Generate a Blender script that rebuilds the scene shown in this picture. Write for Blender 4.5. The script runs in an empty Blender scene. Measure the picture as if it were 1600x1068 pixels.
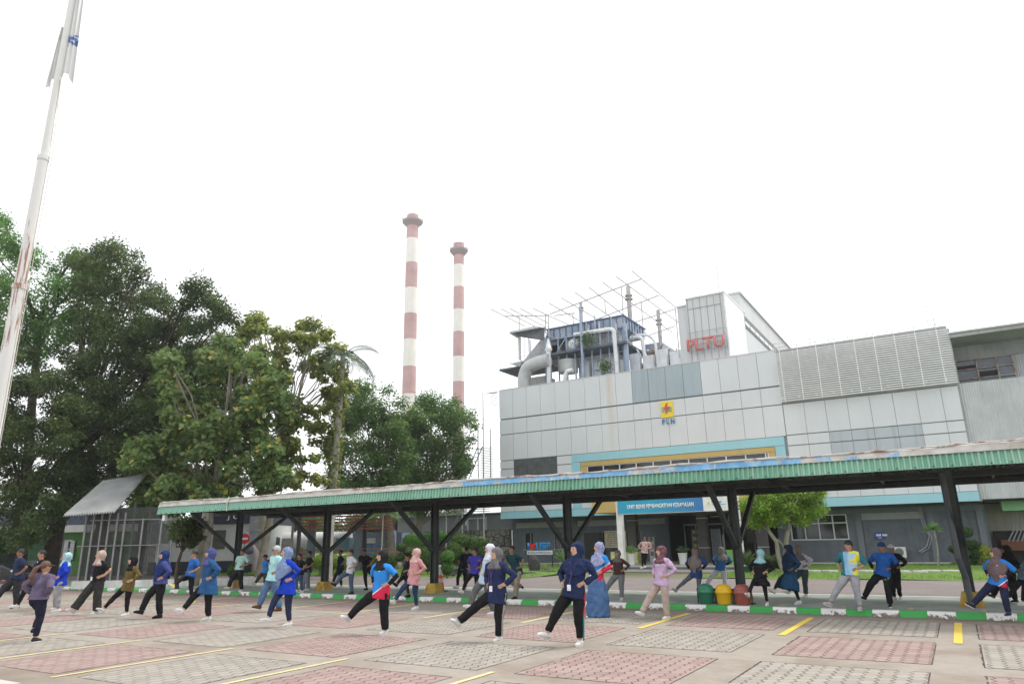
import bpy, bmesh, math, random
import numpy as np
from mathutils import Vector, Matrix
random.seed(7); RNG = np.random.default_rng(7)
R_ = math.radians
scn = bpy.context.scene
COL = scn.collection
# ------------------------------------------------------------------ camera
CX, CY, F, CH = 800., 534., 1098., 1.75          # photograph is 1600 x 1068
def _d(px, py):
    v = np.array([(px-CX)/F, -(py-CY)/F, -1.]); return v/np.linalg.norm(v)
_yw = _d(1497, 832); _xw = -_d(-1080, 882)
_zw = np.cross(_xw, _yw); _zw /= np.linalg.norm(_zw)
_xw = np.cross(_yw, _zw); _xw /= np.linalg.norm(_xw)
RW = np.array([_xw, _yw, _zw]); CAM = np.array([0, 0, CH])
cd = bpy.data.cameras.new('camera'); cam = bpy.data.objects.new('camera', cd); COL.objects.link(cam)
cam.matrix_world = Matrix([list(RW[i])+[CAM[i]] for i in range(3)]+[[0, 0, 0, 1]])
cd.sensor_width = 36; cd.lens = F/1600*36; cd.clip_end = 3000; scn.camera = cam
# surveying helpers: where a sight line meets the ground / a wall plane
def ray(px, py): return RW @ _d(px, py)
def G(px, py, z=0.):
    r = ray(px, py); return CAM + (z-CH)/r[2]*r
def Yp(px, py, y):
    r = ray(px, py); return CAM + y/r[1]*r
def DP(px, py, depth):
    return CAM + RW @ (np.array([(px-CX)/F, -(py-CY)/F, -1.])*depth)
# ------------------------------------------------------------------ sky, sun, exposure
SUN_EL, SUN_ROT = R_(58), R_(35)                 # sun behind thin cloud, up and to the right behind the plant
world = bpy.data.worlds.new("World"); scn.world = world; world.use_nodes = True
wn = world.node_tree; wn.nodes.clear()
wo = wn.nodes.new('ShaderNodeOutputWorld'); bg = wn.nodes.new('ShaderNodeBackground')
sk = wn.nodes.new('ShaderNodeTexSky'); sk.sky_type = 'NISHITA'; sk.sun_disc = False
sk.sun_elevation = SUN_EL; sk.sun_rotation = SUN_ROT; sk.air_density = 1.2; sk.dust_density = 4
mx = wn.nodes.new('ShaderNodeMix'); mx.data_type = 'RGBA'; mx.inputs[0].default_value = 0.85
wn.links.new(sk.outputs[0], mx.inputs[6]); mx.inputs[7].default_value = (11.3, 11.4, 11.6, 1)   # flat white cloud cover
wn.links.new(mx.outputs[2], bg.inputs[0]); bg.inputs[1].default_value = 0.1
wn.links.new(bg.outputs[0], wo.inputs[0])
sl = bpy.data.lights.new('sun', 'SUN'); sl.energy = 1.5; sl.angle = R_(10); sl.color = (1, .96, .9)
so = bpy.data.objects.new('sun', sl); COL.objects.link(so)
sdir = Vector((math.sin(SUN_ROT)*math.cos(SUN_EL), math.cos(SUN_ROT)*math.cos(SUN_EL), math.sin(SUN_EL)))
so.rotation_euler = sdir.to_track_quat('Z', 'Y').to_euler()
scn.view_settings.view_transform = 'Standard'; scn.view_settings.look = 'None'
scn.view_settings.exposure = 0.62; scn.view_settings.gamma = 1
# ------------------------------------------------------------------ node material kit
class NM:
    def __init__(s, name, rough=.8, metal=0., spec=.4):
        s.m = bpy.data.materials.new(name); s.m.use_nodes = True; s.t = s.m.node_tree
        s.b = s.t.nodes['Principled BSDF']; s.b.inputs['Roughness'].default_value = rough
        s.b.inputs['Metallic'].default_value = metal; s.b.inputs['Specular IOR Level'].default_value = spec
        s._c = None
    def n(s, t, **k):
        x = s.t.nodes.new(t)
        for a, b in k.items(): setattr(x, a, b)
        return x
    def L(s, a, b):
        if isinstance(a, (int, float)): b.default_value = a
        elif isinstance(a, (tuple, list)): b.default_value = tuple(a)+((1,) if len(a) == 3 and len(b.default_value) == 4 else ())
        else: s.t.links.new(a, b)
    def co(s):
        if s._c is None: s._c = s.n('ShaderNodeTexCoord').outputs['Object']
        return s._c
    def xyz(s):
        x = s.n('ShaderNodeSeparateXYZ'); s.L(s.co(), x.inputs[0]); return x.outputs
    def M(s, op, a, b=0., c=0.):
        x = s.n('ShaderNodeMath', operation=op); s.L(a, x.inputs[0]); s.L(b, x.inputs[1]); s.L(c, x.inputs[2]); return x.outputs[0]
    def comb(s, a, b, c=0.):
        x = s.n('ShaderNodeCombineXYZ'); s.L(a, x.inputs[0]); s.L(b, x.inputs[1]); s.L(c, x.inputs[2]); return x.outputs[0]
    def noise(s, scale, detail=4, rough=.6, stretch=None, vec=None):
        v = vec or s.co()
        if stretch:
            mp = s.n('ShaderNodeMapping'); s.L(v, mp.inputs[0]); mp.inputs['Scale'].default_value = stretch; v = mp.outputs[0]
        x = s.n('ShaderNodeTexNoise'); s.L(v, x.inputs['Vector']); x.inputs['Scale'].default_value = scale
        x.inputs['Detail'].default_value = detail; x.inputs['Roughness'].default_value = rough; return x.outputs[0]
    def ramp(s, v, a, b, lo=0., hi=1.):
        x = s.n('ShaderNodeMapRange'); s.L(v, x.inputs[0]); x.inputs[1].default_value = a; x.inputs[2].default_value = b
        x.inputs[3].default_value = lo; x.inputs[4].default_value = hi; return x.outputs[0]
    def mix(s, f, a, b):
        x = s.n('ShaderNodeMix', data_type='RGBA'); s.L(f, x.inputs[0]); s.L(a, x.inputs[6]); s.L(b, x.inputs[7]); return x.outputs[2]
    def attr(s, name):
        x = s.n('ShaderNodeAttribute'); x.attribute_name = name; return x.outputs['Fac']
    def col(s, c): s.L(c, s.b.inputs['Base Color']); return s
    def bump(s, h, strength=.3, dist=.02):
        x = s.n('ShaderNodeBump'); x.inputs['Strength'].default_value = strength; x.inputs['Distance'].default_value = dist
        s.L(h, x.inputs['Height']); s.L(x.outputs[0], s.b.inputs['Normal']); return s
def mul(c, k): return tuple(min(1, x*k) for x in c)
_cache = {}
def plain(name, c, rough=.75, var=.12, scale=3., metal=0., bump=.15, spec=.4, streak=0.):
    if name in _cache: return _cache[name]
    m = NM(name, rough, metal, spec)
    nz = m.noise(scale, 5)
    cc = m.mix(m.ramp(nz, .3, .7), mul(c, 1-var), mul(c, 1+var))
    if streak:
        st = m.noise(1.5, 4, .6, stretch=(3, 3, .18)); cc = m.mix(m.ramp(st, .52, .75, 0, streak), cc, mul(c, .45))
    m.col(cc)
    if bump: m.bump(m.noise(scale*9, 3), bump, .01)
    _cache[name] = m.m; return m.m
# ------------------------------------------------------------------ mesh kit
class MB:
    weld = False
    def __init__(s, weld=False): s.v = []; s.f = []; s.mi = []; s.cur = 0; s.weld = weld
    def _add(s, vs, fs):
        o = len(s.v); s.v.extend([tuple(map(float, v)) for v in vs])
        for f in fs: s.f.append([i+o for i in f]); s.mi.append(s.cur)
    def box(s, x0, x1, y0, y1, z0, z1):
        s._add([(x0, y0, z0), (x1, y0, z0), (x1, y1, z0), (x0, y1, z0), (x0, y0, z1), (x1, y0, z1), (x1, y1, z1), (x0, y1, z1)],
               [(0, 3, 2, 1), (4, 5, 6, 7), (0, 1, 5, 4), (1, 2, 6, 5), (2, 3, 7, 6), (3, 0, 4, 7)])
    def quad(s, *p): s._add(p, [tuple(range(len(p)))])
    def slab(s, p, n):              # polygon p pushed along vector n into a closed solid
        k = len(p); p = [np.array(q, float) for q in p]; n = np.array(n, float)
        s._add(list(p)+[q+n for q in p], [tuple(range(k)), tuple(range(2*k-1, k-1, -1))]+[(i, i+k, (i+1) % k+k, (i+1) % k) for i in range(k)])
    def beam(s, a, b, w, h, up=(0, 0, 1)):
        a = np.array(a, float); b = np.array(b, float); t = b-a; t /= np.linalg.norm(t)
        u = np.cross(t, np.array(up, float))
        if np.linalg.norm(u) < 1e-3: u = np.cross(t, np.array([1., 0, 0]))
        u /= np.linalg.norm(u); v = np.cross(u, t)
        c = [(-1, -1), (1, -1), (1, 1), (-1, 1)]
        vs = [a+u*w/2*i+v*h/2*j for i, j in c]+[b+u*w/2*i+v*h/2*j for i, j in c]
        s._add(vs, [(3, 2, 1, 0), (4, 5, 6, 7), (0, 1, 5, 4), (1, 2, 6, 5), (2, 3, 7, 6), (3, 0, 4, 7)])
    def tube(s, pts, rad, n=10, side=None, cap=True):   # rad: list of r or (r_side, r_other)
        pts = [np.array(p, float) for p in pts]; k = len(pts)
        if not isinstance(rad, (list, tuple)): rad = [rad]*k
        ref = np.array(side if side is not None else (.31, .17, .93), float)
        vs = []
        for i, p in enumerate(pts):
            t = pts[min(i+1, k-1)]-pts[max(i-1, 0)]; t /= (np.linalg.norm(t)+1e-9)
            a = ref-t*np.dot(ref, t); na = np.linalg.norm(a)
            if na < 1e-3: a = np.cross(t, (1, 0, 0)); na = np.linalg.norm(a)
            a /= na; b = np.cross(t, a); r = rad[i]
            ra, rb = r if isinstance(r, (tuple, list)) else (r, r)
            if side is None: ref = a
            for j in range(n):
                th = 2*math.pi*j/n; vs.append(p+a*ra*math.cos(th)+b*rb*math.sin(th))
        fs = [(i*n+j, i*n+(j+1) % n, (i+1)*n+(j+1) % n, (i+1)*n+j) for i in range(k-1) for j in range(n)]
        s._add(vs, fs)
        if cap == 'weld' or (cap and s.weld): 
            o = len(s.v)-len(vs)
            for f in (range(n-1, -1, -1), range((k-1)*n, k*n)): s.f.append([o+i for i in f]); s.mi.append(s.cur)
        elif cap: s._add(vs[:n], [tuple(range(n-1, -1, -1))]); s._add(vs[-n:], [tuple(range(n))])
    def ell(s, c, r, ax=None, n=14, m=9):
        c = np.array(c, float); ax = ax if ax is not None else np.eye(3)
        vs = [c+ax[2]*r[2]]
        for i in range(1, m):
            ph = math.pi*i/m
            for j in range(n):
                th = 2*math.pi*j/n
                vs.append(c+ax[0]*r[0]*math.sin(ph)*math.cos(th)+ax[1]*r[1]*math.sin(ph)*math.sin(th)+ax[2]*r[2]*math.cos(ph))
        vs.append(c-ax[2]*r[2]); e = len(vs)-1
        fs = [(0, 1+j, 1+(j+1) % n) for j in range(n)]
        for i in range(m-2):
            a = 1+i*n; fs += [(a+j, a+n+j, a+n+(j+1) % n, a+(j+1) % n) for j in range(n)]
        a = 1+(m-2)*n; fs += [(a+j, e, a+(j+1) % n) for j in range(n)]
        s._add(vs, fs)
    def mesh(s, name, mats):
        me = bpy.data.meshes.new(name); me.from_pydata(s.v, [], s.f)
        for m in (mats if isinstance(mats, (list, tuple)) else [mats]): me.materials.append(m)
        if any(s.mi): me.polygons.foreach_set('material_index', s.mi)
        return me
    def build(s, name, mats, parent=None, smooth=False, loc=None):
        me = s.mesh(name, mats)
        if smooth: me.polygons.foreach_set('use_smooth', [True]*len(me.polygons))
        me.update(); return link(name, me, parent, loc)
def link(name, me, parent=None, loc=None):
    o = bpy.data.objects.new(name, me); COL.objects.link(o)
    if parent is not None:
        o.parent = parent
        w = Vector((0, 0, 0)); q = parent
        while q is not None: w += q.location; q = q.parent
        if loc is None: o.location = -w            # mesh written in world coordinates
        else: o.location = loc
    elif loc is not None: o.location = loc
    return o
def tag(o, label=None, cat=None, group=None, kind=None):
    if label: o['label'] = label
    if cat: o['category'] = cat
    if group: o['group'] = group
    if kind: o['kind'] = kind
    return o
def thing(name, loc, label, cat, group=None):
    o = bpy.data.objects.new(name, None); COL.objects.link(o); o.location = tuple(map(float, loc)); o.empty_display_size = .2
    return tag(o, label, cat, group)
def rebase(o, loc):      # give a one-mesh thing its origin at its base
    loc = Vector(tuple(map(float, loc))); o.data.transform(Matrix.Translation(-loc)); o.location = loc; return o
def struct(o): o['kind'] = 'structure'; return o
def text_mesh(txt, size, depth, mat, bold=False):
    c = bpy.data.curves.new('lettering', 'FONT'); c.body = txt; c.size = size; c.extrude = depth; c.align_x = 'CENTER'
    if bold: c.offset = size*.018
    c.resolution_u = 3
    o = bpy.data.objects.new('lettering', c); COL.objects.link(o)
    dg = bpy.context.evaluated_depsgraph_get(); me = bpy.data.meshes.new_from_object(o.evaluated_get(dg))
    bpy.data.objects.remove(o); bpy.data.curves.remove(c); me.materials.clear(); me.materials.append(mat); return me
def place_text(name, txt, x0, x1, z0, z1, y, mat, parent, depth=.02, bold=False):
    me = text_mesh(txt, 1., .0, mat, bold)
    co = np.zeros(len(me.vertices)*3); me.vertices.foreach_get('co', co); co = co.reshape(-1, 3)
    a, b = co.min(0), co.max(0); out = np.zeros_like(co)
    out[:, 0] = x0+(co[:, 0]-a[0])/(b[0]-a[0])*(x1-x0); out[:, 2] = z0+(co[:, 1]-a[1])/(b[1]-a[1])*(z1-z0); out[:, 1] = y
    me.vertices.foreach_set('co', out.ravel())
    bm = bmesh.new(); bm.from_mesh(me); g = bmesh.ops.extrude_face_region(bm, geom=bm.faces[:])
    bmesh.ops.translate(bm, verts=[q for q in g['geom'] if isinstance(q, bmesh.types.BMVert)], vec=(0, -depth, 0))
    bmesh.ops.recalc_face_normals(bm, faces=bm.faces[:]); bm.to_mesh(me); bm.free(); me.update()
    return link(name, me, parent)
# ------------------------------------------------------------------ ground
def concrete_mat(name, c, dirt, amount=.5):
    m = NM(name, .85)
    a = m.noise(.35, 6, .65); b = m.noise(3.1, 6, .7); c3 = m.noise(40, 3)
    cc = m.mix(m.ramp(b, .3, .72), mul(c, .86), mul(c, 1.1))
    cc = m.mix(m.ramp(a, .46, .68, 0, amount), cc, dirt)
    cc = m.mix(m.ramp(c3, .45, .8, 0, .25), cc, mul(c, .6))
    y = m.xyz()[1]       # silt washed to the low edge by the plinth and along the kerb
    e = m.M('ADD', y, m.M('MULTIPLY', m.noise(1.2, 5), 1.6))
    cc = m.mix(m.ramp(e, 7.3, 6.2, 0, .55), cc, mul(dirt, .8))
    e2 = m.M('ADD', y, m.M('MULTIPLY', m.noise(.8, 5), 1.3))
    cc = m.mix(m.M('MULTIPLY', m.ramp(e2, 18.2, 18.9, 0, .65), m.ramp(y, 18.5, 18.55, 1, 0)), cc, mul(dirt, .9))
    m.col(cc).bump(m.noise(60, 4), .25, .01); return m.m
M_conc = concrete_mat('lot_concrete', (.31, .272, .23), (.175, .13, .095), .85)
def rough_ground():
    m = NM('far_ground', .95); c = m.mix(m.ramp(m.noise(.3), .35, .65), (.09, .12, .05), (.2, .17, .12)); m.col(c); return m.m
g = MB(); g.quad((-320, -50, -.03), (180, -50, -.03), (180, 280, -.03), (-320, 280, -.03)); struct(g.build('ground', rough_ground()))
g = MB(); g.quad((-70, -6, 0), (30, -6, 0), (30, 18.42, 0), (-70, 18.42, 0)); struct(g.build('parking_lot', M_conc))
def paver_mat(name, c1, c2, joint):
    m = NM(name, .85); S = 1/.205
    X, Y, Z = m.xyz()
    px = m.M('MULTIPLY', Y, S); py = m.M('MULTIPLY', X, S)     # hexagons with points towards +-X
    def cell(ox, oy):
        r = 1.7320508
        ax = m.M('SUBTRACT', m.M('FLOORED_MODULO', m.M('ADD', px, ox), 1.), .5)
        ay = m.M('SUBTRACT', m.M('FLOORED_MODULO', m.M('ADD', py, oy), r), r/2)
        return ax, ay, m.M('ADD', m.M('MULTIPLY', ax, ax), m.M('MULTIPLY', ay, ay))
    a = cell(100., 173.20508); b = cell(100.5, 173.20508+.8660254)
    pick = m.M('LESS_THAN', a[2], b[2])
    gx = m.M('ADD', m.M('MULTIPLY', a[0], pick), m.M('MULTIPLY', b[0], m.M('SUBTRACT', 1., pick)))
    gy = m.M('ADD', m.M('MULTIPLY', a[1], pick), m.M('MULTIPLY', b[1], m.M('SUBTRACT', 1., pick)))
    ax = m.M('ABSOLUTE', gx); ay = m.M('ABSOLUTE', gy)
    diag = m.M('ADD', m.M('MULTIPLY', ax, .5), m.M('MULTIPLY', ay, .8660254))
    nz = m.noise(22, 3); wob = m.M('MULTIPLY', m.M('SUBTRACT', nz, .5), .05)
    jf = m.ramp(m.M('ADD', ax, wob), .462, .478)      # flats: tight joints
    jd = m.ramp(m.M('ADD', diag, wob), .442, .462)    # zig-zag joints: wide and dark
    idv = m.comb(m.M('SUBTRACT', px, gx), m.M('SUBTRACT', py, gy))
    wn_ = m.n('ShaderNodeTexWhiteNoise', noise_dimensions='2D')
    rd = m.n('ShaderNodeVectorMath', operation='SNAP'); m.L(m.n('ShaderNodeVectorMath').outputs[0], rd.inputs[0])
    rr = m.n('ShaderNodeVectorMath', operation='ADD'); m.L(idv, rr.inputs[0]); rr.inputs[1].default_value = (.02, .02, 0)
    m.L(rr.outputs[0], rd.inputs[0]); rd.inputs[1].default_value = (.25, .25, .25); m.L(rd.outputs[0], wn_.inputs['Vector'])
    cc = m.mix(wn_.outputs['Value'], c1, c2)
    cc = m.mix(m.ramp(m.noise(1.1, 6, .7), .42, .75, 0, .55), cc, (.32, .27, .225))
    cc = m.mix(m.ramp(m.noise(30, 4), .5, .8, 0, .45), cc, mul(c1, .62))
    cc = m.mix(m.M('MULTIPLY', jf, .35), cc, joint)
    gap = m.M('MULTIPLY', jd, m.ramp(m.noise(4, 4), .3, .55, .35, .95))
    cc = m.mix(gap, cc, joint)
    m.col(cc).bump(m.M('SUBTRACT', m.M('MULTIPLY', m.noise(60, 3), .3), jd), .5, .01); return m.m
M_pg = paver_mat('paver_grey', (.262, .24, .205), (.345, .318, .276), (.065, .052, .042))
M_pp = paver_mat('paver_pink', (.262, .18, .162), (.345, .245, .222), (.07, .045, .04))
M_joint = plain('paver_gap', (.06, .048, .04), .95, .4, 2.5)
M_yel = NM('line_yellow', .7)
M_yel.col(M_yel.mix(M_yel.ramp(M_yel.noise(9, 6, .75), .52, .66, 0, .8), (.70, .50, .06), (.42, .36, .29))); M_yel = M_yel.m
M_yel2 = NM('line_yellow_worn', .7)
M_yel2.col(M_yel2.mix(M_yel2.ramp(M_yel2.noise(7, 6, .75), .45, .65, 0, .85), (.66, .54, .24), (.42, .36, .29))); M_yel2 = M_yel2.m
pv = MB(); rows = [(15.13, 17.5), (12.07, 14.42), (9.0, 11.36), (6.1, 8.4)]
for k in range(-5, 24):
    x1 = -.605-2.775*k; x0 = x1-2.125
    if k < 0: x0, x1 = .03-2.775*(k+1), 2.155-2.775*(k+1)
    for r_, (y0, y1) in enumerate(rows):
        if r_ == 3 and k < 2: pass
        pv.cur = 0 if (k+r_) % 2 == 0 else 1
        pv.quad((x0, y0, .004), (x1, y0, .004), (x1, y1, .004), (x0, y1, .004))
        pv.cur = 2; e = .034
        random.seed(k*7+r_)
        for (a0, a1, b0, b1) in ((x0-e, x1, y1, y1+e*.8), (x0-e*.8, x0, y0, y1), (x1, x1+e*.45, y0, y1+e*.5), (x0, x1, y0-e*.3, y0)):
            n = 12
            for i in range(n):       # ragged broken joint strip
                w = random.uniform(.5, 1.15)
                if random.random() < .08: continue
                if a1-a0 > b1-b0:
                    xa, xb = a0+(a1-a0)*i/n, a0+(a1-a0)*(i+1)/n; pv.quad((xa, b0, .005), (xb, b0, .005), (xb, b0+(b1-b0)*w, .005), (xa, b0+(b1-b0)*w, .005))
                else:
                    ya, yb = b0+(b1-b0)*i/n, b0+(b1-b0)*(i+1)/n; pv.quad((a1-(a1-a0)*w, ya, .005), (a1, ya, .005), (a1, yb, .005), (a1-(a1-a0)*w, yb, .005))
struct(pv.build('paving', [M_pg, M_pp, M_joint]))
ln = MB()
for k in range(-4, 20):
    x = -.285-2.78*k; ln.cur = 0 if k < 3 else 1
    ln.quad((x-.065, 14.42, .008), (x+.065, 14.42, .008), (x+.065, 17.66, .008), (x-.065, 17.66, .008))
    if k >= 1:
        ln.cur = 1; ln.quad((x-.045, 5.9, .008), (x+.045, 5.9, .008), (x+.045, 8.98, .008), (x-.045, 8.98, .008))
struct(ln.build('parking_line', [M_yel, M_yel2]))
# kerb, painted in green and white blocks
def kerb_paint(name, c, under, wear):
    m = NM(name, .6); z = m.xyz()[2]
    n = m.M('ADD', m.noise(9, 5, .75), m.M('MULTIPLY', z, -1.6))
    m.col(m.mix(m.ramp(n, wear, wear+.06), c, under)).bump(m.noise(40), .3, .01); return m.m
M_kg = kerb_paint('kerb_green', (.045, .33, .075), (.09, .13, .08), .56)
M_kw = kerb_paint('kerb_white', (.70, .70, .67), (.16, .14, .12), .42)
kb = MB(); x = 12.; i = 0
prof = [(18.42, 0), (18.43, .10), (18.46, .13), (18.60, .135), (18.60, 0)]
random.seed(3)
while x > -62:
    w = .535 if x > -30 else .6
    x2 = x-w; kb.cur = i % 2
    g_ = .006
    p0 = [(x-g_, a+random.uniform(-.003, .003), b) for a, b in prof]
    kb.slab(p0, (-(w-g_), 0, 0)); x = x2; i += 1
struct(kb.build('kerb', [M_kg, M_kw]))
def platform_mat():
    m = NM('platform_floor', .8)
    cc = m.mix(m.ramp(m.noise(1.2, 6, .7), .4, .66), (.34, .36, .32), (.20, .27, .225))
    cc = m.mix(m.ramp(m.noise(5, 5), .55, .8, 0, .5), cc, (.17, .15, .12)); m.col(cc).bump(m.noise(30), .2, .01); return m.m
pf = MB(); pf.box(-60, 14, 18.60, 22.85, 0, .12); struct(pf.build('platform', platform_mat()))
pf = MB(); pf.box(-60, 14, 22.85, 23.02, 0, .124)
struct(pf.build('platform_edge', plain('edge_white', (.62, .62, .58), .8, .2, 4)))
pl = MB()
for k in range(-4, 12):
    x = -.28-2.78*k*.5-.9; pl.quad((x-.05, 18.75, .128), (x+.05, 18.75, .128), (x+.05, 19.35, .128), (x-.05, 19.35, .128))
struct(pl.build('platform_line', plain('line_faded', (.5, .40, .25), .8, .3, 6)))
def asphalt_mat():
    m = NM('asphalt', .9)
    c = m.mix(m.ramp(m.noise(.5, 6, .7), .4, .65), (.205, .175, .165), (.28, .24, .225))
    c = m.mix(m.ramp(m.noise(120, 2), .35, .7), mul((.2, .17, .16), .7), c); m.col(c).bump(m.noise(90, 3), .5, .02); return m.m
rd = MB(); rd.quad((-150, 23.02, .0), (60, 23.02, .0), (60, 33.0, .0), (-150, 33.0, .0)); struct(rd.build('road', asphalt_mat()))
def lawn_mat():
    m = NM('lawn', .9)
    c = m.mix(m.ramp(m.noise(1.1, 6, .7), .35, .65), (.13, .24, .04), (.24, .36, .06)); c = m.mix(m.ramp(m.noise(14, 5), .4, .7), mul((.12, .22, .04), .7), c)
    m.col(c).bump(m.noise(60, 3), .8, .04); return m.m
M_lawn = lawn_mat()
lw = MB()
lawns = [(-10.6, 30, 32.9, 48.6), (-33.5, -18.6, 31.6, 48.4), (-60, -33.5, 31.2, 44), ]
for x0, x1, y0, y1 in lawns:
    nx, ny = 24, 12; 
    P = [[(x0+(x1-x0)*i/nx, y0+(y1-y0)*j/ny, .02+.06*min(1, j/3)+.025*math.sin(i*1.7+j)) for i in range(nx+1)] for j in range(ny+1)]
    for j in range(ny):
        for i in range(nx): lw.quad(P[j][i], P[j][i+1], P[j+1][i+1], P[j+1][i])
struct(lw.build('lawn', M_lawn))
# grass blades on the lawn
def blades(n, regs, hgt):
    v = []; f = []
    A = np.array([(b-a)*(d-c) for a, b, c, d in regs]); A = A/A.sum()
    for q, (x0, x1, y0, y1) in enumerate(regs):
        m_ = int(n*A[q]); xs = RNG.uniform(x0, x1, m_); ys = y0+(y1-y0)*RNG.random(m_)**1.6; hs = hgt*RNG.uniform(.5, 1.3, m_); an = RNG.uniform(0, 6.28, m_)
        for x, y, h, a in zip(xs, ys, hs, an):
            o = len(v); dx, dy = .02*math.cos(a), .02*math.sin(a)
            v += [(x-dx, y-dy, .05), (x+dx, y+dy, .05), (x+dx*2, y-dy, .05+h)]; f.append((o, o+1, o+2))
    me = bpy.data.meshes.new('grass'); me.from_pydata(v, [], f)
    m = NM('grass_blade', .8); m.col(m.mix(m.ramp(m.noise(2, 5), .35, .65), (.13, .26, .03), (.27, .42, .07))); me.materials.append(m.m)
    return link('grass', me)
tag(blades(26000, lawns, .1), 'short bright green grass covering the lawns in front of the building', 'grass', kind='stuff')
# flag plinth, bottom left corner
pb = MB(); pb.box(-16.5, -11.25, 1.2, 5.44, 0, .02); o = pb.build('flagpole_plinth', plain('plinth_white', (.46, .42, .40), .8, .1, 2)); rebase(o, (-13.5, 3.3, 0))
tag(o, 'white painted plinth corner in the bottom left foreground', 'plinth')
# stepping stones
random.seed(12)
for i, (px, py) in enumerate([(1296, 892), (1352, 892), (1391, 893), (1414, 893), (1436, 893), (1458, 892), (1484, 892), (1272, 892), (1244, 893)]):
    c = G(px, py, .1); m_ = MB(); n = 9
    m_.slab([(c[0]+.42*math.cos(6.28*k/n)*random.uniform(.8, 1.1), c[1]+.32*math.sin(6.28*k/n)*random.uniform(.8, 1.1), .07) for k in range(n)], (0, 0, .09))
    o = m_.build('stepping_stone', plain('step_stone', (.5, .5, .44), .8, .2, 4)); rebase(o, (c[0], c[1], .07))
    tag(o, ['stepping stone left of the man in the yellow shirt', 'stepping stone between the yellow shirt and the blue tee', 'stepping stone just right of the white cap person', 'second stepping stone right of the white cap person', 'stepping stone under the spiky dracaena, left one', 'stepping stone right of the spiky dracaena stem', 'stepping stone nearest the right canopy post', 'stepping stone right of the woman with the wide grey headscarf', 'stepping stone behind the wide grey headscarf'][i], 'stone', 'stepping stones across the right lawn')
# ------------------------------------------------------------------ carport canopy
M_steel = plain('dark_steel', (.035, .042, .042), .55, .25, 5, bump=.1)
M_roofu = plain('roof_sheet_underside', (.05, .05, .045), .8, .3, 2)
def green_mat():
    m = NM('fascia_green', .55)
    st = m.noise(2.2, 5, .7, stretch=(6, 6, .5)); b = m.noise(.25, 3)
    c = m.mix(m.ramp(b, .4, .62), (.15, .36, .25), (.25, .48, .36))
    x = m.xyz()[0]; c = m.mix(m.ramp(x, -12, -22, 0, .6), c, (.26, .50, .40))
    c = m.mix(m.ramp(st, .5, .74, 0, .7), c, (.46, .50, .42)); c = m.mix(m.ramp(m.noise(3, 5, .7, stretch=(5, 5, .6)), .64, .72, 0, .8), c, (.17, .10, .06))
    m.col(c); return m.m
def flash_mat():
    m = NM('flashing_paint', .6); x = m.xyz()[0]
    n1 = m.M('ADD', m.noise(1.6, 8, .8), 0.)
    blue = m.mix(m.ramp(m.noise(3, 4), .4, .6), (.12, .29, .50), (.20, .40, .58)); white = m.mix(m.ramp(m.noise(2.5, 6), .4, .65), (.50, .49, .45), (.34, .32, .28))
    lim = m.M('ADD', m.M('ADD', m.ramp(x, -17, -12, .9, .475), 0.), m.ramp(x, -.9, .3, 0, .3))
    c = m.mix(m.M('GREATER_THAN', m.M('SUBTRACT', m.M('ADD', n1, .5), lim), .5), white, blue)
    c = m.mix(m.ramp(m.noise(3.5, 8, .8), .62, .66), c, (.33, .14, .09))
    m.col(c).bump(n1, .4, .03); return m.m
cp = thing('carport_canopy', (-13, 20.3, .12), 'long carport canopy with green corrugated fascia and peeling blue flashing on dark posts', 'canopy')
X0, X1 = -27.78, 8.0; YF, YB = 17.6, 23.2
# corrugated fascia: one folded sheet
fa = MB(); pit = .115; n = int((X1-X0)/pit*4); pts = []
for i in range(n+1):
    x = X0+(X1-X0)*i/n; ph = i % 4; d = (0, .05, .05, 0)[ph]; pts.append((x, YF+d))
for i in range(n):
    (xa, da), (xb, db) = pts[i], pts[i+1]
    fa.quad((xa, da, 3.085), (xb, db, 3.085), (xb, db-.0+.05, 3.385), (xa, da+.05, 3.385))
o = fa.build('fascia', green_mat(), cp)
sm = o.modifiers.new('thickness', 'SOLIDIFY'); sm.thickness = .006
# flashing: folded sheet with dents
fl = MB(); n = 140; random.seed(5)
P = []
for i in range(n+1):
    x = X0+(X1-X0)*i/n; j = random.uniform(-.012, .012); w = .028*math.sin(x*.9)+.018*math.sin(x*2.7)
    P.append([(x, YF+.02, 3.375), (x, YF+.05+j, 3.44+j*.6), (x, YF+.09, 3.52+w*.4+j*.6), (x, YF+.2, 3.545+w*.4), (x, YF+.6, 3.50)])
for i in range(n):
    for k in range(4):
        fl.quad(P[i][k], P[i+1][k], P[i+1][k+1], P[i][k+1])
fl.quad(*[p for p in P[0]]); fl.build('flashing', flash_mat(), cp)
rl = MB(); random.seed(8)   # rusty, lumpy top edge
pp = []
x = X0
while x < X1: pp.append((x, YF+.08, 3.54+.018*math.sin(x*.9)+random.uniform(-.01, .014))); x += .25
rl.tube(pp, [random.uniform(.012, .035) for _ in pp], 6)
rm = NM('edge_rust', .8); rm.col(rm.mix(rm.ramp(rm.noise(2.2, 5, .7), .40, .50), (.26, .13, .10), (.50, .49, .46))); rl.build('roof_edge', rm.m, cp)
rf = MB(); n = int((X1-X0)/.2)
for i in range(n):
    xa, xb = X0+(X1-X0)*i/n, X0+(X1-X0)*(i+1)/n; xm = (xa+xb)/2
    for (u, v_, zu, zv) in ((xa, xm, 0, .05), (xm, xb, .05, 0)):
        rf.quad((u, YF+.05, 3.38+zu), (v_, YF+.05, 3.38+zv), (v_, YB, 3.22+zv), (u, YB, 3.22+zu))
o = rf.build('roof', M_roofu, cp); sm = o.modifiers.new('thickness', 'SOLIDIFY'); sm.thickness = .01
fr = MB()
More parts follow.
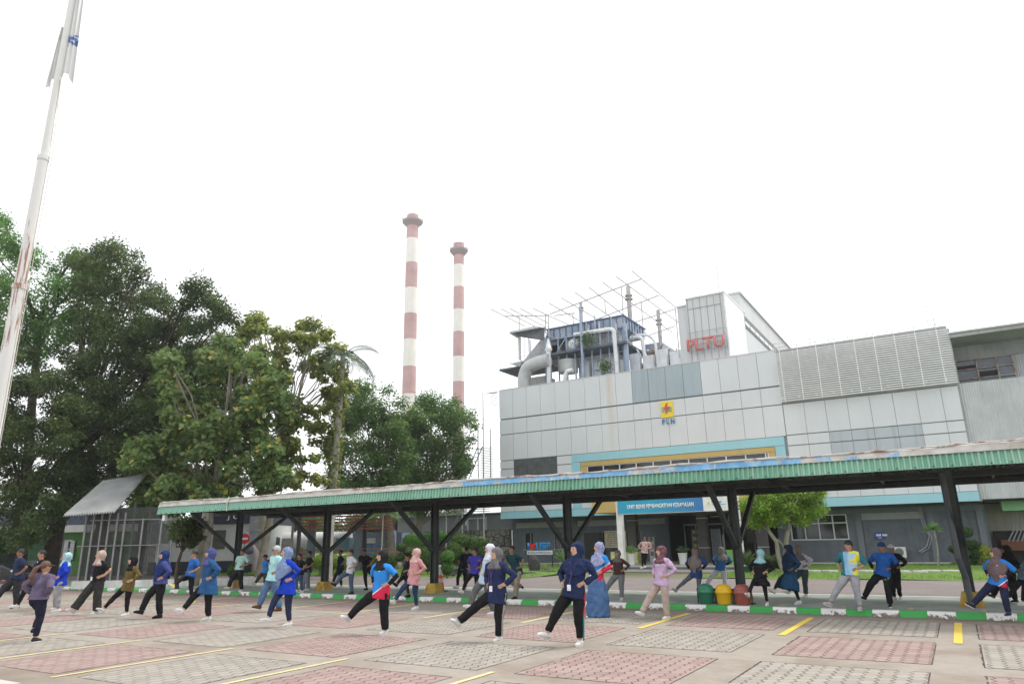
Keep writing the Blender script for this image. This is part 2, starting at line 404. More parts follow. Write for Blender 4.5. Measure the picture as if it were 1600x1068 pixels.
for y, z in ((YF+.18, 3.20), (20.3, 3.12), (YB-.1, 3.10), (19.0, 3.26), (21.7, 3.2)): fr.beam((X0+.1, y, z), (X1, y, z), .07, .13)
for i in range(60):    # truss lacing under the back and middle beams
    x = X0+.3+i*.6
    if x > X1-.6: break
    fr.beam((x, 20.3, 3.2), (x+.3, 20.3, 3.33), .03, .03); fr.beam((x+.3, 20.3, 3.33), (x+.6, 20.3, 3.2), .03, .03)
fr.box(X0, X1, YB-.02, YB+.01, 3.02, 3.27)
k = X0+.2
while k < X1: fr.beam((k, YF+.1, 3.30), (k, YB, 3.17), .05, .09); k += 2.6
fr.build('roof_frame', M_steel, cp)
bolts = MB(); x = X0+.3
while x < X1: bolts.box(x-.012, x+.012, YF-.02, YF+.01, 3.11, 3.135); x += .345
bolts.build('fixing', M_steel, cp)
fp = MB(); fp.tube([(-23.35, YF-.02, 3.06), (-23.35, YF-.03, 3.40), (-23.35, YF+.03, 3.57)], .03, 8)
fp.build('downpipe', plain('pipe_cream', (.5, .5, .44), .7), cp)
lp = MB(); lp.box(-27.55, -27.4, 17.72, 17.85, 2.83, 3.06); lp.build('lamp', plain('lamp_white', (.8, .8, .8), .4), cp)
M_ped = plain('footing_yellow', (.42, .27, .05), .75, .35, 5, streak=.5)
COLX = [.02, -5.22, -10.38, -15.60, -20.83, -26.0, 5.3]
for x in COLX:
    m_ = MB(); z = .4
    m_.box(x-.11, x+.11, 20.30-.015, 20.30+.015, z, 3.1); m_.box(x-.11, x-.085, 20.2, 20.4, z, 3.1); m_.box(x+.085, x+.11, 20.2, 20.4, z, 3.1)   # H section
    c = m_.build('post', M_steel, cp)
    b = MB(); zt = 1.5
    b.beam((x, 20.2, zt), (x, 17.95, 3.12), .12, .12); b.build('brace', M_steel, c)
    b = MB(); b.beam((x, 20.4, zt), (x, 22.9, 3.10), .12, .12); b.build('brace', M_steel, c)
    f_ = MB(); a, d = .26, .17
    vs = [(x-a, 20.3-a, .12), (x+a, 20.3-a, .12), (x+a, 20.3+a, .12), (x-a, 20.3+a, .12), (x-d, 20.3-d, .43), (x+d, 20.3-d, .43), (x+d, 20.3+d, .43), (x-d, 20.3+d, .43)]
    f_._add(vs, [(0, 3, 2, 1), (4, 5, 6, 7), (0, 1, 5, 4), (1, 2, 6, 5), (2, 3, 7, 6), (3, 0, 4, 7)]); f_.build('footing', M_ped, c)
dp = MB(); q = Yp(1472, 745, 19.4); b_ = G(1503, 945, .12)
dp.tube([(q[0], 19.4, 3.1), (q[0]+.02, 19.5, 1.2), (q[0]+.10, 19.75, .75), (q[0]+.12, 19.8, .12)], .065, 10)
dp.build('downpipe', plain('pipe_grey', (.07, .08, .085), .5), cp)
# ------------------------------------------------------------------ power plant office building
bd = thing('plant_office_building', (-14, 49, 0), 'large pale grey panel clad plant building with light blue trim behind the canopy', 'building')
def panel_mat(name, c, streak=.12):
    m = NM(name, .45)
    st = m.noise(1.4, 5, .65, stretch=(2.2, 2.2, .14)); b = m.noise(.22, 4)
    cc = m.mix(m.ramp(b, .3, .7), mul(c, .94), mul(c, 1.05)); cc = m.mix(m.ramp(st, .5, .85, 0, streak), cc, mul(c, .5))
    if name == 'panel_grey':     # one rusty run down the facade
        X_, Y_, Z_ = m.xyz(); xs_ = float(Yp(951, 620, 47)[0]); k = m.ramp(m.M('ABSOLUTE', m.M('SUBTRACT', X_, m.M('ADD', xs_, m.M('MULTIPLY', m.noise(.8, 3), .25)))), .34, .05, 0, 1)
        cc = m.mix(m.M('MULTIPLY', k, m.M('MULTIPLY', m.ramp(Z_, 7.6, 13.2, .08, .5), m.ramp(m.noise(2.5, 4, stretch=(3, 3, .3)), .3, .6, .3, 1))), cc, (.50, .34, .13))
    m.col(cc); return m.m
M_pan = panel_mat('panel_grey', (.61, .635, .655)); M_pan2 = panel_mat('panel_blue_grey', (.34, .41, .45), .5); M_pan3 = panel_mat('panel_streaked', (.43, .47, .50), .7)
M_dark = plain('gap_dark', (.06, .07, .08), .8); M_lb = panel_mat('panel_light_blue', (.30, .56, .63), .15)
M_ochre = panel_mat('panel_ochre', (.50, .36, .12), .3); M_wall = plain('wall_slate', (.135, .155, .18), .8, .12, 1.2, streak=.35)
M_glass = NM('window_glass', .08, 0, .6); M_glass.col((.02, .025, .028)); M_glass = M_glass.m
M_white = plain('frame_white', (.62, .63, .63), .5); M_wallw = plain('wall_cream', (.62, .60, .53), .85, .1, .8, streak=.3)
M_corr = plain('corrugated_grey', (.47, .49, .50), .5, .12, .9, streak=.35); M_mgrey = plain('metal_grey', (.30, .32, .34), .5, .15, 3)
M_lgrey = plain('steel_pale', (.52, .53, .52), .5, .12, 3)
YFAC = 47.0; XL, XR = -29.75, 1.3; PW = 1.256; XS = -8.3
bk = MB(); bk.box(XL+.05, XR, YFAC+.06, 70, 3.6, 13.3); bk.build('core_wall', plain('joint_backing', (.27, .29, .30), .8), bd)  # mid grey backing seen through the panel joints
rows_l = [(11.12, 13.45, 'p'), (9.88, 11.03, 'p'), (7.85, 9.84, 'p'), (7.2, 7.81, 'p'), (6.55, 7.16, 'p'), (3.95, 6.51, 'p')]
pan = MB(); pan2 = MB(); pan3 = MB(); pan4 = MB()
gapw = .011
nL = 17; cols_l = [XL+i*(XS-XL)/nL for i in range(nL+1)]
def cut_panel(b, x0, x1, z0, z1, y=YFAC):
    random.seed(int(x0*100+z0*37)); d = random.uniform(-.006, .006)
    b.box(x0+gapw, x1-gapw, y-.05+d, y+.05, z0+gapw, z1-gapw)
for i in range(nL):
    xa, xb = cols_l[i], cols_l[i+1]
    for r_, (z0, z1, _) in enumerate(rows_l):
        inband = xa > -23.6                       # light blue surround and ochre window zone
        if r_ >= 3 and inband: continue
        if r_ in (3, 4) and 1 <= i <= 3: continue  # louvred grille
        b = pan2 if (r_ == 0 and 9 <= i <= 12) else pan
        cut_panel(b, xa, xb, z0, z1)
pan.build('cladding', M_pan, bd); pan2.build('stained_cladding', M_pan2, bd)
# lower strip above the soffit, and light blue skirt
for i in range(nL):
    xa, xb = cols_l[i], cols_l[i+1]
    if -18.8 < (xa+xb)/2 < -9.2: continue
    if xa > -23.6: cut_panel(pan4, xa, xb, 3.95, 6.51)
pan4.build('lower_cladding', M_pan, bd)
lb = MB(); lb.box(XL, -18.7, YFAC-.06, YFAC+.06, 3.42, 3.93); lb.box(-9.2, XR, YFAC-.06, YFAC+.06, 3.42, 3.93)
lb.box(-23.5, -8.45, YFAC-.055, YFAC+.05, 7.27, 7.83); lb.box(-23.5, -22.8, YFAC-.055, YFAC+.05, 3.95, 7.25); lb.box(-9.05, -8.45, YFAC-.055, YFAC+.05, 6.2, 7.25)
lb.build('blue_trim', M_lb, bd)
oc = MB(); oc.box(-22.78, -9.08, YFAC-.03, YFAC+.05, 6.93, 7.24); oc.box(-22.78, -22.3, YFAC-.03, YFAC+.05, 5.2, 6.91); oc.box(-9.5, -9.08, YFAC-.03, YFAC+.05, 5.2, 6.91); oc.box(-22.28, -9.52, YFAC-.03, YFAC+.05, 3.95, 5.9)
oc.build('ochre_surround', M_ochre, bd)
wi = MB(); x = -22.25; xs = [x]
while x < -9.6: x += 1.256; xs.append(min(x, -9.53))
for x in xs: wi.box(x-.035, x+.035, YFAC-.02, YFAC+.06, 5.92, 6.9)
wi.box(-22.27, -9.53, YFAC-.02, YFAC+.06, 6.88, 6.91)
w_ = wi.build('window', M_white, bd); gl = MB(); gl.box(-22.27, -9.53, YFAC+.03, YFAC+.05, 5.91, 6.88); gl.build('pane', M_glass, w_)
gr = MB()
x = -28.5
while x < -24.75:
    gr.box(x, x+.03, YFAC-.03, YFAC+.02, 6.6, 7.8); x += .07
gr.box(-28.5, -24.73, YFAC+.02, YFAC+.05, 6.57, 7.83); gr.build('vent_grille', plain('grille_dark', (.14, .155, .155), .7, .3, 2, streak=.5), bd)
# recessed dark line below the top row and thin cap
cpn = MB(); cpn.box(XL, XS, YFAC-.07, YFAC+.3, 13.44, 13.50); cpn.box(XS, XR, YFAC-.04, YFAC+.3, 13.4, 13.44); cpn.build('parapet_cap', M_lgrey, bd)
# right hand section
colr = [XS+.02+i*1.245 for i in range(8)]+[1.3]
p_r = MB()
for i in range(8):
    xa, xb = colr[i], colr[i+1]
    if xb-xa < .2: continue
    for r_, (z0, z1) in enumerate([(7.9, 9.85), (7.24, 7.86), (5.6, 7.2), (3.95, 5.56)]):
        b = pan3 if (r_ in (1, 2) and 2 <= i <= 5) else p_r
        cut_panel(b, xa, xb, z0, z1, YFAC+.04)
p_r.build('right_cladding', M_pan, bd); b = MB(); b.box(XS, XR, YFAC-.01, YFAC+.05, 9.92, 13.38); b.box(XR+.003, XR+.12, YFAC+.1, YFAC+.3, 3.4, 13.3); b.build('screened_wall', plain('wall_behind_screen', (.33, .34, .34), .7, .15, .8), bd)
b = MB(); b.box(XS, XR, YFAC-.06, YFAC-.012, 11.0, 11.12); b.build('dark_rail', M_mgrey, bd); pan3.build('streaked_cladding', M_pan3, bd)
# sunscreen of thin horizontal tubes on standoffs
sc = MB(); z = 9.98; XSc0, XSc1 = XS+.0, 1.36
while z < 13.1: sc.box(XSc0, XSc1, YFAC-.42, YFAC-.38, z, z+.05); z += .135
x = XSc0+.25
while x < XSc1:
    sc.box(x, x+.05, YFAC-.38, YFAC-.34, 9.95, 13.6); x += 1.1
for i in range(10): sc.box(XSc0+.1+i, XSc0+.15+i, YFAC-.36, YFAC-.02, 10.2, 10.25)
sc.build('sunscreen', plain('screen_white', (.80, .80, .79), .5, .08), bd)
gd = MB()
for z in (13.25, 13.52, 13.78): gd.beam((XSc0-.1, YFAC-.4, z), (XSc1+.05, YFAC-.4, z), .03, .03)
x = XSc0
while x < XSc1+.1: gd.beam((x, YFAC-.4, 12.9), (x, YFAC-.4, 13.8), .03, .03); x += 1.09
gd.beam((.75, YFAC-.2, 13.4), (.75, YFAC-.2, 14.7), .04, .04); gd.beam((.4, YFAC-.2, 14.7), (.75, YFAC-.2, 14.7), .04, .04)
gd.build('railing', M_lgrey, bd)
# soffit + ground floor
sf = MB(); sf.box(XL, XR, YFAC-.05, 49.5, 3.40, 3.44); sf.build('soffit', plain('soffit_dark', (.09, .10, .115), .8), bd)
YW = 49.0
def wall_holes(b, x0, x1, z0, z1, y, holes, t=.25):
    xs_ = sorted(set([x0, x1]+[h[0] for h in holes]+[h[1] for h in holes])); zs_ = sorted(set([z0, z1]+[h[2] for h in holes]+[h[3] for h in holes]))
    for i in range(len(xs_)-1):
        for j in range(len(zs_)-1):
            cx, cz = (xs_[i]+xs_[i+1])/2, (zs_[j]+zs_[j+1])/2
            if any(h[0] < cx < h[1] and h[2] < cz < h[3] for h in holes): continue
            b.box(xs_[i], xs_[i+1], y, y+t, zs_[j], zs_[j+1])
def atx(px, py, y=YW): return Yp(px, py, y)
wl = MB()
win = [(-28.9, -28.1, 1.15, 2.35), (-26.3, -25.5, 1.15, 2.35), (-22.4, -21.6, 1.15, 2.35), (-20.0, -19.2, 1.15, 2.35)]
winr = (-9.1, -5.75, 1.48, 3.0)
holes = win+[winr, (-17.2, -9.9, .2, 3.3)]
wall_holes(wl, -30.0, 1.5, -.1, 3.42, YW, holes)
wl.build('ground_floor_wall', M_wall, bd)
pil = MB()
for x in (-5.1, -1.25, 1.2): pil.box(x-.16, x+.16, YW-.12, YW-.003, -.1, 3.3)
pil.box(-9.9, 1.5, YW-.10, YW-.004, 3.0, 3.3)
pil.build('pilasters', plain('slate_light', (.17, .19, .215), .8, .1, 2), bd)
dbs = MB(); dbs.box(-4.85, -1.6, YW-.05, YW-.005, .05, 2.55); dbs.box(-.9, .95, YW-.05, YW-.005, .05, 2.9); dbs.box(-1.1, .5, YW-.06, YW-.0505, .1, 1.1)
dbs.build('blank_panel', plain('slate_mid', (.125, .14, .165), .75, .2, 2, streak=.4), bd)
for (xa, xb, za, zb) in ((-4.9, -1.6, 2.62, 2.98), (-29.6, -25, 2.75, 3.15), (-24.2, -20.8, 2.75, 3.15), (-19.9, -17.4, 2.75, 3.15), (-13, -9.9, 2.75, 3.2)):
    z = za; lou = MB(); lou.box(xa, xb, YW-.02, YW-.003, za, zb)
    while z < zb: lou.box(xa, xb, YW-.08, YW-.021, z, z+.045); z += .085
    lou.build('louvre', plain('louvre_grey', (.36, .37, .37), .6), bd)
for (xa, xb, za, zb) in win:
    f_ = MB(); f_.box(xa-.06, xb+.06, YW-.1, YW-.02, za-.08, za); f_.box(xa, xa+.05, YW+.05, YW+.12, za, zb); f_.box(xb-.05, xb, YW+.05, YW+.12, za, zb); f_.box(xb-.28, xb-.24, YW+.05, YW+.12, za, zb)
    w_ = f_.build('window', M_mgrey, bd); p = MB(); p.box(xa, xb, YW+.13, YW+.15, za, zb); p.build('pane', M_glass, w_)
f_ = MB(); xa, xb, za, zb = winr
for x in (xa, xa+.84, xa+1.68, xa+2.51, xb-.05): f_.box(x, x+.07, YW-.03, YW+.06, za, zb)
for z in (za, za+.98, zb-.06): f_.box(xa, xb+.02, YW-.033, YW+.063, z, z+.07)
w_ = f_.build('window', M_white, bd); p = MB(); p.box(xa, xb, YW+.1, YW+.12, za, zb); p.build('pane', M_glass, w_)
for q_ in ((-10.4, 1.6), (-30, -19)): kb2 = MB(); kb2.box(q_[0], q_[1], 48.55, 48.7, -.02, .16); kb2.build('plinth', plain('kerb_pale', (.55, .54, .5), .8), bd)
cab = MB(); random.seed(2)
cab.tube([(-1.75, YW-.09, 3.3), (-1.7, YW-.1, 2.4), (-1.45, YW-.1, 1.6), (-1.7, YW-.1, 1.0), (-2.1, YW-.1, .75)], .05, 6)
cab.tube([(-1.66, YW-.14, 3.3), (-1.58, YW-.16, 2.4), (-1.35, YW-.14, 1.5), (-1.6, YW-.14, .9), (-2.0, YW-.14, .7)], .035, 6)
cab.build('cable', M_mgrey, bd)
# entrance: recess and porch
en = MB()
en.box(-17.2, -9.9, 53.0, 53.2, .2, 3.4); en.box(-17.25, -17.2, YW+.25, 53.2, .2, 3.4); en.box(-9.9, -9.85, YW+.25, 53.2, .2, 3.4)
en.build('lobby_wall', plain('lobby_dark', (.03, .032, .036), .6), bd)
fr_ = MB()
for x in (-16.3, -15.5, -14.7, -13.6, -12.4, -11.6): fr_.box(x, x+.07, YW+.6, YW+.68, .25, 2.7)
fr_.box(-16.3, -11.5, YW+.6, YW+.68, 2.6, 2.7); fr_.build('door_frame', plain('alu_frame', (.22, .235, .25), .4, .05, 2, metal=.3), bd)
po = thing('entrance_porch', (-13.7, 43, 0), 'entrance porch with ochre sides, blue name banner and white column before the dark lobby', 'porch')
YP = 39.0
b = MB(); b.box(-18.9, -9.3, 40.3, 46.9, 3.32, 4.3); b.build('roof', M_ochre, po)
b = MB(); b.box(-19.0, -8.9, 38.35, 48.4, 0, .12); b.box(-18.6, -9.3, 38.9, 48.4, .12, .3); b.build('floor', plain('porch_floor', (.42, .41, .38), .55, .12, 3), po)
b = MB(); b.box(-18.6, -9.3, 38.86, 38.9, .115, .25); b.build('step', plain('step_dark', (.10, .10, .11), .6), po)
for x in (-16.68,): 
    b = MB(); b.box(x-.16, x+.16, YP+.16, YP+.5, .3, 3.95); b.build('column', plain('column_white', (.72, .72, .70), .6), po)
b = MB(); b.box(-10.05, -9.8, YP+.16, YP+.5, .3, 3.95); b.build('column', plain('column_white', (.72, .72, .70), .6), po)
for x in (-13.4, -18.0, -9.9):
    b = MB(); b.box(x-.28, x+.28, 44.2, 44.7, .3, 3.32); cc = b.build('column', plain('column_brown', (.085, .08, .085), .6), po)
    b = MB(); b.box(x-.29, x+.29, 44.18, 44.72, 2.9, 2.94); b.box(x-.29, x+.29, 44.18, 44.72, 1.15, 1.19); b.build('band', M_lgrey, cc)
b = MB(); b.box(-12.6, -11.9, 43.4, 44, 2.96, 3.0); b.box(-15.4, -14.8, 43.4, 44, 3.28, 3.31); b.box(-11.8, -11.2, 43.4, 44, 3.28, 3.31); b.build('ceiling_panel', plain('lamp_off', (.3, .32, .34), .5), po)
bn = MB(); bn.box(-16.62, -11.62, YP, YP+.14, 3.16, 3.93)
def banner_mat():
    m = NM('banner_blue', .5); x = m.xyz()[0]; m.col(m.mix(m.ramp(x, -14.5, -11.7), (.025, .33, .50), (.045, .18, .42))); return m.m
bo = bn.build('banner', banner_mat(), po)
place_text('banner_text', 'UNIT BISNIS PEMBANGKITAN KERAMASAN', -16.05, -12.15, 3.42, 3.66, YP-.004, plain('text_white', (.85, .87, .87), .5), bo, .01, True)
b = MB(); b.box(-11.62, -10.05, YP-.001, YP+.14, 3.16, 3.93); wb = b.build('banner_end', plain('banner_white', (.75, .77, .74), .5), po)
b = MB(); b.ell((-11.32, YP-.02, 3.56), (.07, .01, .08)); b.build('emblem', plain('emblem_yellow', (.75, .62, .05), .5), wb)
place_text('banner_text', 'PLN', -11.15, -10.85, 3.55, 3.66, YP-.004, plain('text_teal', (.1, .35, .45), .5), wb, .008)
b = MB(); b.box(-10.75, -10.62, YP-.02, YP-.004, 3.55, 3.65); b.box(-11.15, -10.4, YP-.015, YP-.004, 3.46, 3.49); b.build('emblem_mark', plain('text_teal', (.1, .35, .45), .5), wb)
b = MB()
for z in (3.13, 3.945): b.box(-16.66, -10.0, YP-.02, YP+.16, z, z+.03)
b.box(-16.68, -16.64, YP-.02, YP+.16, 3.13, 3.97); b.build('banner_frame', M_lgrey, po)
# louvred screen, stair and poles at the left end of the building
ls = thing('side_stair_screen', (-32, 47, 0), 'pale louvred stair screen with ladder and poles at the left end of the building', 'screen')
b = MB(); z = 4.0
while z < 6.0: b.box(-34.3, -30.1, 46.0, 46.04, z, z+.07); z += .155
z = 6.5
while z < 7.6: b.box(-34.3, -32.4, 46.0, 46.04, z, z+.05); z += .13
z = 6.0
while z < 8.9: b.box(-31.2, -30.05, 46.4, 46.44, z, z+.05); z += .13
z = 12.3
while z < 13.3: b.box(-30.6, -29.9, 46.9, 46.94, z, z+.05); z += .14
b.box(-31.0, -29.8, 46.8, 46.9, 13.32, 13.38)
b.build('louvre', M_lgrey, ls)
b = MB()
for x, y, z0, z1 in ((-34.3, 46.1, 0, 10.2), (-32.4, 46.1, 3, 7.8), (-32.9, 46.3, 0, 6), (-30.8, 46.2, 0, 4.2), (-31.0, 46.5, 4, 13.4), (-31.5, 46.5, 6, 10.5), (-30.4, 46.6, 6, 10.4)): b.beam((x, y, z0), (x, y, z1), .07, .07)
b.beam((-31.1, 46.5, 11.2), (-29.8, 46.5, 11.2), .03, .03); b.build('pole', M_lgrey, ls)
b = MB()
p0, p1 = np.array((-32.9, 46.3, 6.2)), np.array((-31.4, 46.3, 9.0))
for off in (0, .45): b.beam(p0+(off, 0, 0), p1+(off, 0, 0), .06, .06)
for i in range(9): q = p0+(p1-p0)*(i+.5)/9; b.beam(q, q+np.array((.45, 0, 0)), .06, .04)
b.beam((-32.9, 46.3, 5), (-32.9, 46.3, 9.1), .05, .05); b.beam((-32.9, 46.3, 9.05), (-31.0, 46.3, 8.8), .05, .05); b.beam((-33.6, 46.3, 3.2), (-32.2, 46.3, 5.9), .08, .08)
b.build('ladder', M_mgrey, ls)
# wall logo
lg = thing('wall_emblem_sign', (-15.9, 46.9, 9.8), 'yellow square emblem with red bolt and blue waves on the grey cladding', 'sign')
b = MB(); b.box(-16.33, -15.47, 46.84, 46.94, 9.82, 10.93); b.build('board', plain('emblem_yellow2', (.78, .60, .03), .45, .05), lg)
b = MB(); b.slab([(-15.92, 46.83, 10.80), (-16.12, 46.83, 10.36), (-15.93, 46.83, 10.40), (-16.0, 46.83, 9.98), (-15.70, 46.83, 10.50), (-15.88, 46.83, 10.46), (-15.80, 46.83, 10.80)], (0, -.03, 0)); b.build('bolt', plain('emblem_red', (.62, .05, .04), .5), lg)
b = MB()
for k in range(3):
    pts = [(-16.24+i*.085, 46.815, 10.50-k*.14+.035*math.sin(i*1.3)) for i in range(9)]
    b.tube(pts, [(.02, .028)]*9, 6, side=(0, 1, 0))
b.build('wave', plain('emblem_blue', (.05, .22, .45), .5), lg)
place_text('lettering', 'P L N', -16.3, -15.42, 9.36, 9.72, 46.88, plain('emblem_blue', (.05, .22, .45), .5), lg, .05, True)
# right: corrugated wall, tall window, roof slab
rb = thing('turbine_hall', (6, 50, 0), 'corrugated grey turbine hall with grimy windows under a deep concrete eave at right', 'building')
b = MB(); n = 260
for i in range(n):
    xa, xb = 1.42+i*.06, 1.42+(i+1)*.06; da, db = (.03 if i % 2 else 0), (0 if i % 2 else .03)
    b.quad((xa, 47.2+da, 3.5), (xb, 47.2+db, 3.5), (xb, 47.2+db, 10.0), (xa, 47.2+da, 10.0))
    if i*.06 > 2.75: b.quad((xa, 49.6+da, 9.9), (xb, 49.6+db, 9.9), (xb, 49.6+db, 11.8), (xa, 49.6+da, 11.8))
b.build('corrugated_wall', M_corr, rb)
b = MB(); b.box(1.42, 17, 47.4, 49.55, 9.7, 9.95); b.build('ledge', M_lgrey, rb)
b = MB(); b.box(1.42, 17, 47.5, 70, 3.4, 9.7); b.build('core_wall', M_dark, rb)
b = MB(); b.box(1.42, 17, 50.5, 70, 9.7, 12.6); b.build('upper_wall', M_dark, rb)
b = MB(); b.box(1.34, 18, 46.7, 62, 12.62, 12.84); b.box(1.42, 17, 49.5, 50, 11.78, 12.618); b.build('eave_slab', plain('eave_concrete', (.36, .38, .37), .85, .2, .6, streak=.4), rb)
b = MB(); b.box(1.3, 18, 46.6, 62, 12.845, 12.93); b.build('roof', M_lgrey, rb)
f_ = MB()
for x in (1.45, 2.5, 3.5, 4.3): f_.box(x, x+.07, 49.4, 49.49, 9.95, 11.78)
for z in (10.0, 10.57, 11.15, 11.72): f_.box(1.45, 4.35, 49.38, 49.48, z, z+.05)
fm = NM('frame_rusty', .7); fm.col(fm.mix(fm.ramp(fm.noise(3, 5), .45, .6), (.40, .40, .38), (.33, .17, .10))); w_ = f_.build('window', fm.m, rb)
b = MB(); b.cur = 0; b.box(1.45, 4.35, 49.52, 49.54, 9.97, 11.76); b.cur = 1; b.box(2.58, 3.48, 49.50, 49.515, 10.65, 10.98); b.box(1.52, 2.48, 49.50, 49.515, 11.2, 11.42)
b.build('pane', [plain('glass_grey', (.13, .16, .19), .2, .2, 2), plain('gap_black', (.02, .02, .02), .8)], w_)
# white wall, brown hoarding and green awning at far right
wr = MB(); wr.box(1.6, 14, 52.0, 52.3, 0, 6.0); o = wr.build('boundary_wall', M_wallw); rebase(o, (7, 52, 0)); tag(o, 'cream painted side wall to the right of the slate building', 'wall')
t = thing('awning', (4.4, 50, 0), 'light green box awning on thin bundled posts before the cream wall', 'awning')
a_, c_ = Yp(1565, 797, 50), Yp(1565, 772, 50)
b = MB(); b.box(a_[0], 9, 48.6, 51.6, a_[2]-.05, c_[2]+.25); b.build('canopy_box', plain('awning_green', (.27, .55, .30), .6, .06), t)
b = MB()
for i, px in enumerate((1583, 1589, 1595, 1601)):
    q = Yp(px, 797, 50); r0 = Yp(px+1, 828, 50); r1 = Yp(px-8+i, 842, 50); b.tube([(q[0], 50, q[2]), (r0[0], 50, r0[2]), (r1[0], 50, r1[2]-.1)], .04, 6)
b.build('post', M_mgrey, t)
t = thing('low_shed', (4, 51, 0), 'low dark shed with brown counter at the right edge', 'shed')
q0, q1 = Yp(1552, 829, 50.5), Yp(1556, 872, 50.5)
b = MB(); b.box(q0[0], 9, 50.6, 51.9, 0, q0[2]); b.build('back', plain('shed_dark', (.03, .03, .032), .8), t)
q2 = Yp(1564, 843, 50); q3 = Yp(1564, 860, 50); b = MB(); b.box(q2[0], 9, 50.0, 50.4, q3[2], q2[2]); b.build('counter', plain('shed_brown', (.16, .065, .04), .7), t)
b = MB(); b.box(q2[0], q2[0]+.1, 50.05, 50.35, 0, q3[2]); b.box(q2[0]+2, q2[0]+2.1, 50.05, 50.35, 0, q3[2]); b.build('leg', M_mgrey, t)
# notice on wall, wall notice board, air conditioner
t = thing('wall_notice', (-3, 48.9, 2), 'small blue notice with white lettering on the slate wall', 'sign')
q0, q1 = Yp(1365, 831, 48.9), Yp(1384, 842, 48.9)
b = MB(); b.box(q0[0], q1[0], 48.9, 48.94, q1[2], q0[2]); b.build('board', plain('notice_blue', (.035, .07, .32), .5), t)
tw = plain('text_white', (.85, .87, .87), .5)
b = MB(); zc_ = (q0[2]+q1[2])/2
for k in range(9):
    if k != 4: x = q0[0]+.12+k*.067; b.box(x, x+.05, 48.885, 48.9, zc_-.02, zc_+.09+.02*(k % 2))
b.build('lettering', tw, t)
b = MB(); b.box(q0[0]+.2, q1[0]-.2, 48.89, 48.9, q1[2]+.08, q1[2]+.11); b.build('small_print', tw, t)
t = thing('air_conditioner', (-2.5, 48.6, .5), 'white outdoor air conditioner unit on the slate wall behind the blue shirts', 'air conditioner')
q0, q1 = Yp(1397, 854, 48.4), Yp(1417, 870, 48.4)
b = MB(); b.box(q0[0], q1[0], 48.4, 48.75, q1[2], q0[2]); b.build('housing', plain('ac_white', (.68, .68, .66), .5), t)
cx_, cz_ = q0[0]*.6+q1[0]*.4, (q0[2]+q1[2])/2; r_ = (q0[2]-q1[2])*.4
b = MB(); b.tube([(cx_, 48.385, cz_), (cx_, 48.4, cz_)], r_, 20); b.build('fan_grille', plain('ac_grey', (.16, .16, .16), .5), t)
b = MB(); b.box(q0[0]+.05, q0[0]+.1, 48.4, 48.98, q1[2]-.1, q1[2]-.003); b.box(q1[0]-.1, q1[0]-.05, 48.4, 48.98, q1[2]-.1, q1[2]-.003); b.build('bracket', M_mgrey, t)
t = thing('notice_board', (-18, 48.5, 2), 'cream notice board with lines of dark writing left of the entrance', 'sign')
q0, q1 = Yp(944, 829, 48.7), Yp(969, 855, 48.7)
b = MB(); b.box(q0[0], q1[0]+.5, 48.7, 48.8, q1[2], q0[2]); b.build('board', plain('board_cream', (.58, .53, .40), .6), t)
txt = plain('text_dark', (.16, .13, .1), .6)
b = MB(); random.seed(4)
for i in range(7):
    z = q0[2]-.15-i*.15; x = q0[0]+.15+random.uniform(0, .2)
    while x < q1[0]+.3-random.uniform(0, .2): w = random.uniform(.05, .2); b.box(x, x+w, 48.69, 48.7, z, z+.05); x += w+.05
b.build('writing', txt, t)
t = MB(); q0 = Yp(1165, 825, 48.9); q1 = Yp(1200, 847, 48.9); t.box(q0[0], q1[0], 48.9, 48.95, q1[2], q0[2]); o = t.build('wall_plaque', plain('plaque_dark', (.06, .055, .06), .6)); rebase(o, (q0[0], 48.9, q1[2]))
tag(o, 'dark blank plaque on the slate wall behind the green tree', 'plaque')
# black cabinet by wall
q0, q1 = Yp(914, 832, 48.2), Yp(941, 868, 48.2)
b = MB(); b.box(q0[0], q1[0], 48.0, 48.6, .1, q0[2]); o = b.build('cabinet', plain('cabinet_black', (.022, .024, .026), .4)); rebase(o, (q0[0], 48.3, .1)); tag(o, 'tall black cabinet against the slate wall beside the cream notice board', 'cabinet')
# ------------------------------------------------------------------ helpers for things that stand turned towards the lot
FWD = RW @ np.array([0, 0, -1.]); FWD[2] = 0; FWD /= np.linalg.norm(FWD); RGT = np.array([FWD[1], -FWD[0], 0])
def D3(px, py, D):      # sight line meets the upright plane D metres ahead
    r = ray(px, py); return CAM+r*(D/np.dot(r, FWD))
def UZ(px, py, D): p = D3(px, py, D); return float(np.dot(p, RGT)), float(p[2])
class RB(MB):           # boxes given in (sideways, ahead, up)
    def _add(s, vs, fs):
        MB._add(s, [tuple(RGT*v[0]+FWD*v[1]+np.array([0, 0, v[2]])) for v in vs], fs)
def U2W(u, v, z=0): return tuple(RGT*u+FWD*v+np.array([0, 0, z]))
def Xp(px, py, x):
    r = ray(px, py); return CAM + x/r[0]*r
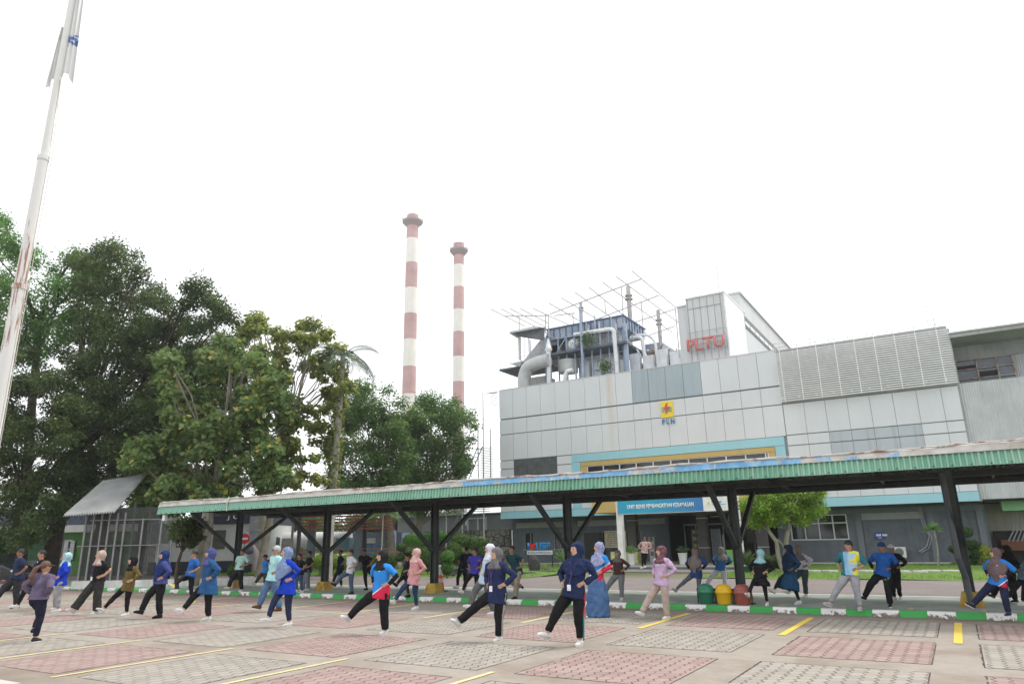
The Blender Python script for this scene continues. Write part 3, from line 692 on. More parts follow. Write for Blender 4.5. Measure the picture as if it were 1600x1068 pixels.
# ------------------------------------------------------------------ rear hall and tower with red letters
M_twr = NM('tower_cladding', .55); _x = M_twr.xyz(); _w = M_twr.M('FRACT', M_twr.M('MULTIPLY', M_twr.M('ADD', _x[0], _x[1]), 4.))
M_twr.col(M_twr.mix(M_twr.ramp(M_twr.noise(1.2, 5, .7, stretch=(2, 2, .15)), .45, .8, 0, .45), (.56, .57, .57), (.34, .35, .34))).bump(_w, .5, .03); M_twr = M_twr.m
t = thing('boiler_hall', (-13, 60, 12), 'tall pale metal hall with slanted window strip behind the letter tower', 'building')
pA = Yp(1154.5, 458, 58); xr = pA[0]; zt = pA[2]; xl = Yp(1128, 462, 58)[0]
b = MB(); b.box(xl-.3, xr, 58, 105, 11, zt); b.build('wall', M_twr, t)
b = MB(); zA = Xp(1161, 492, xr)[2]; zB = Xp(1163, 510, xr)[2]
b.box(xr+.002, xr+.06, 58.5, 95, zB, zA); w_ = b.build('window', plain('strip_dark', (.16, .16, .16), .6), t)
b = MB(); y = 58.8
while y < 95: b.box(xr+.06, xr+.09, y, y+1.5, zB+.25, zA-.5); y += 1.8
b.build('pane', plain('pane_bright', (.78, .80, .80), .3, .03), w_)
b = MB(); b.box(xl-.35, xr+.15, 57.9, 105.1, zt, zt+.15); b.build('roof', M_lgrey, t)
t = thing('letter_tower', (-15, 52, 12), 'square panelled tower carrying big red letters behind the parapet', 'tower')
q0, q1, q2 = Yp(1071, 468.4, 52), Yp(1131.5, 460, 52), Yp(1055.5, 477, 52)
b = MB(); b.box(q0[0], q1[0], 52, 57.9, 11, q0[2]); b.box(q2[0], q0[0]-.01, 52.3, 57.9, 11, q2[2]-.1); b.build('wall', M_twr, t)
b = MB(); n = 5
for i in range(1, n): x = q0[0]+(q1[0]-.3-q0[0])*i/n; b.box(x-.012, x+.012, 51.97, 51.998, 11, q0[2]-.05)
for py in (483, 532): zz = Yp(1090, py-2, 52)[2]; b.box(q0[0]+.1, q1[0]-.35, 51.965, 51.996, zz-.02, zz+.02)
b.box(q0[0]+.08, q0[0]+.12, 51.96, 51.998, 11, q0[2]); b.box(q1[0]-.36, q1[0]-.33, 51.96, 51.998, 11, q0[2]); b.build('joint', plain('joint_grey', (.28, .28, .28), .7), t)
b = MB(); b.box(q1[0]-.08, q1[0]+.02, 51.9, 57.9, 11, q0[2]+.05); b.box(q0[0]-.05, q1[0]+.05, 51.9, 58.3, q0[2]+.0, q0[2]+.12); b.box(q2[0]-.05, q0[0]-.06, 52.2, 58, q2[2]-.1, q2[2]); b.build('trim', plain('trim_white', (.7, .7, .7), .5), t)
l0, l1 = Yp(1076.5, 552, 51.6), Yp(1133.5, 520, 51.6)
lt = thing('tower_lettering', (l0[0], 51.6, l0[2]), 'large red letters standing on the panelled tower', 'sign')
wr_ = place_text('lettering', 'PLTU', l0[0]-.05, l1[0]-.1, l0[2]+.1, l1[2]-.1, 51.5, plain('letter_red', (.52, .16, .14), .5, .15, 2), lt, .12, True)
b = MB()
for k in range(4): z = l0[2]+.15+k*.5; b.beam((l0[0], 51.8, z), (l1[0], 51.8, z), .03, .03)
for k in range(7): x = l0[0]+(l1[0]-l0[0])*k/6; b.beam((x, 51.8, l0[2]-.1), (x, 51.8, l1[2]-.2), .03, .03)
b.build('letter_frame', M_mgrey, lt)
a0 = Yp(1122, 440, 62); a1 = Yp(1113, 322, 62)
b = MB(); b.tube([(a0[0], 62, 19), (a0[0], 62, a1[2])], [.06, .02], 6)
for k in range(24): z = a0[2]+(a1[2]-a0[2])*k/24; b.beam((a0[0]-.12, 62, z), (a0[0]+.12, 62, z+.2), .02, .02)
o = b.build('antenna_mast', M_lgrey); rebase(o, (a0[0], 62, 19)); tag(o, 'very thin faint lattice mast rising above the letter tower', 'antenna')
# ------------------------------------------------------------------ boiler plant on the roof
bo_ = thing('boiler_plant', (-28, 62, 13), 'weathered blue and white boiler plant of ducts, pipes and walkways above the facade', 'boiler plant')
M_blu = NM('boiler_blue', .6); M_blu.col(M_blu.mix(M_blu.ramp(M_blu.noise(1.3, 7, .75), .45, .62), (.22, .29, .40), (.42, .45, .48))); M_blu = M_blu.m
M_bw = plain('boiler_white', (.68, .69, .69), .6, .15, 1.2, streak=.4); M_bd = plain('boiler_dark', (.10, .12, .15), .8, .3, 1)  # last one: dark blue grey of walkways, motor and handrails
Y1 = 62.
def bx2(b, pa, pb, y0, y1):    # box whose front face spans two picture points on plane y0
    a, c = Yp(*pa, y0), Yp(*pb, y0); b.box(min(a[0], c[0]), max(a[0], c[0]), y0, y1, min(a[2], c[2]), max(a[2], c[2]))
cA, cB = Yp(856, 515, Y1), Yp(973.3, 493.7, Y1); zb = Yp(975, 509.6, Y1)[2]; yb = Xp(1007, 516, cB[0])[1]
b = MB(); b.box(cA[0], cB[0], Y1, yb, zb, cB[2]); b.build('blue_casing', M_blu, bo_)
b = MB(); n = 12
for i in range(n+1): x = cA[0]+(cB[0]-cA[0])*i/n; b.box(x-.05, x+.05, Y1-.1, Y1-.004, zb, cB[2]+.02)
for i in range(1, 8): y = Y1+(yb-Y1)*i/8; b.box(cB[0]+.004, cB[0]+.1, y-.05, y+.05, zb, cB[2]+.02)
b.box(cA[0]-.15, cB[0]+.15, Y1-.15, yb+.1, cB[2]+.02, cB[2]+.14); b.build('rib', plain('rib_blue', (.12, .16, .25), .6, .2, 2), bo_)
# main casings below
w1, w2 = Yp(975, 536, Y1)[2], Yp(975, 580, Y1)[2]; zroof = 13.2
b = MB(); b.box(cA[0]+1.5, cB[0]-1.0, Y1+1.2, yb-1, w1, zb-.01); b.box(cA[0]+2.6, cB[0]-1.6, Y1+1.6, yb-1, zroof, w1-.3); b.build('white_casing', M_bw, bo_)
b = MB(); x = cA[0]+2.6
while x < cB[0]-1.6: b.box(x, x+.04, Y1+1.56, Y1+1.598, zroof, w1-.4); x += 1.1
for z in (14.3, 15.2, 16.1, 17.0): b.box(cA[0]+2.6, cB[0]-1.6, Y1+1.55, Y1+1.59, z, z+.04)
b.build('casing_joint', M_mgrey, bo_)
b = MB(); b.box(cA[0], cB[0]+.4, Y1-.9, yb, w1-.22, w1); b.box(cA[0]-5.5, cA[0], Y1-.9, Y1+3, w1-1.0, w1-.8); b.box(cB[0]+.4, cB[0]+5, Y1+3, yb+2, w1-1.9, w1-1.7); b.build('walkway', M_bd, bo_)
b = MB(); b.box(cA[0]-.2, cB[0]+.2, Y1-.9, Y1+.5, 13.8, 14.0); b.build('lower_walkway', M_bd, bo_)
b = MB(); x = cA[0]-.1
for k in range(9):
    xx = cA[0]+.2+k*(cB[0]-cA[0])/9; b.box(xx, xx+.12, Y1-.15, Y1, 13.4, zb); 
for z in (15.0, 16.2, w1+1.6): b.box(cA[0], cB[0], Y1-.1, Y1+.02, z, z+.09)
for k in range(5): xx = cA[0]+1+k*2; b.beam((xx, Y1-.2, w1+.1), (xx+1.2, Y1-.2, zb-.1), .08, .08)
b.build('steel_frame', plain('column_blue', (.30, .37, .48), .6, .2, 1), bo_)
rl = MB()
def railing(b, x0, x1, y, z):
    for h in (.5, 1.0): b.beam((x0, y, z+h), (x1, y, z+h), .04, .04)
    x = x0
    while x <= x1+.01: b.beam((x, y, z), (x, y, z+1.0), .04, .04); x += 1.3
railing(rl, cA[0]+3, cB[0]+.4, Y1-.85, w1); railing(rl, cA[0]+3, cB[0], Y1-.85, 14.0); railing(rl, cA[0]-5.4, cA[0]-.5, Y1-.85, w1-.8); railing(rl, cB[0]+.6, cB[0]+4.5, Y1+3.1, w1-1.7)
rl.build('railing', M_mgrey, bo_)
# steel columns
b = MB()
for px in (853.5, 978): x = Yp(px, 540, Y1-.3)[0]; b.box(x-.16, x+.16, Y1-.4, Y1-.1, 13, zb+.2)
b.box(cA[0]-.3, cA[0]+.1, Y1, Y1+.3, 13, zb+.6); b.box(cB[0]-.3, cB[0]-.003, Y1+.1, Y1+.5, 13, zb)
x = Yp(909, 540, Y1-1.4)[0]; b.tube([(x, Y1-1.4, 13), (x, Y1-1.4, cB[2]+1.2)], .12, 8)
b.build('column', plain('column_blue', (.30, .37, .48), .6, .2, 1), bo_)
# drum
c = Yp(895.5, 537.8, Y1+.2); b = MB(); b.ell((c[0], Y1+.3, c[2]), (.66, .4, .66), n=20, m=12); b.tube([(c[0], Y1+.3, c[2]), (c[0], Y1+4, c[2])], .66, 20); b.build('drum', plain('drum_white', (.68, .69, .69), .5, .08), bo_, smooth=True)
# pipes
def pipe(pxs, y, r, name='pipe', mat=M_bw):
    pts = [Yp(px, py, y) for px, py in pxs]
    P_ = [pts[0]]
    for i in range(1, len(pts)-1):
        a, m_, c_ = pts[i-1], pts[i], pts[i+1]; ra = min(.45, np.linalg.norm(a-m_)*.4, np.linalg.norm(c_-m_)*.4)
        s0 = m_+(a-m_)/np.linalg.norm(a-m_)*ra; s1 = m_+(c_-m_)/np.linalg.norm(c_-m_)*ra
        for q in (0, .33, .66, 1): P_.append((1-q)**2*s0+2*q*(1-q)*m_+q*q*s1)
    P_.append(pts[-1]); b = MB(); b.tube(P_, r, 12); b.build(name, mat, bo_, smooth=True)
pipe([(897, 523), (959, 513), (965, 590)], Y1-1.0, .2); pipe([(985, 528), (1003, 526), (1007, 556), (1018, 566)], Y1+1.5, .19)
pipe([(993, 523), (1013, 523), (1024, 534), (1026, 556)], Y1+2, .13); pipe([(1018, 556), (1018, 580)], Y1+2, .16)
pipe([(820, 612), (818, 592), (824, 573), (845, 565), (858, 562)], Y1-2, .66, 'duct', plain('duct_grey', (.44, .45, .45), .55, .15, 1)); pipe([(881, 600), (885, 580), (895, 578)], Y1-1.5, .22)
pipe([(858, 600), (857, 546)], Y1-1.8, .22, 'stack', plain('stack_white', (.66, .67, .68), .5)); 
c = Yp(857, 544, Y1-1.8); b = MB(); b.tube([(c[0], c[1], c[2]-.4), (c[0], c[1], c[2]-.1), (c[0], c[1], c[2]), (c[0], c[1], c[2]+1.0)], [.22, .4, .3, .08], 12); b.build('stack_cap', plain('stack_white', (.66, .67, .68), .5), bo_, smooth=True)
b = MB(); q0, q1 = Yp(864, 561, Y1-1.2), Yp(892, 576, Y1-1.2); xm, r_ = (q0[0]+q1[0])/2, (q1[0]-q0[0])/2
b.tube([(xm, Y1+.2, q1[2]), (xm, Y1+.2, q0[2])], r_, 20); b.build('tank', plain('tank_grey', (.40, .41, .40), .45, .15, 1, metal=.3), bo_, smooth=True)
b = MB(); q0, q1 = Yp(827, 590, Y1-.2), Yp(852, 600, Y1-.2); b.box(q0[0], q1[0], Y1-.2, Y1+2, 12.8, q0[2]); 
q0 = Yp(822, 548, Y1+.5); b.slab([(q0[0]-1.2, Y1+1, q0[2]-1.4), (q0[0]+3.5, Y1+1, q0[2]-1.4), (q0[0]+3.5, Y1+1, q0[2]+1.2), (q0[0]+1.6, Y1+1, q0[2]+1.2)], (0, 3, 0))
q0 = Yp(868, 545, Y1+.5); b.slab([(q0[0]-.9, Y1+1, q0[2]-1), (q0[0]+.6, Y1+1, q0[2]-1), (q0[0]+.1, Y1+1, q0[2]+.6), (q0[0]-.6, Y1+1, q0[2]+.6)], (0, 2, 0)); b.build('hopper', plain('hopper_grey', (.40, .40, .40), .6, .2, 1.5, streak=.4), bo_)
# projecting vent roof at the left
v = [Yp(812, 526, Y1-1.2), Yp(797, 519, Y1-2.6), Yp(835, 511, Y1-2.6), Yp(852, 513, Y1)]
b = MB(); b.slab([v[0], v[1], v[2], v[3], Yp(850, 532, Y1)], (0, 0, .12)); b.build('vent_roof', plain('vent_grey', (.22, .23, .25), .7, .2, 2), bo_)
b = MB(); b.beam(Yp(797, 519, Y1-2.6), Yp(840, 511, Y1-2.6), .2, .2); b.beam(Yp(797, 519, Y1-2.6), Yp(812, 528, Y1-1.2), .2, .2)
x = Yp(812, 545, Y1-1.5); b.tube([(x[0], x[1], Yp(812, 562, Y1-1.5)[2]), (x[0], x[1], Yp(812, 527, Y1-1.5)[2])], .16, 8); b.build('vent_frame', M_lgrey, bo_)
b = MB(); q = [Yp(797, 568, Y1-2), Yp(816, 564, Y1-2), Yp(812, 572, Y1-2)]; b.slab(q, (0, 1.2, 0)); b.build('bracket', M_mgrey, bo_)
# second blue tank and clutter
q0, q1 = Yp(1008, 538, Y1+6), Yp(1036, 560, Y1+6); b = MB(); b.box(q0[0], q1[0], Y1+6, Y1+12, q1[2]-.5, q0[2]); b.build('blue_tank', M_blu, bo_)
q0, q1 = Yp(1000, 562, Y1+3), Yp(1056, 600, Y1+3); b = MB(); b.box(q0[0]-1, q1[0], Y1+4, Y1+9, 12.5, Yp(1030, 563, Y1+4)[2]); b.build('side_casing', plain('side_grey', (.35, .36, .37), .6, .25, 1.5), bo_)
b = MB(); random.seed(21)
for i in range(34):
    q = Yp(random.uniform(1010, 1055), random.uniform(548, 574), Y1+random.uniform(2.2, 3.6)); s_ = random.uniform(.12, .5)
    if i % 3: b.tube([q, q+np.array((random.uniform(-.6, .6), 0, random.uniform(-.2, .9)))], s_*.35, 8)
    else: b.ell(q, (s_, s_, s_*.8), n=10, m=6)
b.build('valves', plain('valve_brown', (.24, .20, .18), .7, .5, 2), bo_)
for nm, (x0, y0), (x1, y1), r_ in (('vent_stack', (983, 447), (985, 503), .24), ('vent_stack', (1029, 484), (1033, 545), .2), ('vent_stack', (909, 472), (909, 506), .17)):
    a, c = Yp(x0, y0, Y1+3), Yp(x1, y1, Y1+3); b = MB(); z0 = c[2]-2
    b.tube([(c[0], Y1+3, z0), (c[0], Y1+3, a[2])], r_, 12); h = a[2]-c[2]
    for f_ in (.62, .72): b.tube([(c[0], Y1+3, c[2]+h*f_), (c[0], Y1+3, c[2]+h*f_+.14)], r_*1.7, 12)
    b.build(nm, plain('vent_grey2', (.40, .38, .36), .6, .25, 1.5), bo_)
# extra ladders, panels and growth that crowd the plant
b = MB(); random.seed(44)
for k in range(34):
    x = random.uniform(cA[0]-3.5, cB[0]+.2); y = Y1-random.uniform(.2, .8); z0_ = random.choice([14.0, w1]); b.tube([(x, y, z0_), (x, y, z0_+random.uniform(1.2, 3.2))], random.uniform(.03, .09), 6)
for k in range(10):
    x = random.uniform(cA[0]+.5, cB[0]-2); z_ = random.uniform(13.6, zb-.5); b.tube([(x, Y1+.9, z_), (x+random.uniform(1, 4), Y1+.9, z_)], random.uniform(.04, .1), 6)
b.build('small_pipes', plain('pipe_mid', (.40, .42, .45), .6, .3, 1.5), bo_)
b = MB()
for k in range(8): x = cA[0]+3+k*1.35; b.box(x, x+1.05, Y1+1.0, Y1+1.55, 14.1+(k % 3)*.5, w1-.9-(k % 2)*.4)
b.build('insulated_box', plain('insulation', (.62, .64, .66), .55, .15, 1.1, streak=.4), bo_)
b = MB()
for (px0, py0, px1, py1) in ((853, 520, 866, 528), (905, 510, 911, 518), (976, 512, 980, 532), (938, 590, 946, 578), (995, 545, 1003, 560)): b.beam(Yp(px0, py0, Y1-.5), Yp(px1, py1, Y1-.5), .14, .14)
for k in range(7): x = cB[0]-2.4; b.beam((x, Y1-.9, 14+k*.45), (x+.6, Y1-.9, 14+k*.45), .04, .04)
b.build('strut', M_blu, bo_)
for k in range(9):
    q = Yp(1012+k*4.6, 548+(k % 3)*5, Y1+5); b = MB(); b.tube([(q[0], q[1], 13), q], .07+.05*(k % 3), 8); b.ell(q, (.17, .17, .17), n=10, m=6); b.build('vessel', [M_bw, M_blu, M_mgrey][k % 3], bo_, smooth=True)
# lattice roof frame without its sheets
b = MB(); YL = 59.
rods = [((987, 422.7), (1055, 479.4)), ((963, 432), (1059, 503)), ((941.8, 441), (1051, 519.6)), ((920, 448.5), (1010, 521)), ((898.5, 456.7), (960, 499)), ((876.8, 465), (931, 497)), ((858, 473.6), (909, 503)),
        ((766.5, 482.5), (821, 510)), ((783, 482.5), (840.7, 512)), ((797, 482), (853, 511)), ((813, 482), (857, 505)), ((832.5, 481.4), (890, 508))]
for (a, c) in rods:
    p = Yp(*a, YL); q = Xp(*c, p[0]); 
    if q[1] < YL or q[1] > 90: q = np.array([p[0], YL+12, p[2]])
    b.beam(p, q, .07, .1)
for (a, c), yy in ((((859, 490.7), (1001.5, 436)), YL+1), (((921, 503), (1030, 461)), YL+5), (((993, 503), (1055, 482.5)), YL+9), (((1014, 523.7), (1055, 509)), YL+13), (((787, 493.8), (855, 493)), YL+1.5), (((866, 493), (898, 489)), YL+1)):
    b.beam(Yp(*a, yy), Yp(*c, yy), .09, .1)
for px, py0, py1 in ((971, 449, 495), (1002, 473, 512), (811, 494, 527), (852, 490, 520), (857, 490, 520), (895, 489, 510), (945, 470, 490), (1055, 480, 560)):
    a = Yp(px, py0, YL+3.2); c = Yp(px, py1, YL+3.2); b.beam((a[0], a[1], c[2]), a, .09, .09)
b.build('roof_lattice', plain('lattice_grey', (.42, .41, .38), .6, .15), bo_)
for px in (895.5+22, 950): pass
# ------------------------------------------------------------------ the two striped chimneys
M_chr = plain('chimney_red_hazed', (.47, .31, .30), .8, .12, .35, streak=.2); M_chw = plain('chimney_white', (.74, .72, .67), .8, .06, .3, streak=.3); M_chg = plain('chimney_ring', (.32, .27, .27), .8)  # red paled so that distance haze sits in the paint
def chimney(label, px_top, py_top, py_rows, yw, rtop, rbot, first_red=True):
    c = Yp(px_top, py_top, yw); x = c[0]; H = c[2]
    t = thing('striped_chimney', (x, yw, 0), label, 'chimney', 'striped chimneys behind the trees')
    zs = [H]+[Yp(px_top, py, yw)[2] for py in py_rows]; n = len(zs)
    zs.append(zs[-1]-(zs[-2]-zs[-1])); 
    while zs[-1] > 0: zs.append(max(0, zs[-1]-(zs[-3]-zs[-2])))
    for i in range(len(zs)-1):
        z1, z0 = zs[i], zs[i+1]; r = lambda z: rbot+(rtop-rbot)*z/H
        b = MB(); b.tube([(x, yw, z0), (x, yw, z1)], [r(z0), r(z1)], 32); b.build('band', M_chr if i % 2 == 0 else M_chw, t, smooth=True)
    g_ = MB(); g_.tube([(x, yw, H-2.6), (x, yw, H-1.7), (x, yw, H-1.3)], [rtop+.1, rtop*1.75, rtop*1.75], 32); g_.build('gallery', M_chg, t)
    g_ = MB()
    for k in range(16): a = k*math.pi/8; p = np.array((x+rtop*1.8*math.cos(a), yw+rtop*1.8*math.sin(a), H-1.3)); g_.beam(p, p+np.array((0, 0, .9)), .06, .06)
    g_.tube([(x+rtop*1.8*math.cos(k*math.pi/12), yw+rtop*1.8*math.sin(k*math.pi/12), H-.4) for k in range(25)], .04, 5); g_.build('railing', M_chg, t)
chimney('taller left red and white banded chimney with dark top gallery', 645, 337, [373.5, 411, 450, 490, 530, 572], 110, 1.28, 1.5)
chimney('shorter right red and white banded chimney nearer the building', 717, 381, [414.5, 449, 484, 519, 557.5, 596.5], 110, 1.08, 1.2)
# ------------------------------------------------------------------ flagpole
pX, pY = (lambda p: (p[0], p[1]))(DP(41, 394, 11.2))
fp_ = thing('flagpole', (pX, pY, .25), 'tall white flagpole with rust runs at the left edge', 'flagpole')
def zof(py, px):
    r = ray(px, py); t_ = math.hypot(pX, pY)/math.hypot(r[0], r[1]); return CH+t_*r[2]
z1 = zof(448, 28); z2 = zof(248, 69); z3 = zof(127, 92); z4 = zof(-60, 130)
mp = NM('pole_white', .5); nn = mp.noise(2.2, 6, .7, stretch=(15, 15, .9)); zz = mp.xyz()[2]
hb = mp.M('MULTIPLY', mp.ramp(zz, z1-2.2, z1-.2, 0, 1), mp.ramp(zz, z1+.2, z1+1.8, 1, 0))
f_ = mp.ramp(mp.M('ADD', nn, mp.M('MULTIPLY', hb, .24)), .70, .76, 0, .9)
mp.col(mp.mix(f_, (.66, .66, .64), mp.mix(mp.noise(8), (.16, .05, .03), (.42, .2, .10)))); M_pole = mp.m
for (za, zb_, r0) in ((.25, z1, .098), (z1, z2, .083), (z2, z4, .058)):
    b = MB(); b.tube([(pX, pY, za), (pX, pY, zb_)], [r0, r0*.95], 20); b.build('pole_section', M_pole, fp_, smooth=True)
b = MB()
for z, r0 in ((z1, .105), (z2, .09)): b.tube([(pX, pY, z-.04), (pX, pY, z+.04)], r0, 20)
b.build('collar', M_pole, fp_)
b = MB(); b.tube([(pX+.13, pY+.02, 1.0), (pX+.14, pY+.02, z2), (pX+.08, pY, z3)], .006, 5); b.tube([(pX+.16, pY+.05, 1.0), (pX+.17, pY+.05, z2), (pX+.1, pY, z3)], .006, 5); b.build('halyard', plain('rope', (.5, .48, .42), .9), fp_)
# limp flag: pleated sheet hanging down beside the pole
fb = MB(); nz_, nu = 30, 16; zt_, zb_ = zof(-40, 128), zof(126, 100)
def flag(b, w0, w1, side, zt_, zb_, ph, amp):
    P = []
    for i in range(nz_+1):
        q = i/nz_; z = zt_+(zb_-zt_)*q; row = []
        for j in range(nu+1):
            s_ = j/nu; w = w0+(w1-w0)*q; u = side*(.05+w*s_); d = amp*math.sin(s_*15+ph+q*1.5)*(.3+s_*.7)
            row.append(np.array((pX, pY, z+.10*math.sin(s_*5)*q))+RGT*u+FWD*d)
        P.append(row)
    for i in range(nz_):
        for j in range(nu): b.quad(P[i][j], P[i][j+1], P[i+1][j+1], P[i+1][j])
flag(fb, .10, .24, 1, zt_, zb_, 0, .04)
mf = NM('flag_cloth', .8); z_ = mf.xyz()[2]
zc = zof(69, 116); 
mf.col(mf.mix(mf.M('MULTIPLY', mf.M('LESS_THAN', mf.M('ABSOLUTE', mf.M('SUBTRACT', z_, zc)), .11), mf.ramp(mf.noise(14, 3), .42, .5)), (.72, .72, .72), (.10, .18, .42)))
fo = fb.build('flag', mf.m, None, smooth=True); rebase(fo, (pX, pY, zb_)); mz = fo.data
tag(fo, 'limp folded white flag with a blue mark hanging from the pole', 'flag')
mf2 = MB(); flag(mf2, .02, .12, -1, zof(40, 95), zof(128, 80), 2, .05); o = mf2.build('flag_fold', plain('cloth_white', (.75, .75, .75), .8), fo, smooth=True)
# the emblem height is relative to the flag origin
for nd in mf.t.nodes:
    if nd.type == 'MATH' and nd.operation == 'SUBTRACT': nd.inputs[1].default_value = zc-zb_
# ------------------------------------------------------------------ left background, turned towards the lot
M_green = plain('wall_green', (.10, .24, .07), .8, .15, 1, streak=.3); M_dgreen = plain('hoarding_green', (.022, .085, .035), .7, .2, 1)
D = 52.
t = thing('green_building', U2W(*[UZ(110, 905, D)[0], D]), 'low green building with an arched window and white eave behind the aviary', 'building')
def rbox(b, pa, pb, D0, D1):
    a, c = UZ(*pa, D0), UZ(*pb, D0); b.box(min(a[0], c[0]), max(a[0], c[0]), D0, D1, max(-.05, min(a[1], c[1])), max(a[1], c[1]))
b = RB(); rbox(b, (-60, 826), (262, 912), D, D+6); b.build('wall', M_green, t)
b = RB(); rbox(b, (-60, 823), (330, 826.5), D-.8, D+7); b.build('eave', plain('eave_white', (.68, .68, .66), .7), t)
b = RB(); rbox(b, (-60, 798), (228, 822), D+1, D+6); b.build('roof', plain('roof_slate', (.055, .07, .10), .7, .2, 1), t)
b = RB(); rbox(b, (30, 832), (72, 876), D-.12, D-.01); b.build('blind', M_dgreen, t)
a = lambda px, py: UZ(px, py, D-.1)
b = RB(); p_ = [a(88, 873), a(88, 845), a(95, 837), a(101, 845), a(101, 873)]; b.slab([(u, D-.1, z) for u, z in p_], (0, .08, 0)); rbox(b, (74, 845), (86, 872), D-.1, D-.02); rbox(b, (102, 845), (112, 872), D-.1, D-.02); 
w_ = b.build('window', M_glass, t)
b = RB()
for pa, pb in (((73, 844), (75, 873)), ((86, 844), (88, 873)), ((101, 844), (103, 873)), ((111, 844), (113, 873)), ((73, 843), (88, 845)), ((101, 843), (113, 845)), ((73, 857), (87, 858.5)), ((102, 857), (112, 858.5)), ((73, 872), (113, 874))): rbox(b, pa, pb, D-.18, D-.101)
b.build('frame', M_lgrey, w_)
b = RB()
for px in (128, 152, 176, 205, 228, 250): rbox(b, (px, 845), (px+9, 900), D-.14, D-.01)
b.build('door', M_dgreen, t)
t = thing('fence_rail', U2W(UZ(40, 900, 46)[0], 46), 'low grey bar fence in front of the green building', 'fence')
b = RB(); rbox(b, (18, 876), (110, 877.5), 46, 46.05); rbox(b, (18, 882), (110, 883), 46, 46.05)
for i in range(24): rbox(b, (18+i*4, 877), (18.6+i*4, 899), 46, 46.04)
b.build('bars', M_mgrey, t)
# aviary with mono-pitch corrugated roof
av = thing('aviary', U2W(UZ(230, 916, 33)[0], 33), 'tall wire aviary of thin grey posts under a tilted corrugated metal roof', 'aviary')
DA = 33.
wb = RB(); rbox(wb, (112, 907.5), (400, 914), DA, DA+.2); wb.build('base_wall', plain('white_wall_dirty', (.60, .60, .57), .85, .2, 1.2, streak=.5), av)
M_post = plain('post_grey', (.22, .22, .22), .6, .15)
for px in (122, 134, 147, 159, 172, 184, 213, 243, 262):
    u, z = UZ(px, 903, DA+.1); ut, zt_ = UZ(px+9, 806, DA+.1)
    b = RB(); b.box(u-.035, u+.035, DA+.07, DA+.13, .3, zt_+.15 if px < 185 else zt_-.1); b.build('post', M_post, av)
b = RB(); rbox(b, (120, 852.5), (268, 850.9), DA+.03, DA+.16); rbox(b, (140, 812), (275, 810.6), DA+.03, DA+.16); b.build('rail', M_post, av)
for px in (150, 175, 200, 225, 262):
    u, z = UZ(px, 895, DA+3.5); b = RB(); b.box(u-.035, u+.035, DA+3.4, DA+3.5, 0, 4.0); b.build('post', M_post, av)
mm = NM('wire_mesh', .8); mm.col((.045, .05, .045)); X_, Y_, Z_ = mm.xyz()
uu = mm.M('ADD', mm.M('MULTIPLY', X_, float(RGT[0])), mm.M('MULTIPLY', Y_, float(RGT[1])))
g1 = mm.M('LESS_THAN', mm.M('FRACT', mm.M('MULTIPLY', uu, 20.)), .5); g2 = mm.M('LESS_THAN', mm.M('FRACT', mm.M('MULTIPLY', Z_, 20.)), .42)
tr = mm.n('ShaderNodeBsdfTransparent'); ms = mm.n('ShaderNodeMixShader'); mm.L(mm.M('MAXIMUM', g1, g2), ms.inputs[0]); mm.t.links.new(tr.outputs[0], ms.inputs[1]); mm.t.links.new(mm.b.outputs[0], ms.inputs[2])
mm.t.links.new(ms.outputs[0], mm.t.nodes['Material Output'].inputs[0])
b = RB(); a0_, a1_ = UZ(122, 902, DA+.15), UZ(262, 812, DA+.15); b.quad((a0_[0], DA+.2, .35), (a1_[0]-.4, DA+.2, .35), (a1_[0]-.4, DA+.2, 3.6), (a0_[0], DA+.2, 3.6)); b.build('wire_mesh', mm.m, av)
P0, P1, P2, P3 = [np.array(UZ(px, py, dd)+(dd,)) for px, py, dd in ((98, 807, DA-.8), (178, 801, DA-.8), (229, 742, DA+3.6), (160, 753, DA+3.6))]
cr = RB(); n = 20
for i in range(n):
    for h, (ta, tb) in enumerate(((i/n, (i+.5)/n), ((i+.5)/n, (i+1)/n))):
        def pt(t_, far, up):
            q = (P3+(P2-P3)*t_) if far else (P0+(P1-P0)*t_); return (q[0], q[2], q[1]+up)
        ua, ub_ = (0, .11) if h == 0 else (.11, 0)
        cr.cur = h; cr.quad(pt(ta, 0, ua), pt(tb, 0, ub_), pt(tb, 1, ub_), pt(ta, 1, ua))  # one slope of each ridge gets a darker colour as painted shading
o = cr.build('roof', [plain('zinc_sheet', (.54, .55, .55), .5, .12, 1.2), plain('zinc_shaded', (.30, .305, .30), .6, .2, 1.2)], av); sm = o.modifiers.new('thickness', 'SOLIDIFY'); sm.thickness = .01
# white building with dark band, ladder and pipes
D = 50.
t = thing('white_service_building', U2W(UZ(330, 900, D)[0], D), 'white block building with dark top band and big white letters behind the canopy', 'building')
b = RB(); rbox(b, (232, 817), (398, 893), D, D+8); b.build('wall', plain('block_white', (.62, .63, .62), .8, .08, 1.5), t)
b = RB(); rbox(b, (300, 796), (402, 817), D-.3, D+8); b.build('band', plain('band_dark', (.045, .055, .08), .7), t)
b = RB(); rbox(b, (232, 878), (412, 894), D-.1, D+8.1); b.build('base_band', plain('band_base', (.03, .035, .045), .7), t)
b = RB(); rbox(b, (334, 828), (350, 857), D-.1, D-.01); b.build('window', plain('shutter_dark', (.10, .10, .09), .7, .2, 3), t)
b = RB(); rbox(b, (238, 818), (262, 848), D-.1, D-.01); b.build('panel', M_mgrey, t); b = RB(); rbox(b, (268, 838), (276, 847), D-.3, D-.05); b.build('fan_unit', M_mgrey, t)
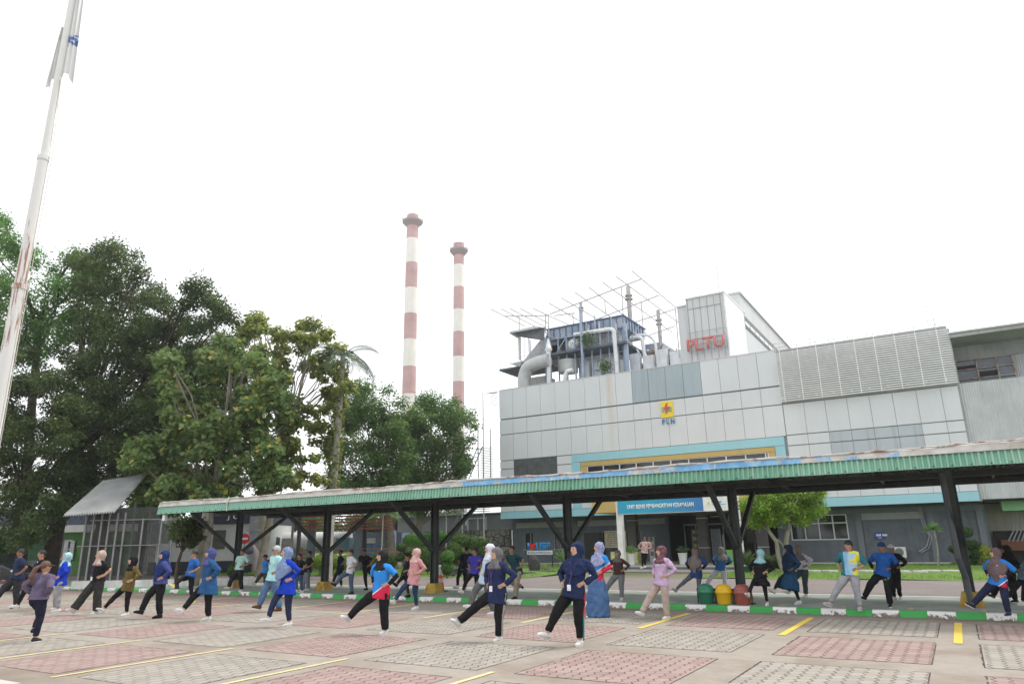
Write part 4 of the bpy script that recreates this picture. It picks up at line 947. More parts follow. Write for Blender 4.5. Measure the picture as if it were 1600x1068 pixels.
def rtext(name, txt, px0, px1, py0, py1, D, mat, parent, bold=True):
    me = text_mesh(txt, 1., 0, mat, bold); co = np.zeros(len(me.vertices)*3); me.vertices.foreach_get('co', co); co = co.reshape(-1, 3); a, b_ = co.min(0), co.max(0)
    u0, z0 = UZ(px0, py1, D); u1, z1_ = UZ(px1, py0, D)
    u = u0+(co[:, 0]-a[0])/(b_[0]-a[0])*(u1-u0); z = z0+(co[:, 1]-a[1])/(b_[1]-a[1])*(z1_-z0)
    out = u[:, None]*RGT[None]+FWD[None]*D; out[:, 2] = z; me.vertices.foreach_set('co', out.ravel()); me.update(); return link(name, me, parent)
rtext('lettering', 'J U', 354, 374, 803, 812.5, D-.36, plain('text_white', (.85, .87, .87), .5), t)
t = thing('wall_ladder', U2W(UZ(398, 890, 48)[0], 48), 'thin steel ladder with platforms beside the white building', 'ladder')
b = RB()
for px in (391, 397): rbox(b, (px, 806), (px+.8, 880), 48, 48.05)
for i in range(12): rbox(b, (391, 808+i*6), (398, 808.8+i*6), 48, 48.05)
for py in (827, 844): rbox(b, (385, py), (403, py+1.2), 47.9, 48.4)
b.build('frame', M_mgrey, t)
t = thing('curved_pipe', U2W(UZ(397, 890, 47)[0], 47), 'thick pinkish grey pipe bending down beside the white building', 'pipe')
b = RB(); pts = [UZ(385, 856, 47), UZ(395, 856, 47), UZ(399, 861, 47), UZ(401, 870, 47), UZ(400, 890, 47)]; b.tube([(u, 47, z) for u, z in pts], .2, 10); b.build('pipe', plain('pipe_pink', (.36, .31, .31), .6), t, smooth=True)
b = RB(); u, z = UZ(390, 858, 47); b.ell((u, 46.9, z), (.35, .3, .3)); b.build('motor', M_bd, t)
# storage tanks
def tank(label, pa, pb, r_px, D, mat):
    (u0, z0), (u1, z1_) = UZ(*pa, D), UZ(*pb, D); r = r_px*D/F; t = thing('storage_tank', U2W((u0+u1)/2, D), label, 'tank')
    b = RB(); n = 6; P_ = []; R__ = []
    for k in range(n+1): q = k/n*math.pi/2; P_.append((u0+r*.5*(1-math.sin(q)), D, z0)); R__.append(max(.02, r*math.sin(q)))
    for k in range(n, -1, -1): q = k/n*math.pi/2; P_.append((u1-r*.5*(1-math.sin(q)), D, z1_)); R__.append(max(.02, r*math.sin(q)))
    b.tube(P_, R__, 28); b.build('shell', mat, t, smooth=True)
    b = RB()
    for f_ in (.2, .8): u = u0+(u1-u0)*f_; b.box(u-.3, u+.3, D-.6, D+.6, 0, z0-r*.7)
    b.build('saddle', M_mgrey, t)
M_tank = plain('tank_white', (.66, .67, .67), .45, .1, .8, streak=.15)
tank('long white horizontal storage tank seen under the canopy', (398, 848), (548, 846), 15, 56, M_tank)
tank('smaller white tank lying behind the long one', (405, 827), (447, 829), 5, 70, M_tank)
b = RB(); rbox(b, (405, 864), (480, 893), 57, 57.3); o = b.build('low_wall', plain('low_wall_white', (.55, .56, .55), .8)); rebase(o, U2W(UZ(440, 893, 57)[0], 57)); tag(o, 'pale low wall under the long white tank', 'wall')
t = thing('tank_railing', U2W(UZ(428, 893, 54)[0], 54), 'dark hooped handrails in front of the white tank', 'railing')
b = RB()
for px in (421, 428): rbox(b, (px, 839), (px+.8, 893), 54, 54.05); rbox(b, (px+5, 839), (px+5.8, 893), 54, 54.05); rbox(b, (px, 838), (px+5.8, 839), 54, 54.05)
b.build('frame', M_bd, t)
t = thing('no_entry_sign', U2W(UZ(383, 893, 44)[0], 44), 'round red sign with a white bar on a thin post', 'sign')
u, z = UZ(382, 841, 44); b = RB(); b.tube([(u, 44.06, z), (u, 44.0, z)], .30, 24); b.build('disc', plain('sign_red', (.55, .02, .04), .4, .03), t)
b = RB(); b.box(u-.2, u+.2, 43.96, 43.99, z-.06, z+.06); b.build('bar', plain('sign_white', (.8, .8, .8), .4, .02), t); b = RB(); b.box(u-.03, u+.03, 44.07, 44.12, 0, z+.2); b.build('post', M_mgrey, t)
t = thing('meter_sign', U2W(UZ(448, 893, 50)[0], 50), 'small grey instrument board on a post before the tank', 'sign')
u, z = UZ(448, 850, 50); b = RB(); b.box(u-.35, u+.35, 50, 50.1, z-.5, z+.4); b.tube([(u, 49.98, z), (u, 50, z)], .2, 12); b.box(u-.04, u+.04, 50.02, 50.08, 0, z-.5); b.build('board', plain('meter_brown', (.28, .24, .24), .6, .3, 5), t)
for px, w, top, base, D, lab, mt in ((463, .09, 790, 905, 40, 'thin black post beside the grey haired man', plain('post_black', (.03, .03, .035), .6)), (453, .07, 790, 893, 52, 'pale slender pole in front of the white tank', M_post),
                                    (484, .22, 812, 893, 50, 'square slate post at the left of the pergola', plain('post_slate', (.10, .12, .15), .7)), (558, .24, 812, 893, 50, 'thick slate post in the middle of the pergola', plain('post_slate', (.10, .12, .15), .7)), (567, .16, 812, 893, 52, 'thin black post behind the middle of the pergola', plain('post_black', (.03, .03, .035), .6))):
    u, z = UZ(px, base, D); u2, z2_ = UZ(px+(4 if px < 500 else 2), top, D); b = RB(); b.box(u-w, u+w, D-w, D+w, 0, z2_); o = b.build('post', mt); rebase(o, U2W(u, D)); tag(o, lab, 'post')
# pergola with red brown slats
t = thing('slatted_pergola', U2W(UZ(540, 893, 50)[0], 50), 'pergola screen of red brown horizontal slats hanging under the canopy line', 'pergola')
M_slat = plain('slat_brown', (.20, .06, .035), .6, .25, 4)
b = RB()
for i in range(6): rbox(b, (463, 801+i*5), (617, 800.4+i*5), 49.6, 49.7)
for i in range(4): rbox(b, (485, 806+i*5), (600, 805.4+i*5), 52, 52.1)
b.build('slats', M_slat, t)
b = RB()
for i in range(4): rbox(b, (470, 858+i*6), (638, 856.2+i*6), 50.3, 50.35)
for px in (470, 500, 530, 560, 590, 620): rbox(b, (px, 855), (px+1.5, 885), 50.4, 50.5)
b.build('railing', plain('slat_pale', (.30, .17, .12), .6, .3, 4), t)
b = RB(); rbox(b, (525, 840), (545, 858), 54, 56); o = b.build('blue_container', plain('container_blue', (.16, .30, .38), .6, .2, 1, streak=.3)); rebase(o, U2W(UZ(535, 880, 54)[0], 54)); tag(o, 'teal blue container box behind the canopy post', 'container')
b = RB(); rbox(b, (551, 850), (600, 870), 53, 53.1); o = b.build('blue_banner', plain('banner_azure', (.14, .26, .45), .6, .5, 3)); rebase(o, U2W(UZ(575, 880, 53)[0], 53)); tag(o, 'pale blue sheet banner tied behind the dancers in black', 'banner')
b = RB(); rbox(b, (572, 840), (586, 848), 53, 53.1); o = b.build('white_board', plain('board_white', (.72, .73, .7), .6)); rebase(o, U2W(UZ(579, 848, 53)[0], 53)); tag(o, 'small white board above the blue sheet banner', 'board')
b = RB(); rbox(b, (545, 832), (700, 885), 75, 80); o = b.build('distant_shed', plain('shed_slate', (.06, .075, .10), .8, .2, .5)); rebase(o, U2W(UZ(600, 885, 75)[0], 75)); tag(o, 'dark slate shed far behind the pergola', 'shed')
for i, (pa, pb) in enumerate((((607, 828), (618, 862)), ((628, 828), (641, 852)), ((644, 820), (658, 848)))):
    b = RB(); rbox(b, pa, pb, 72, 72.2); o = b.build('roof_sheet', plain('sheet_blue', (.30, .36, .50), .5, .2, 2)); rebase(o, U2W(UZ(pa[0], pb[1], 72)[0], 72, 2)); tag(o, ['pale blue sheet showing left of the split trunk', 'pale blue sheet showing between the split trunks', 'pale blue sheet above the topiary bush'][i], 'sheet')
# stone retaining wall, shed above and boundary wall left of the building
t = thing('stone_wall', (-33, 48.4, 0), 'rubble stone wall with dark mortar left of the slate building', 'wall')
ms_ = NM('rubble', .9); vo = ms_.n('ShaderNodeTexVoronoi', feature='DISTANCE_TO_EDGE'); ms_.L(ms_.co(), vo.inputs['Vector']); vo.inputs['Scale'].default_value = 2.4
vc = ms_.n('ShaderNodeTexVoronoi'); ms_.L(ms_.co(), vc.inputs['Vector']); vc.inputs['Scale'].default_value = 2.4
e_ = ms_.ramp(vo.outputs['Distance'], .03, .07); ms_.col(ms_.mix(e_, (.03, .032, .03), ms_.mix(vc.outputs['Color'], (.13, .13, .115), (.24, .23, .20)))).bump(e_, .8, .05)
b = MB(); b.box(-36.5, -30.02, 48.6, 49.0, 0, 2.7); b.build('rubble', ms_.m, t)
b = MB(); b.box(-40, -36.52, 47.6, 48.6, 0, 2.1); b.build('rough_end', plain('old_wall', (.12, .105, .09), .95, .5, 2), t)
t = thing('grey_annex', (-34, 50, 0), 'grey flat roofed annex with white window frames above the stone wall', 'building')
b = MB(); b.box(-42, -30.02, 49.3, 54, 2.7, 3.9); b.build('wall', plain('annex_grey', (.20, .21, .225), .8, .1, 1), t)
b = MB(); b.box(-42, -30.02, 49.0, 54.2, 3.95, 4.05); b.build('roof', M_mgrey, t)
b = MB()
for x in (-34.4, -33.4, -32.6): b.box(x, x+.08, 49.1, 49.2, 1.9, 3.7)
for z in (2.6, 3.6): b.box(-34.4, -32.5, 49.11, 49.19, z, z+.08)
b.build('window_frame', M_lgrey, t)
# black car at left edge
D = 33.5
cg = thing('parked_car', U2W(UZ(-8, 905, D)[0], D), 'glossy black car bonnet cut by the left edge', 'car')
M_car = NM('car_black', .12, .0, .6); M_car.col((.012, .013, .016)); M_car = M_car.m
prof = [(-50, 912), (19, 912), (21.5, 905), (21.5, 896), (16, 888), (5, 883), (-8, 880), (-22, 868), (-50, 864)]
b = RB(); b.slab([(UZ(px, py, D)[0], D, max(.22, UZ(px, py, D)[1])) for px, py in prof], (0, 1.7, 0)); o = b.build('body', M_car, cg); bv = o.modifiers.new('b', 'BEVEL'); bv.width = .08; bv.segments = 3
u = UZ(6, 905, D)[0]; b = RB(); b.tube([(u, D-.02, .32), (u, D+.2, .32)], .32, 20); w_ = b.build('wheel', plain('tyre', (.02, .02, .02), .8), cg); b = RB(); b.tube([(u, D-.04, .32), (u, D, .32)], .19, 14); b.build('rim', M_mgrey, w_)
u, z = UZ(17, 892, D); b = RB(); b.ell((u, D+.1, z), (.12, .1, .07)); b.build('headlight', plain('lamp_glass', (.5, .52, .55), .15), cg)
b = RB(); rbox(b, (-60, 908), (45, 911), 32.3, 32.4); o = b.build('low_rail', plain('rail_red', (.16, .05, .05), .7)); rebase(o, U2W(UZ(0, 910, 32)[0], 32)); tag(o, 'low dark red rail before the black car', 'rail')
# ------------------------------------------------------------------ I love sign on the lawn
t = thing('lawn_letter_sign', (-24.2, 43, 0), 'blue letters and red heart sign above a white board on two black legs', 'sign')
M_sb = plain('sign_blue', (.02, .25, .60), .4, .04); M_sr = plain('heart_red', (.62, .02, .03), .35, .04)
place_text('letter_i', 'I', -25.1, -24.95, 1.2, 1.66, 43, M_sb, t, .08, True); place_text('letters', 'UBP', -24.42, -23.32, 1.18, 1.66, 43, M_sb, t, .08, True)
b = MB(); hp = []
for k in range(24): a = 2*math.pi*k/24; hp.append((-24.68+.0165*16*math.sin(a)**3*.95, 43.0, 1.42+.0145*(13*math.cos(a)-5*math.cos(2*a)-2*math.cos(3*a)-math.cos(4*a))))
b.slab(hp, (0, -.12, 0)); b.build('heart', M_sr, t)
b = MB(); b.box(-25.15, -23.22, 42.98, 43.04, .88, 1.14); bb = b.build('board', plain('sign_white2', (.78, .78, .78), .4, .03), t)
place_text('letters', 'KERAMASAN', -25.06, -23.3, .94, 1.08, 42.97, plain('sign_navy', (.03, .10, .30), .4), bb, .01)
b = MB(); b.box(-25.13, -25.08, 43.05, 43.1, 0, 1.15); b.box(-23.29, -23.24, 43.05, 43.1, 0, 1.15); b.box(-25.2, -23.2, 43.05, 43.09, 1.13, 1.17); b.build('frame', plain('frame_black', (.02, .02, .02), .5), t)
# ------------------------------------------------------------------ bins, cone
def bin_(px, label, c, c2):
    p = G(px, 947, .12); x, y = p[0], 19.15
    x = G(px, 947, .12)[0]+(.0)
    q = Yp(px, 935, 19.0); x = q[0]; y = 19.0
    t = thing('litter_bin', (x, y, .12), label, 'litter bin', 'row of three domed litter bins on the kerb')
    b = MB(); z = .12
    b.tube([(x, y, z+.01), (x, y, z+.04), (x, y, z+.27), (x, y, z+.29)], [.165, .175, .20, .21], 28); b.build('tub', plain('bin_'+label[:5]+'_a', c, .45, .06), t, smooth=True)
    b = MB(); pr = [(.215, .27), (.225, .28), (.225, .31), (.205, .33), (.20, .37), (.18, .42), (.14, .46), (.08, .485), (.01, .49)]
    b.tube([(x, y, z+h) for r, h in pr], [r for r, h in pr], 28); l = b.build('lid', plain('bin_'+label[:5]+'_b', c2, .4, .06), t, smooth=True)
    b = MB(); b.slab([(x-.11, y-.165, z+.36), (x+.04, y-.19, z+.36), (x+.03, y-.14, z+.43), (x-.09, y-.13, z+.43)], (0, -.03, .005)); b.build('flap', plain('bin_'+label[:5]+'_b', c2, .4, .06), l)
    b = MB(); b.box(x-.235, x-.205, y-.02, y+.02, .12, .5); b.box(x+.205, x+.235, y-.02, y+.02, .12, .5); b.box(x-.24, x+.24, y+.2, y+.23, .12, .16); b.build('stand', M_steel, t)
bin_(1104, 'green domed litter bin at the left of the row of three', (.015, .13, .075), (.03, .19, .11)); bin_(1132, 'yellow domed litter bin in the middle of the row of three', (.62, .38, .01), (.75, .45, .01)); bin_(1161, 'red brown domed litter bin at the right of the row of three', (.30, .075, .055), (.34, .10, .08))
p = Yp(688, 930, 20.9); x, y = p[0], 20.9
t = thing('traffic_cone', (x, y, .12), 'orange and white traffic cone beside a canopy footing', 'traffic cone')
b = MB(); b.box(x-.19, x+.19, y-.19, y+.19, .12, .15); b.build('base', plain('cone_base', (.05, .03, .03), .8), t)
pr = [(.15, 0), (.13, .12), (.105, .27), (.085, .40), (.06, .52), (.03, .68)]
for i in range(5):
    b = MB(); b.tube([(x, y, .15+pr[i][1]), (x, y, .15+pr[i+1][1])], [pr[i][0], pr[i+1][0]], 20); b.build('sleeve', plain('cone_red', (.72, .08, .02), .5, .08) if i in (0, 1, 3) else plain('cone_white', (.6, .5, .46), .5, .1), t, smooth=True)
# ------------------------------------------------------------------ trees and plants
def leaf_mat(name, c1, c2, c3, odd=.06):
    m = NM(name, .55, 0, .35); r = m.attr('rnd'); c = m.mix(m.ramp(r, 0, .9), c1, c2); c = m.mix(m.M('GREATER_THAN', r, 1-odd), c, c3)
    m.col(c); tl = m.n('ShaderNodeBsdfTranslucent'); m.L(c, tl.inputs[0]); ms = m.n('ShaderNodeMixShader'); ms.inputs[0].default_value = .42
    m.t.links.new(m.b.outputs[0], ms.inputs[1]); m.t.links.new(tl.outputs[0], ms.inputs[2]); m.t.links.new(ms.outputs[0], m.t.nodes['Material Output'].inputs[0]); return m.m
def leaves(C, N, size, rnd, mat, name, parent, aspect=.5, shape='leaf', seed=0):
    """C centres (n,3), N normals; each leaf a folded kite of two faces"""
    r = np.random.default_rng(seed); n = len(C)
    if n == 0: return None
    N = N/np.linalg.norm(N, axis=1)[:, None]; a = r.normal(size=(n, 3)); a[:, 2] -= .35; T = np.cross(N, a); T /= np.linalg.norm(T, axis=1)[:, None]; B = np.cross(N, T)
    s_ = (size*r.uniform(.6, 1.25, n))[:, None]; w = s_*aspect
    base = C-T*s_*.5; tip = C+T*s_*.5-N*s_*.12; mid = C+N*s_*.06
    l_ = mid+B*w*.5+T*s_*.05-N*s_*.1; r2 = mid-B*w*.5+T*s_*.05-N*s_*.1
    v = np.stack([base, l_, tip, r2], 1).reshape(-1, 3); me = bpy.data.meshes.new(name)
    me.vertices.add(4*n); me.vertices.foreach_set('co', v.ravel()); me.loops.add(6*n); i = np.arange(n)*4
    me.loops.foreach_set('vertex_index', np.stack([i, i+1, i+2, i, i+2, i+3], 1).ravel().astype(np.int32)); me.polygons.add(2*n)
    me.polygons.foreach_set('loop_start', (np.arange(2*n)*3).astype(np.int32)); me.update(); me.validate()
    at_ = me.attributes.new('rnd', 'FLOAT', 'FACE'); at_.data.foreach_set('value', np.repeat(rnd, 2).astype(np.float32)); me.materials.append(mat)
    return link(name, me, parent)
def inpoly(x, y, P):
    c = False; n = len(P); j = n-1
    for i in range(n):
        if (P[i][1] > y) != (P[j][1] > y) and x < (P[j][0]-P[i][0])*(y-P[i][1])/(P[j][1]-P[i][1])+P[i][0]: c = not c
        j = i
    return c
M_bark = plain('bark_dark', (.055, .042, .032), .9, .4, 3, bump=.6); M_barkg = plain('bark_grey', (.19, .17, .14), .9, .35, 3, bump=.6); M_barkp = plain('bark_pale', (.27, .25, .20), .9, .3, 3, bump=.4)
def tree(label, name, poly, D, base, nclump, rc, nleaf, lsize, mat, bark=None, depth=3., trunk_r=.3, fork=.35, seed=1, cat='tree', group=None, spines=14, aspect=.55, holes=0., top_only=None, lean_to=None):
    """crown outline surveyed in the photograph, filled with leaf clumps spread through its depth"""
    rr = random.Random(seed); r = np.random.default_rng(seed); bark = bark or M_bark
    bu, bz = UZ(base[0], base[1], D); B0 = np.array(U2W(bu, D, 0)); t = thing(name, B0, label, cat, group)
    nleaf = int(nleaf*1.75); spines = int(spines*1.1)
    xs = [p[0] for p in poly]; ys = [p[1] for p in poly]; cl = []; tries = 0
    while len(cl) < int(nclump*1.4) and tries < 30000:
        tries += 1; x, y = rr.uniform(min(xs), max(xs)), rr.uniform(min(ys), max(ys))
        if not inpoly(x, y, poly): continue
        rpx = rc*F/D*rr.uniform(.6, 1.3)
        if tries < 15000 and any((x-q[0])**2+(y-q[1])**2 < (rpx*.55)**2 for q in cl[-60:]) and rr.random() < .7: continue
        dd = D+rr.uniform(-1, 1)*depth; cl.append((x, y, dd, rpx*dd/F))
    cen = np.array([D3(x, y, dd) for x, y, dd, q in cl]); rad = np.array([q for *_, q in cl])
    # trunk and limbs
    cm = cen.mean(0); hz = cen[:, 2].min(); tb = MB(); fz = hz+(cen[:, 2].max()-hz)*fork
    top = B0*.45+cm*.55; top[2] = fz
    if lean_to: top = D3(lean_to[0], lean_to[1], D)
    pts = [B0, B0*.66+top*.34+V_(rr, .15), B0*.33+top*.67+V_(rr, .15), top]; tb.tube(pts, [trunk_r*1.25, trunk_r, trunk_r*.85, trunk_r*.6], 12)
    idx = list(range(len(cen))); rr.shuffle(idx)
    for k in idx[:spines]:
        p0 = pts[2]*.3+top*.7 if rr.random() < .5 else top; p0 = p0*1.; q = rr.uniform(0, .5); p0 = pts[2]*q+top*(1-q)
        c = cen[k]; m1 = p0*.55+c*.45+V_(rr, .5)+np.array([0, 0, .4]); tb.tube([p0, m1, c], [trunk_r*.32, trunk_r*.18, .03], 7)
        for j in range(2):
            c2 = cen[min(range(len(cen)), key=lambda a: np.linalg.norm(cen[a]-c)+rr.uniform(0, 3))]; tb.tube([m1, m1*.4+c2*.6+V_(rr, .3), c2], [trunk_r*.11, .04, .02], 5)
    tb.build('trunk', bark, t, smooth=True)
    w = rad**2; w /= w.sum(); pick = r.choice(len(cen), nleaf, p=w)
    dv = r.normal(size=(nleaf, 3)); dv /= np.linalg.norm(dv, axis=1)[:, None]; rdv = r.random(nleaf)**.45
    C = cen[pick]+dv*(rad[pick]*rdv)[:, None]*np.array([1, 1, .75]); 
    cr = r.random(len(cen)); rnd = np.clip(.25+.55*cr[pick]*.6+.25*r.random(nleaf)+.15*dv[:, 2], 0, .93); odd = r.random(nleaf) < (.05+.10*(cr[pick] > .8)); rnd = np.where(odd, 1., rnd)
    N = dv*.6+np.array([0, 0, .7])+r.normal(size=(nleaf, 3))*.45
    ns = nleaf//7; k1, k2 = r.integers(0, len(cen), ns), r.integers(0, len(cen), ns)      # twigs reaching past and between the clumps
    q_ = r.normal(size=(ns, 3)); q_ /= np.linalg.norm(q_, axis=1)[:, None]; C[:ns] = cen[k1]+q_*(rad[k1]*r.uniform(.7, 1.28, ns))[:, None]
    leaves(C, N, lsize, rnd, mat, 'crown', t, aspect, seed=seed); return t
def V_(rr, a): return np.array([rr.uniform(-a, a) for _ in range(3)])
L_dark = leaf_mat('leaf_dark', (.034, .066, .022), (.105, .155, .045), (.17, .21, .05)); L_mid = leaf_mat('leaf_mid', (.045, .11, .028), (.13, .235, .06), (.22, .28, .06))
L_brt = leaf_mat('leaf_bright', (.05, .14, .025), (.12, .27, .05), (.18, .28, .05)); L_teak = leaf_mat('leaf_teak', (.055, .115, .035), (.20, .29, .09), (.38, .34, .08), .07)
L_yel = leaf_mat('leaf_yellowing', (.09, .15, .035), (.30, .34, .09), (.45, .38, .09), .10); L_ent = leaf_mat('leaf_lime', (.08, .19, .02), (.28, .44, .05), (.48, .55, .08))
L_bush = leaf_mat('leaf_bush', (.035, .08, .02), (.10, .18, .04), (.18, .22, .05))
tree('bright green feathery tree at the far left behind the flagpole', 'leafy_tree', [(-40, 350), (0, 336), (30, 352), (36, 385), (60, 388), (110, 395), (165, 420), (185, 455), (150, 480), (120, 520), (60, 560), (20, 560), (-50, 600)], 46, (30, 905), 60, .95, 24000, .20, L_brt, depth=3.5, seed=11)
tree('dense dark bushy tree low at the left edge', 'leafy_tree', [(-60, 560), (30, 540), (110, 560), (150, 640), (150, 720), (110, 800), (95, 850), (40, 860), (10, 850), (-60, 880)], 40, (20, 900), 85, .85, 34000, .19, L_dark, depth=3, seed=12, trunk_r=.25)
tree('tallest dark tree with leaning trunk behind the aviary', 'leafy_tree', [(110, 400), (150, 392), (170, 380), (200, 385), (215, 400), (232, 425), (250, 440), (245, 520), (262, 600), (240, 700), (200, 745), (120, 790), (95, 700), (90, 560), (120, 480)], 43, (72, 905), 105, .9, 40000, .19, L_dark, depth=3.5, seed=13, trunk_r=.42, fork=.2, lean_to=(120, 700), spines=26)
tree('dark spreading tree whose crown peaks left of the chimneys', 'leafy_tree', [(225, 440), (262, 455), (300, 438), (330, 455), (352, 470), (372, 500), (392, 540), (380, 600), (330, 640), (290, 720), (225, 745), (215, 640), (235, 540)], 45, (145, 905), 85, .85, 34000, .19, L_dark, depth=3.2, seed=14, trunk_r=.38, fork=.15, lean_to=(185, 690), spines=24)
tree('dark background tree filling the gap behind the teak tree', 'leafy_tree', [(200, 520), (262, 500), (340, 520), (400, 560), (410, 640), (420, 740), (300, 780), (120, 790), (100, 700), (160, 600)], 49, (215, 905), 80, 1.1, 26000, .22, L_dark, depth=2, seed=24, trunk_r=.3, lean_to=(240, 720), spines=14)
tree('broad leaved teak tree with big pale green leaves above the canopy end', 'broadleaf_tree', [(250, 560), (300, 540), (330, 520), (352, 522), (378, 545), (420, 560), (448, 590), (470, 640), (470, 700), (440, 760), (380, 785), (300, 785), (235, 812), (210, 800), (228, 740), (205, 720), (215, 690), (260, 650), (255, 600)], 37, (316, 905), 96, .62, 11500, .32, L_teak, M_barkg, depth=3, seed=15, trunk_r=.24, aspect=.75, lean_to=(330, 780), spines=22)
tree('thin yellowing tree with ragged open top beside the palm', 'broadleaf_tree', [(380, 500), (400, 490), (420, 510), (440, 520), (470, 500), (490, 495), (510, 515), (535, 525), (540, 560), (550, 610), (530, 640), (520, 700), (500, 760), (450, 765), (440, 700), (430, 640), (400, 580), (385, 540)], 41, (405, 893), 72, .52, 8200, .27, L_yel, M_barkp, depth=2.6, seed=16, trunk_r=.2, aspect=.7, spines=20)
tree('green tree left of the taller chimney base', 'leafy_tree', [(528, 640), (550, 612), (580, 600), (610, 598), (640, 615), (655, 640), (650, 700), (640, 750), (600, 800), (560, 790), (520, 770), (515, 700)], 52, (612, 888), 75, .9, 27000, .20, L_mid, M_barkg, depth=3.2, seed=17, trunk_r=.4, lean_to=(605, 800))
tree('green tree in front of the shorter chimney', 'leafy_tree', [(640, 640), (665, 622), (700, 618), (722, 630), (735, 650), (748, 680), (735, 710), (720, 745), (715, 790), (640, 800), (630, 730)], 55, (640, 888), 68, .9, 25000, .20, L_mid, M_barkg, depth=3, seed=18, trunk_r=.35, lean_to=(655, 810))
tree('small dark multi stemmed tree between the blue tee and the aviary', 'small_tree', [(262, 815), (285, 808), (318, 810), (322, 838), (300, 852), (290, 850), (270, 835)], 31, (278, 910), 16, .35, 2600, .13, L_dark, depth=.8, seed=19, trunk_r=.08, lean_to=(286, 855), spines=8)
tree('dark undergrowth of shrubs at the foot of the left trees', 'shrub', [(-60, 850), (0, 842), (20, 850), (15, 900), (-60, 905)], 42, (-10, 905), 14, .6, 5000, .17, L_brt, depth=1, seed=20, trunk_r=.1, cat='shrub')
tree('dark mass of trees seen under the canopy behind the tanks', 'leafy_tree', [(390, 800), (470, 800), (545, 805), (545, 832), (480, 834), (400, 826)], 82, (470, 890), 26, 1.4, 9000, .3, L_mid, depth=4, seed=21)
tree('dark trees far behind the slatted pergola', 'leafy_tree', [(540, 810), (720, 800), (720, 832), (690, 826), (600, 838), (540, 842)], 82, (620, 890), 40, 1.3, 12000, .3, L_dark, depth=4, seed=22)
for px, top_, base, D, rr_, lab in ((318, 800, 905, 33, .17, 'leaning grey brown trunk beside the violet blue headscarf'), (404, 790, 890, 50, .38, 'thick pale trunk standing before the white tank')):
    b = RB(); u0, _z = UZ(px-(14 if px < 350 else 0), base, D); u1, z1_ = UZ(px+4, top_, D); b.tube([(u0, D, 0), (u0*.7+u1*.3, D, z1_*.3), (u0*.35+u1*.65, D, z1_*.65), (u1, D, z1_+.2)], [rr_*1.3, rr_*1.05, rr_, rr_*.8], 12)
    o = b.build('tree_trunk', M_barkg if px < 350 else M_barkp, None, smooth=True); rebase(o, U2W(u0, D)); tag(o, lab, 'tree trunk')
# royal palm
def frond(b, p0, dirv, L, droop, width, nl=16):
    pts = []; p = np.array(p0, float); d_ = nrm_(dirv); st = L/nl
    for i in range(nl+1):
        pts.append(p.copy()); p = p+d_*st; d_ = nrm_(d_+np.array([0, 0, -droop/nl]))
    b.tube(pts, [.035*(1-i/(nl+1))+.008 for i in range(nl+1)], 4)
    for i in range(2, nl+1):
        q = pts[i]; t_ = nrm_(pts[i]-pts[i-1]); s_ = nrm_(np.cross(t_, (0, 0, 1))); 
        for k in (-1, 1):
            for h in (0, .5):
                qq = q-t_*st*h; w = width*math.sin(math.pi*min(1, (i-h)/nl)*.9+.2); e = qq+s_*k*w*.8+t_*w*.35-np.array([0, 0, w*.45]); m_ = (qq+e)/2
                b.quad(qq, m_+t_*.028, e, m_-t_*.028)
def nrm_(v): v = np.array(v, float); return v/(np.linalg.norm(v)+1e-9)
D = 40; u0, _z = UZ(511, 897, D); u1, zc = UZ(536, 556, D); random.seed(31)
t = thing('palm_tree', U2W(u0, D), 'tall royal palm with pale trunk and drooping fronds behind the canopy', 'palm')
b = RB(); b.tube([(u0, D, 0), (u0, D, 2), (u0*.5+u1*.5, D, zc*.5), (u1, D, zc)], [.30, .25, .2, .15], 14); b.build('trunk', plain('palm_trunk', (.30, .285, .25), .9, .25, 3, bump=.4), t, smooth=True)
b = MB(); c0 = np.array(U2W(u1, D, zc))
for k in range(13):
    a = k*2.4+.3; frond(b, c0, RGT*math.cos(a)+FWD*math.sin(a)+np.array([0,0,1.])*random.uniform(.25, 1.0), random.uniform(2.6, 3.4), random.uniform(1.9, 2.8), .6)
b.build('crown', plain('palm_leaf', (.05, .09, .035), .6, .3, 2), t)
# climbing leaves on the trunk
n_ = 900; hh = RNG.uniform(.35, .98, n_); an = RNG.uniform(0, 6.28, n_); C = np.array([U2W(u0+(u1-u0)*h+.32*math.cos(a), D+.32*math.sin(a), zc*h) for h, a in zip(hh, an)])
leaves(C, RNG.normal(size=(n_, 3)), .22, RNG.uniform(0, 1, n_), L_yel, 'climber_leaves', t, .7, seed=4)
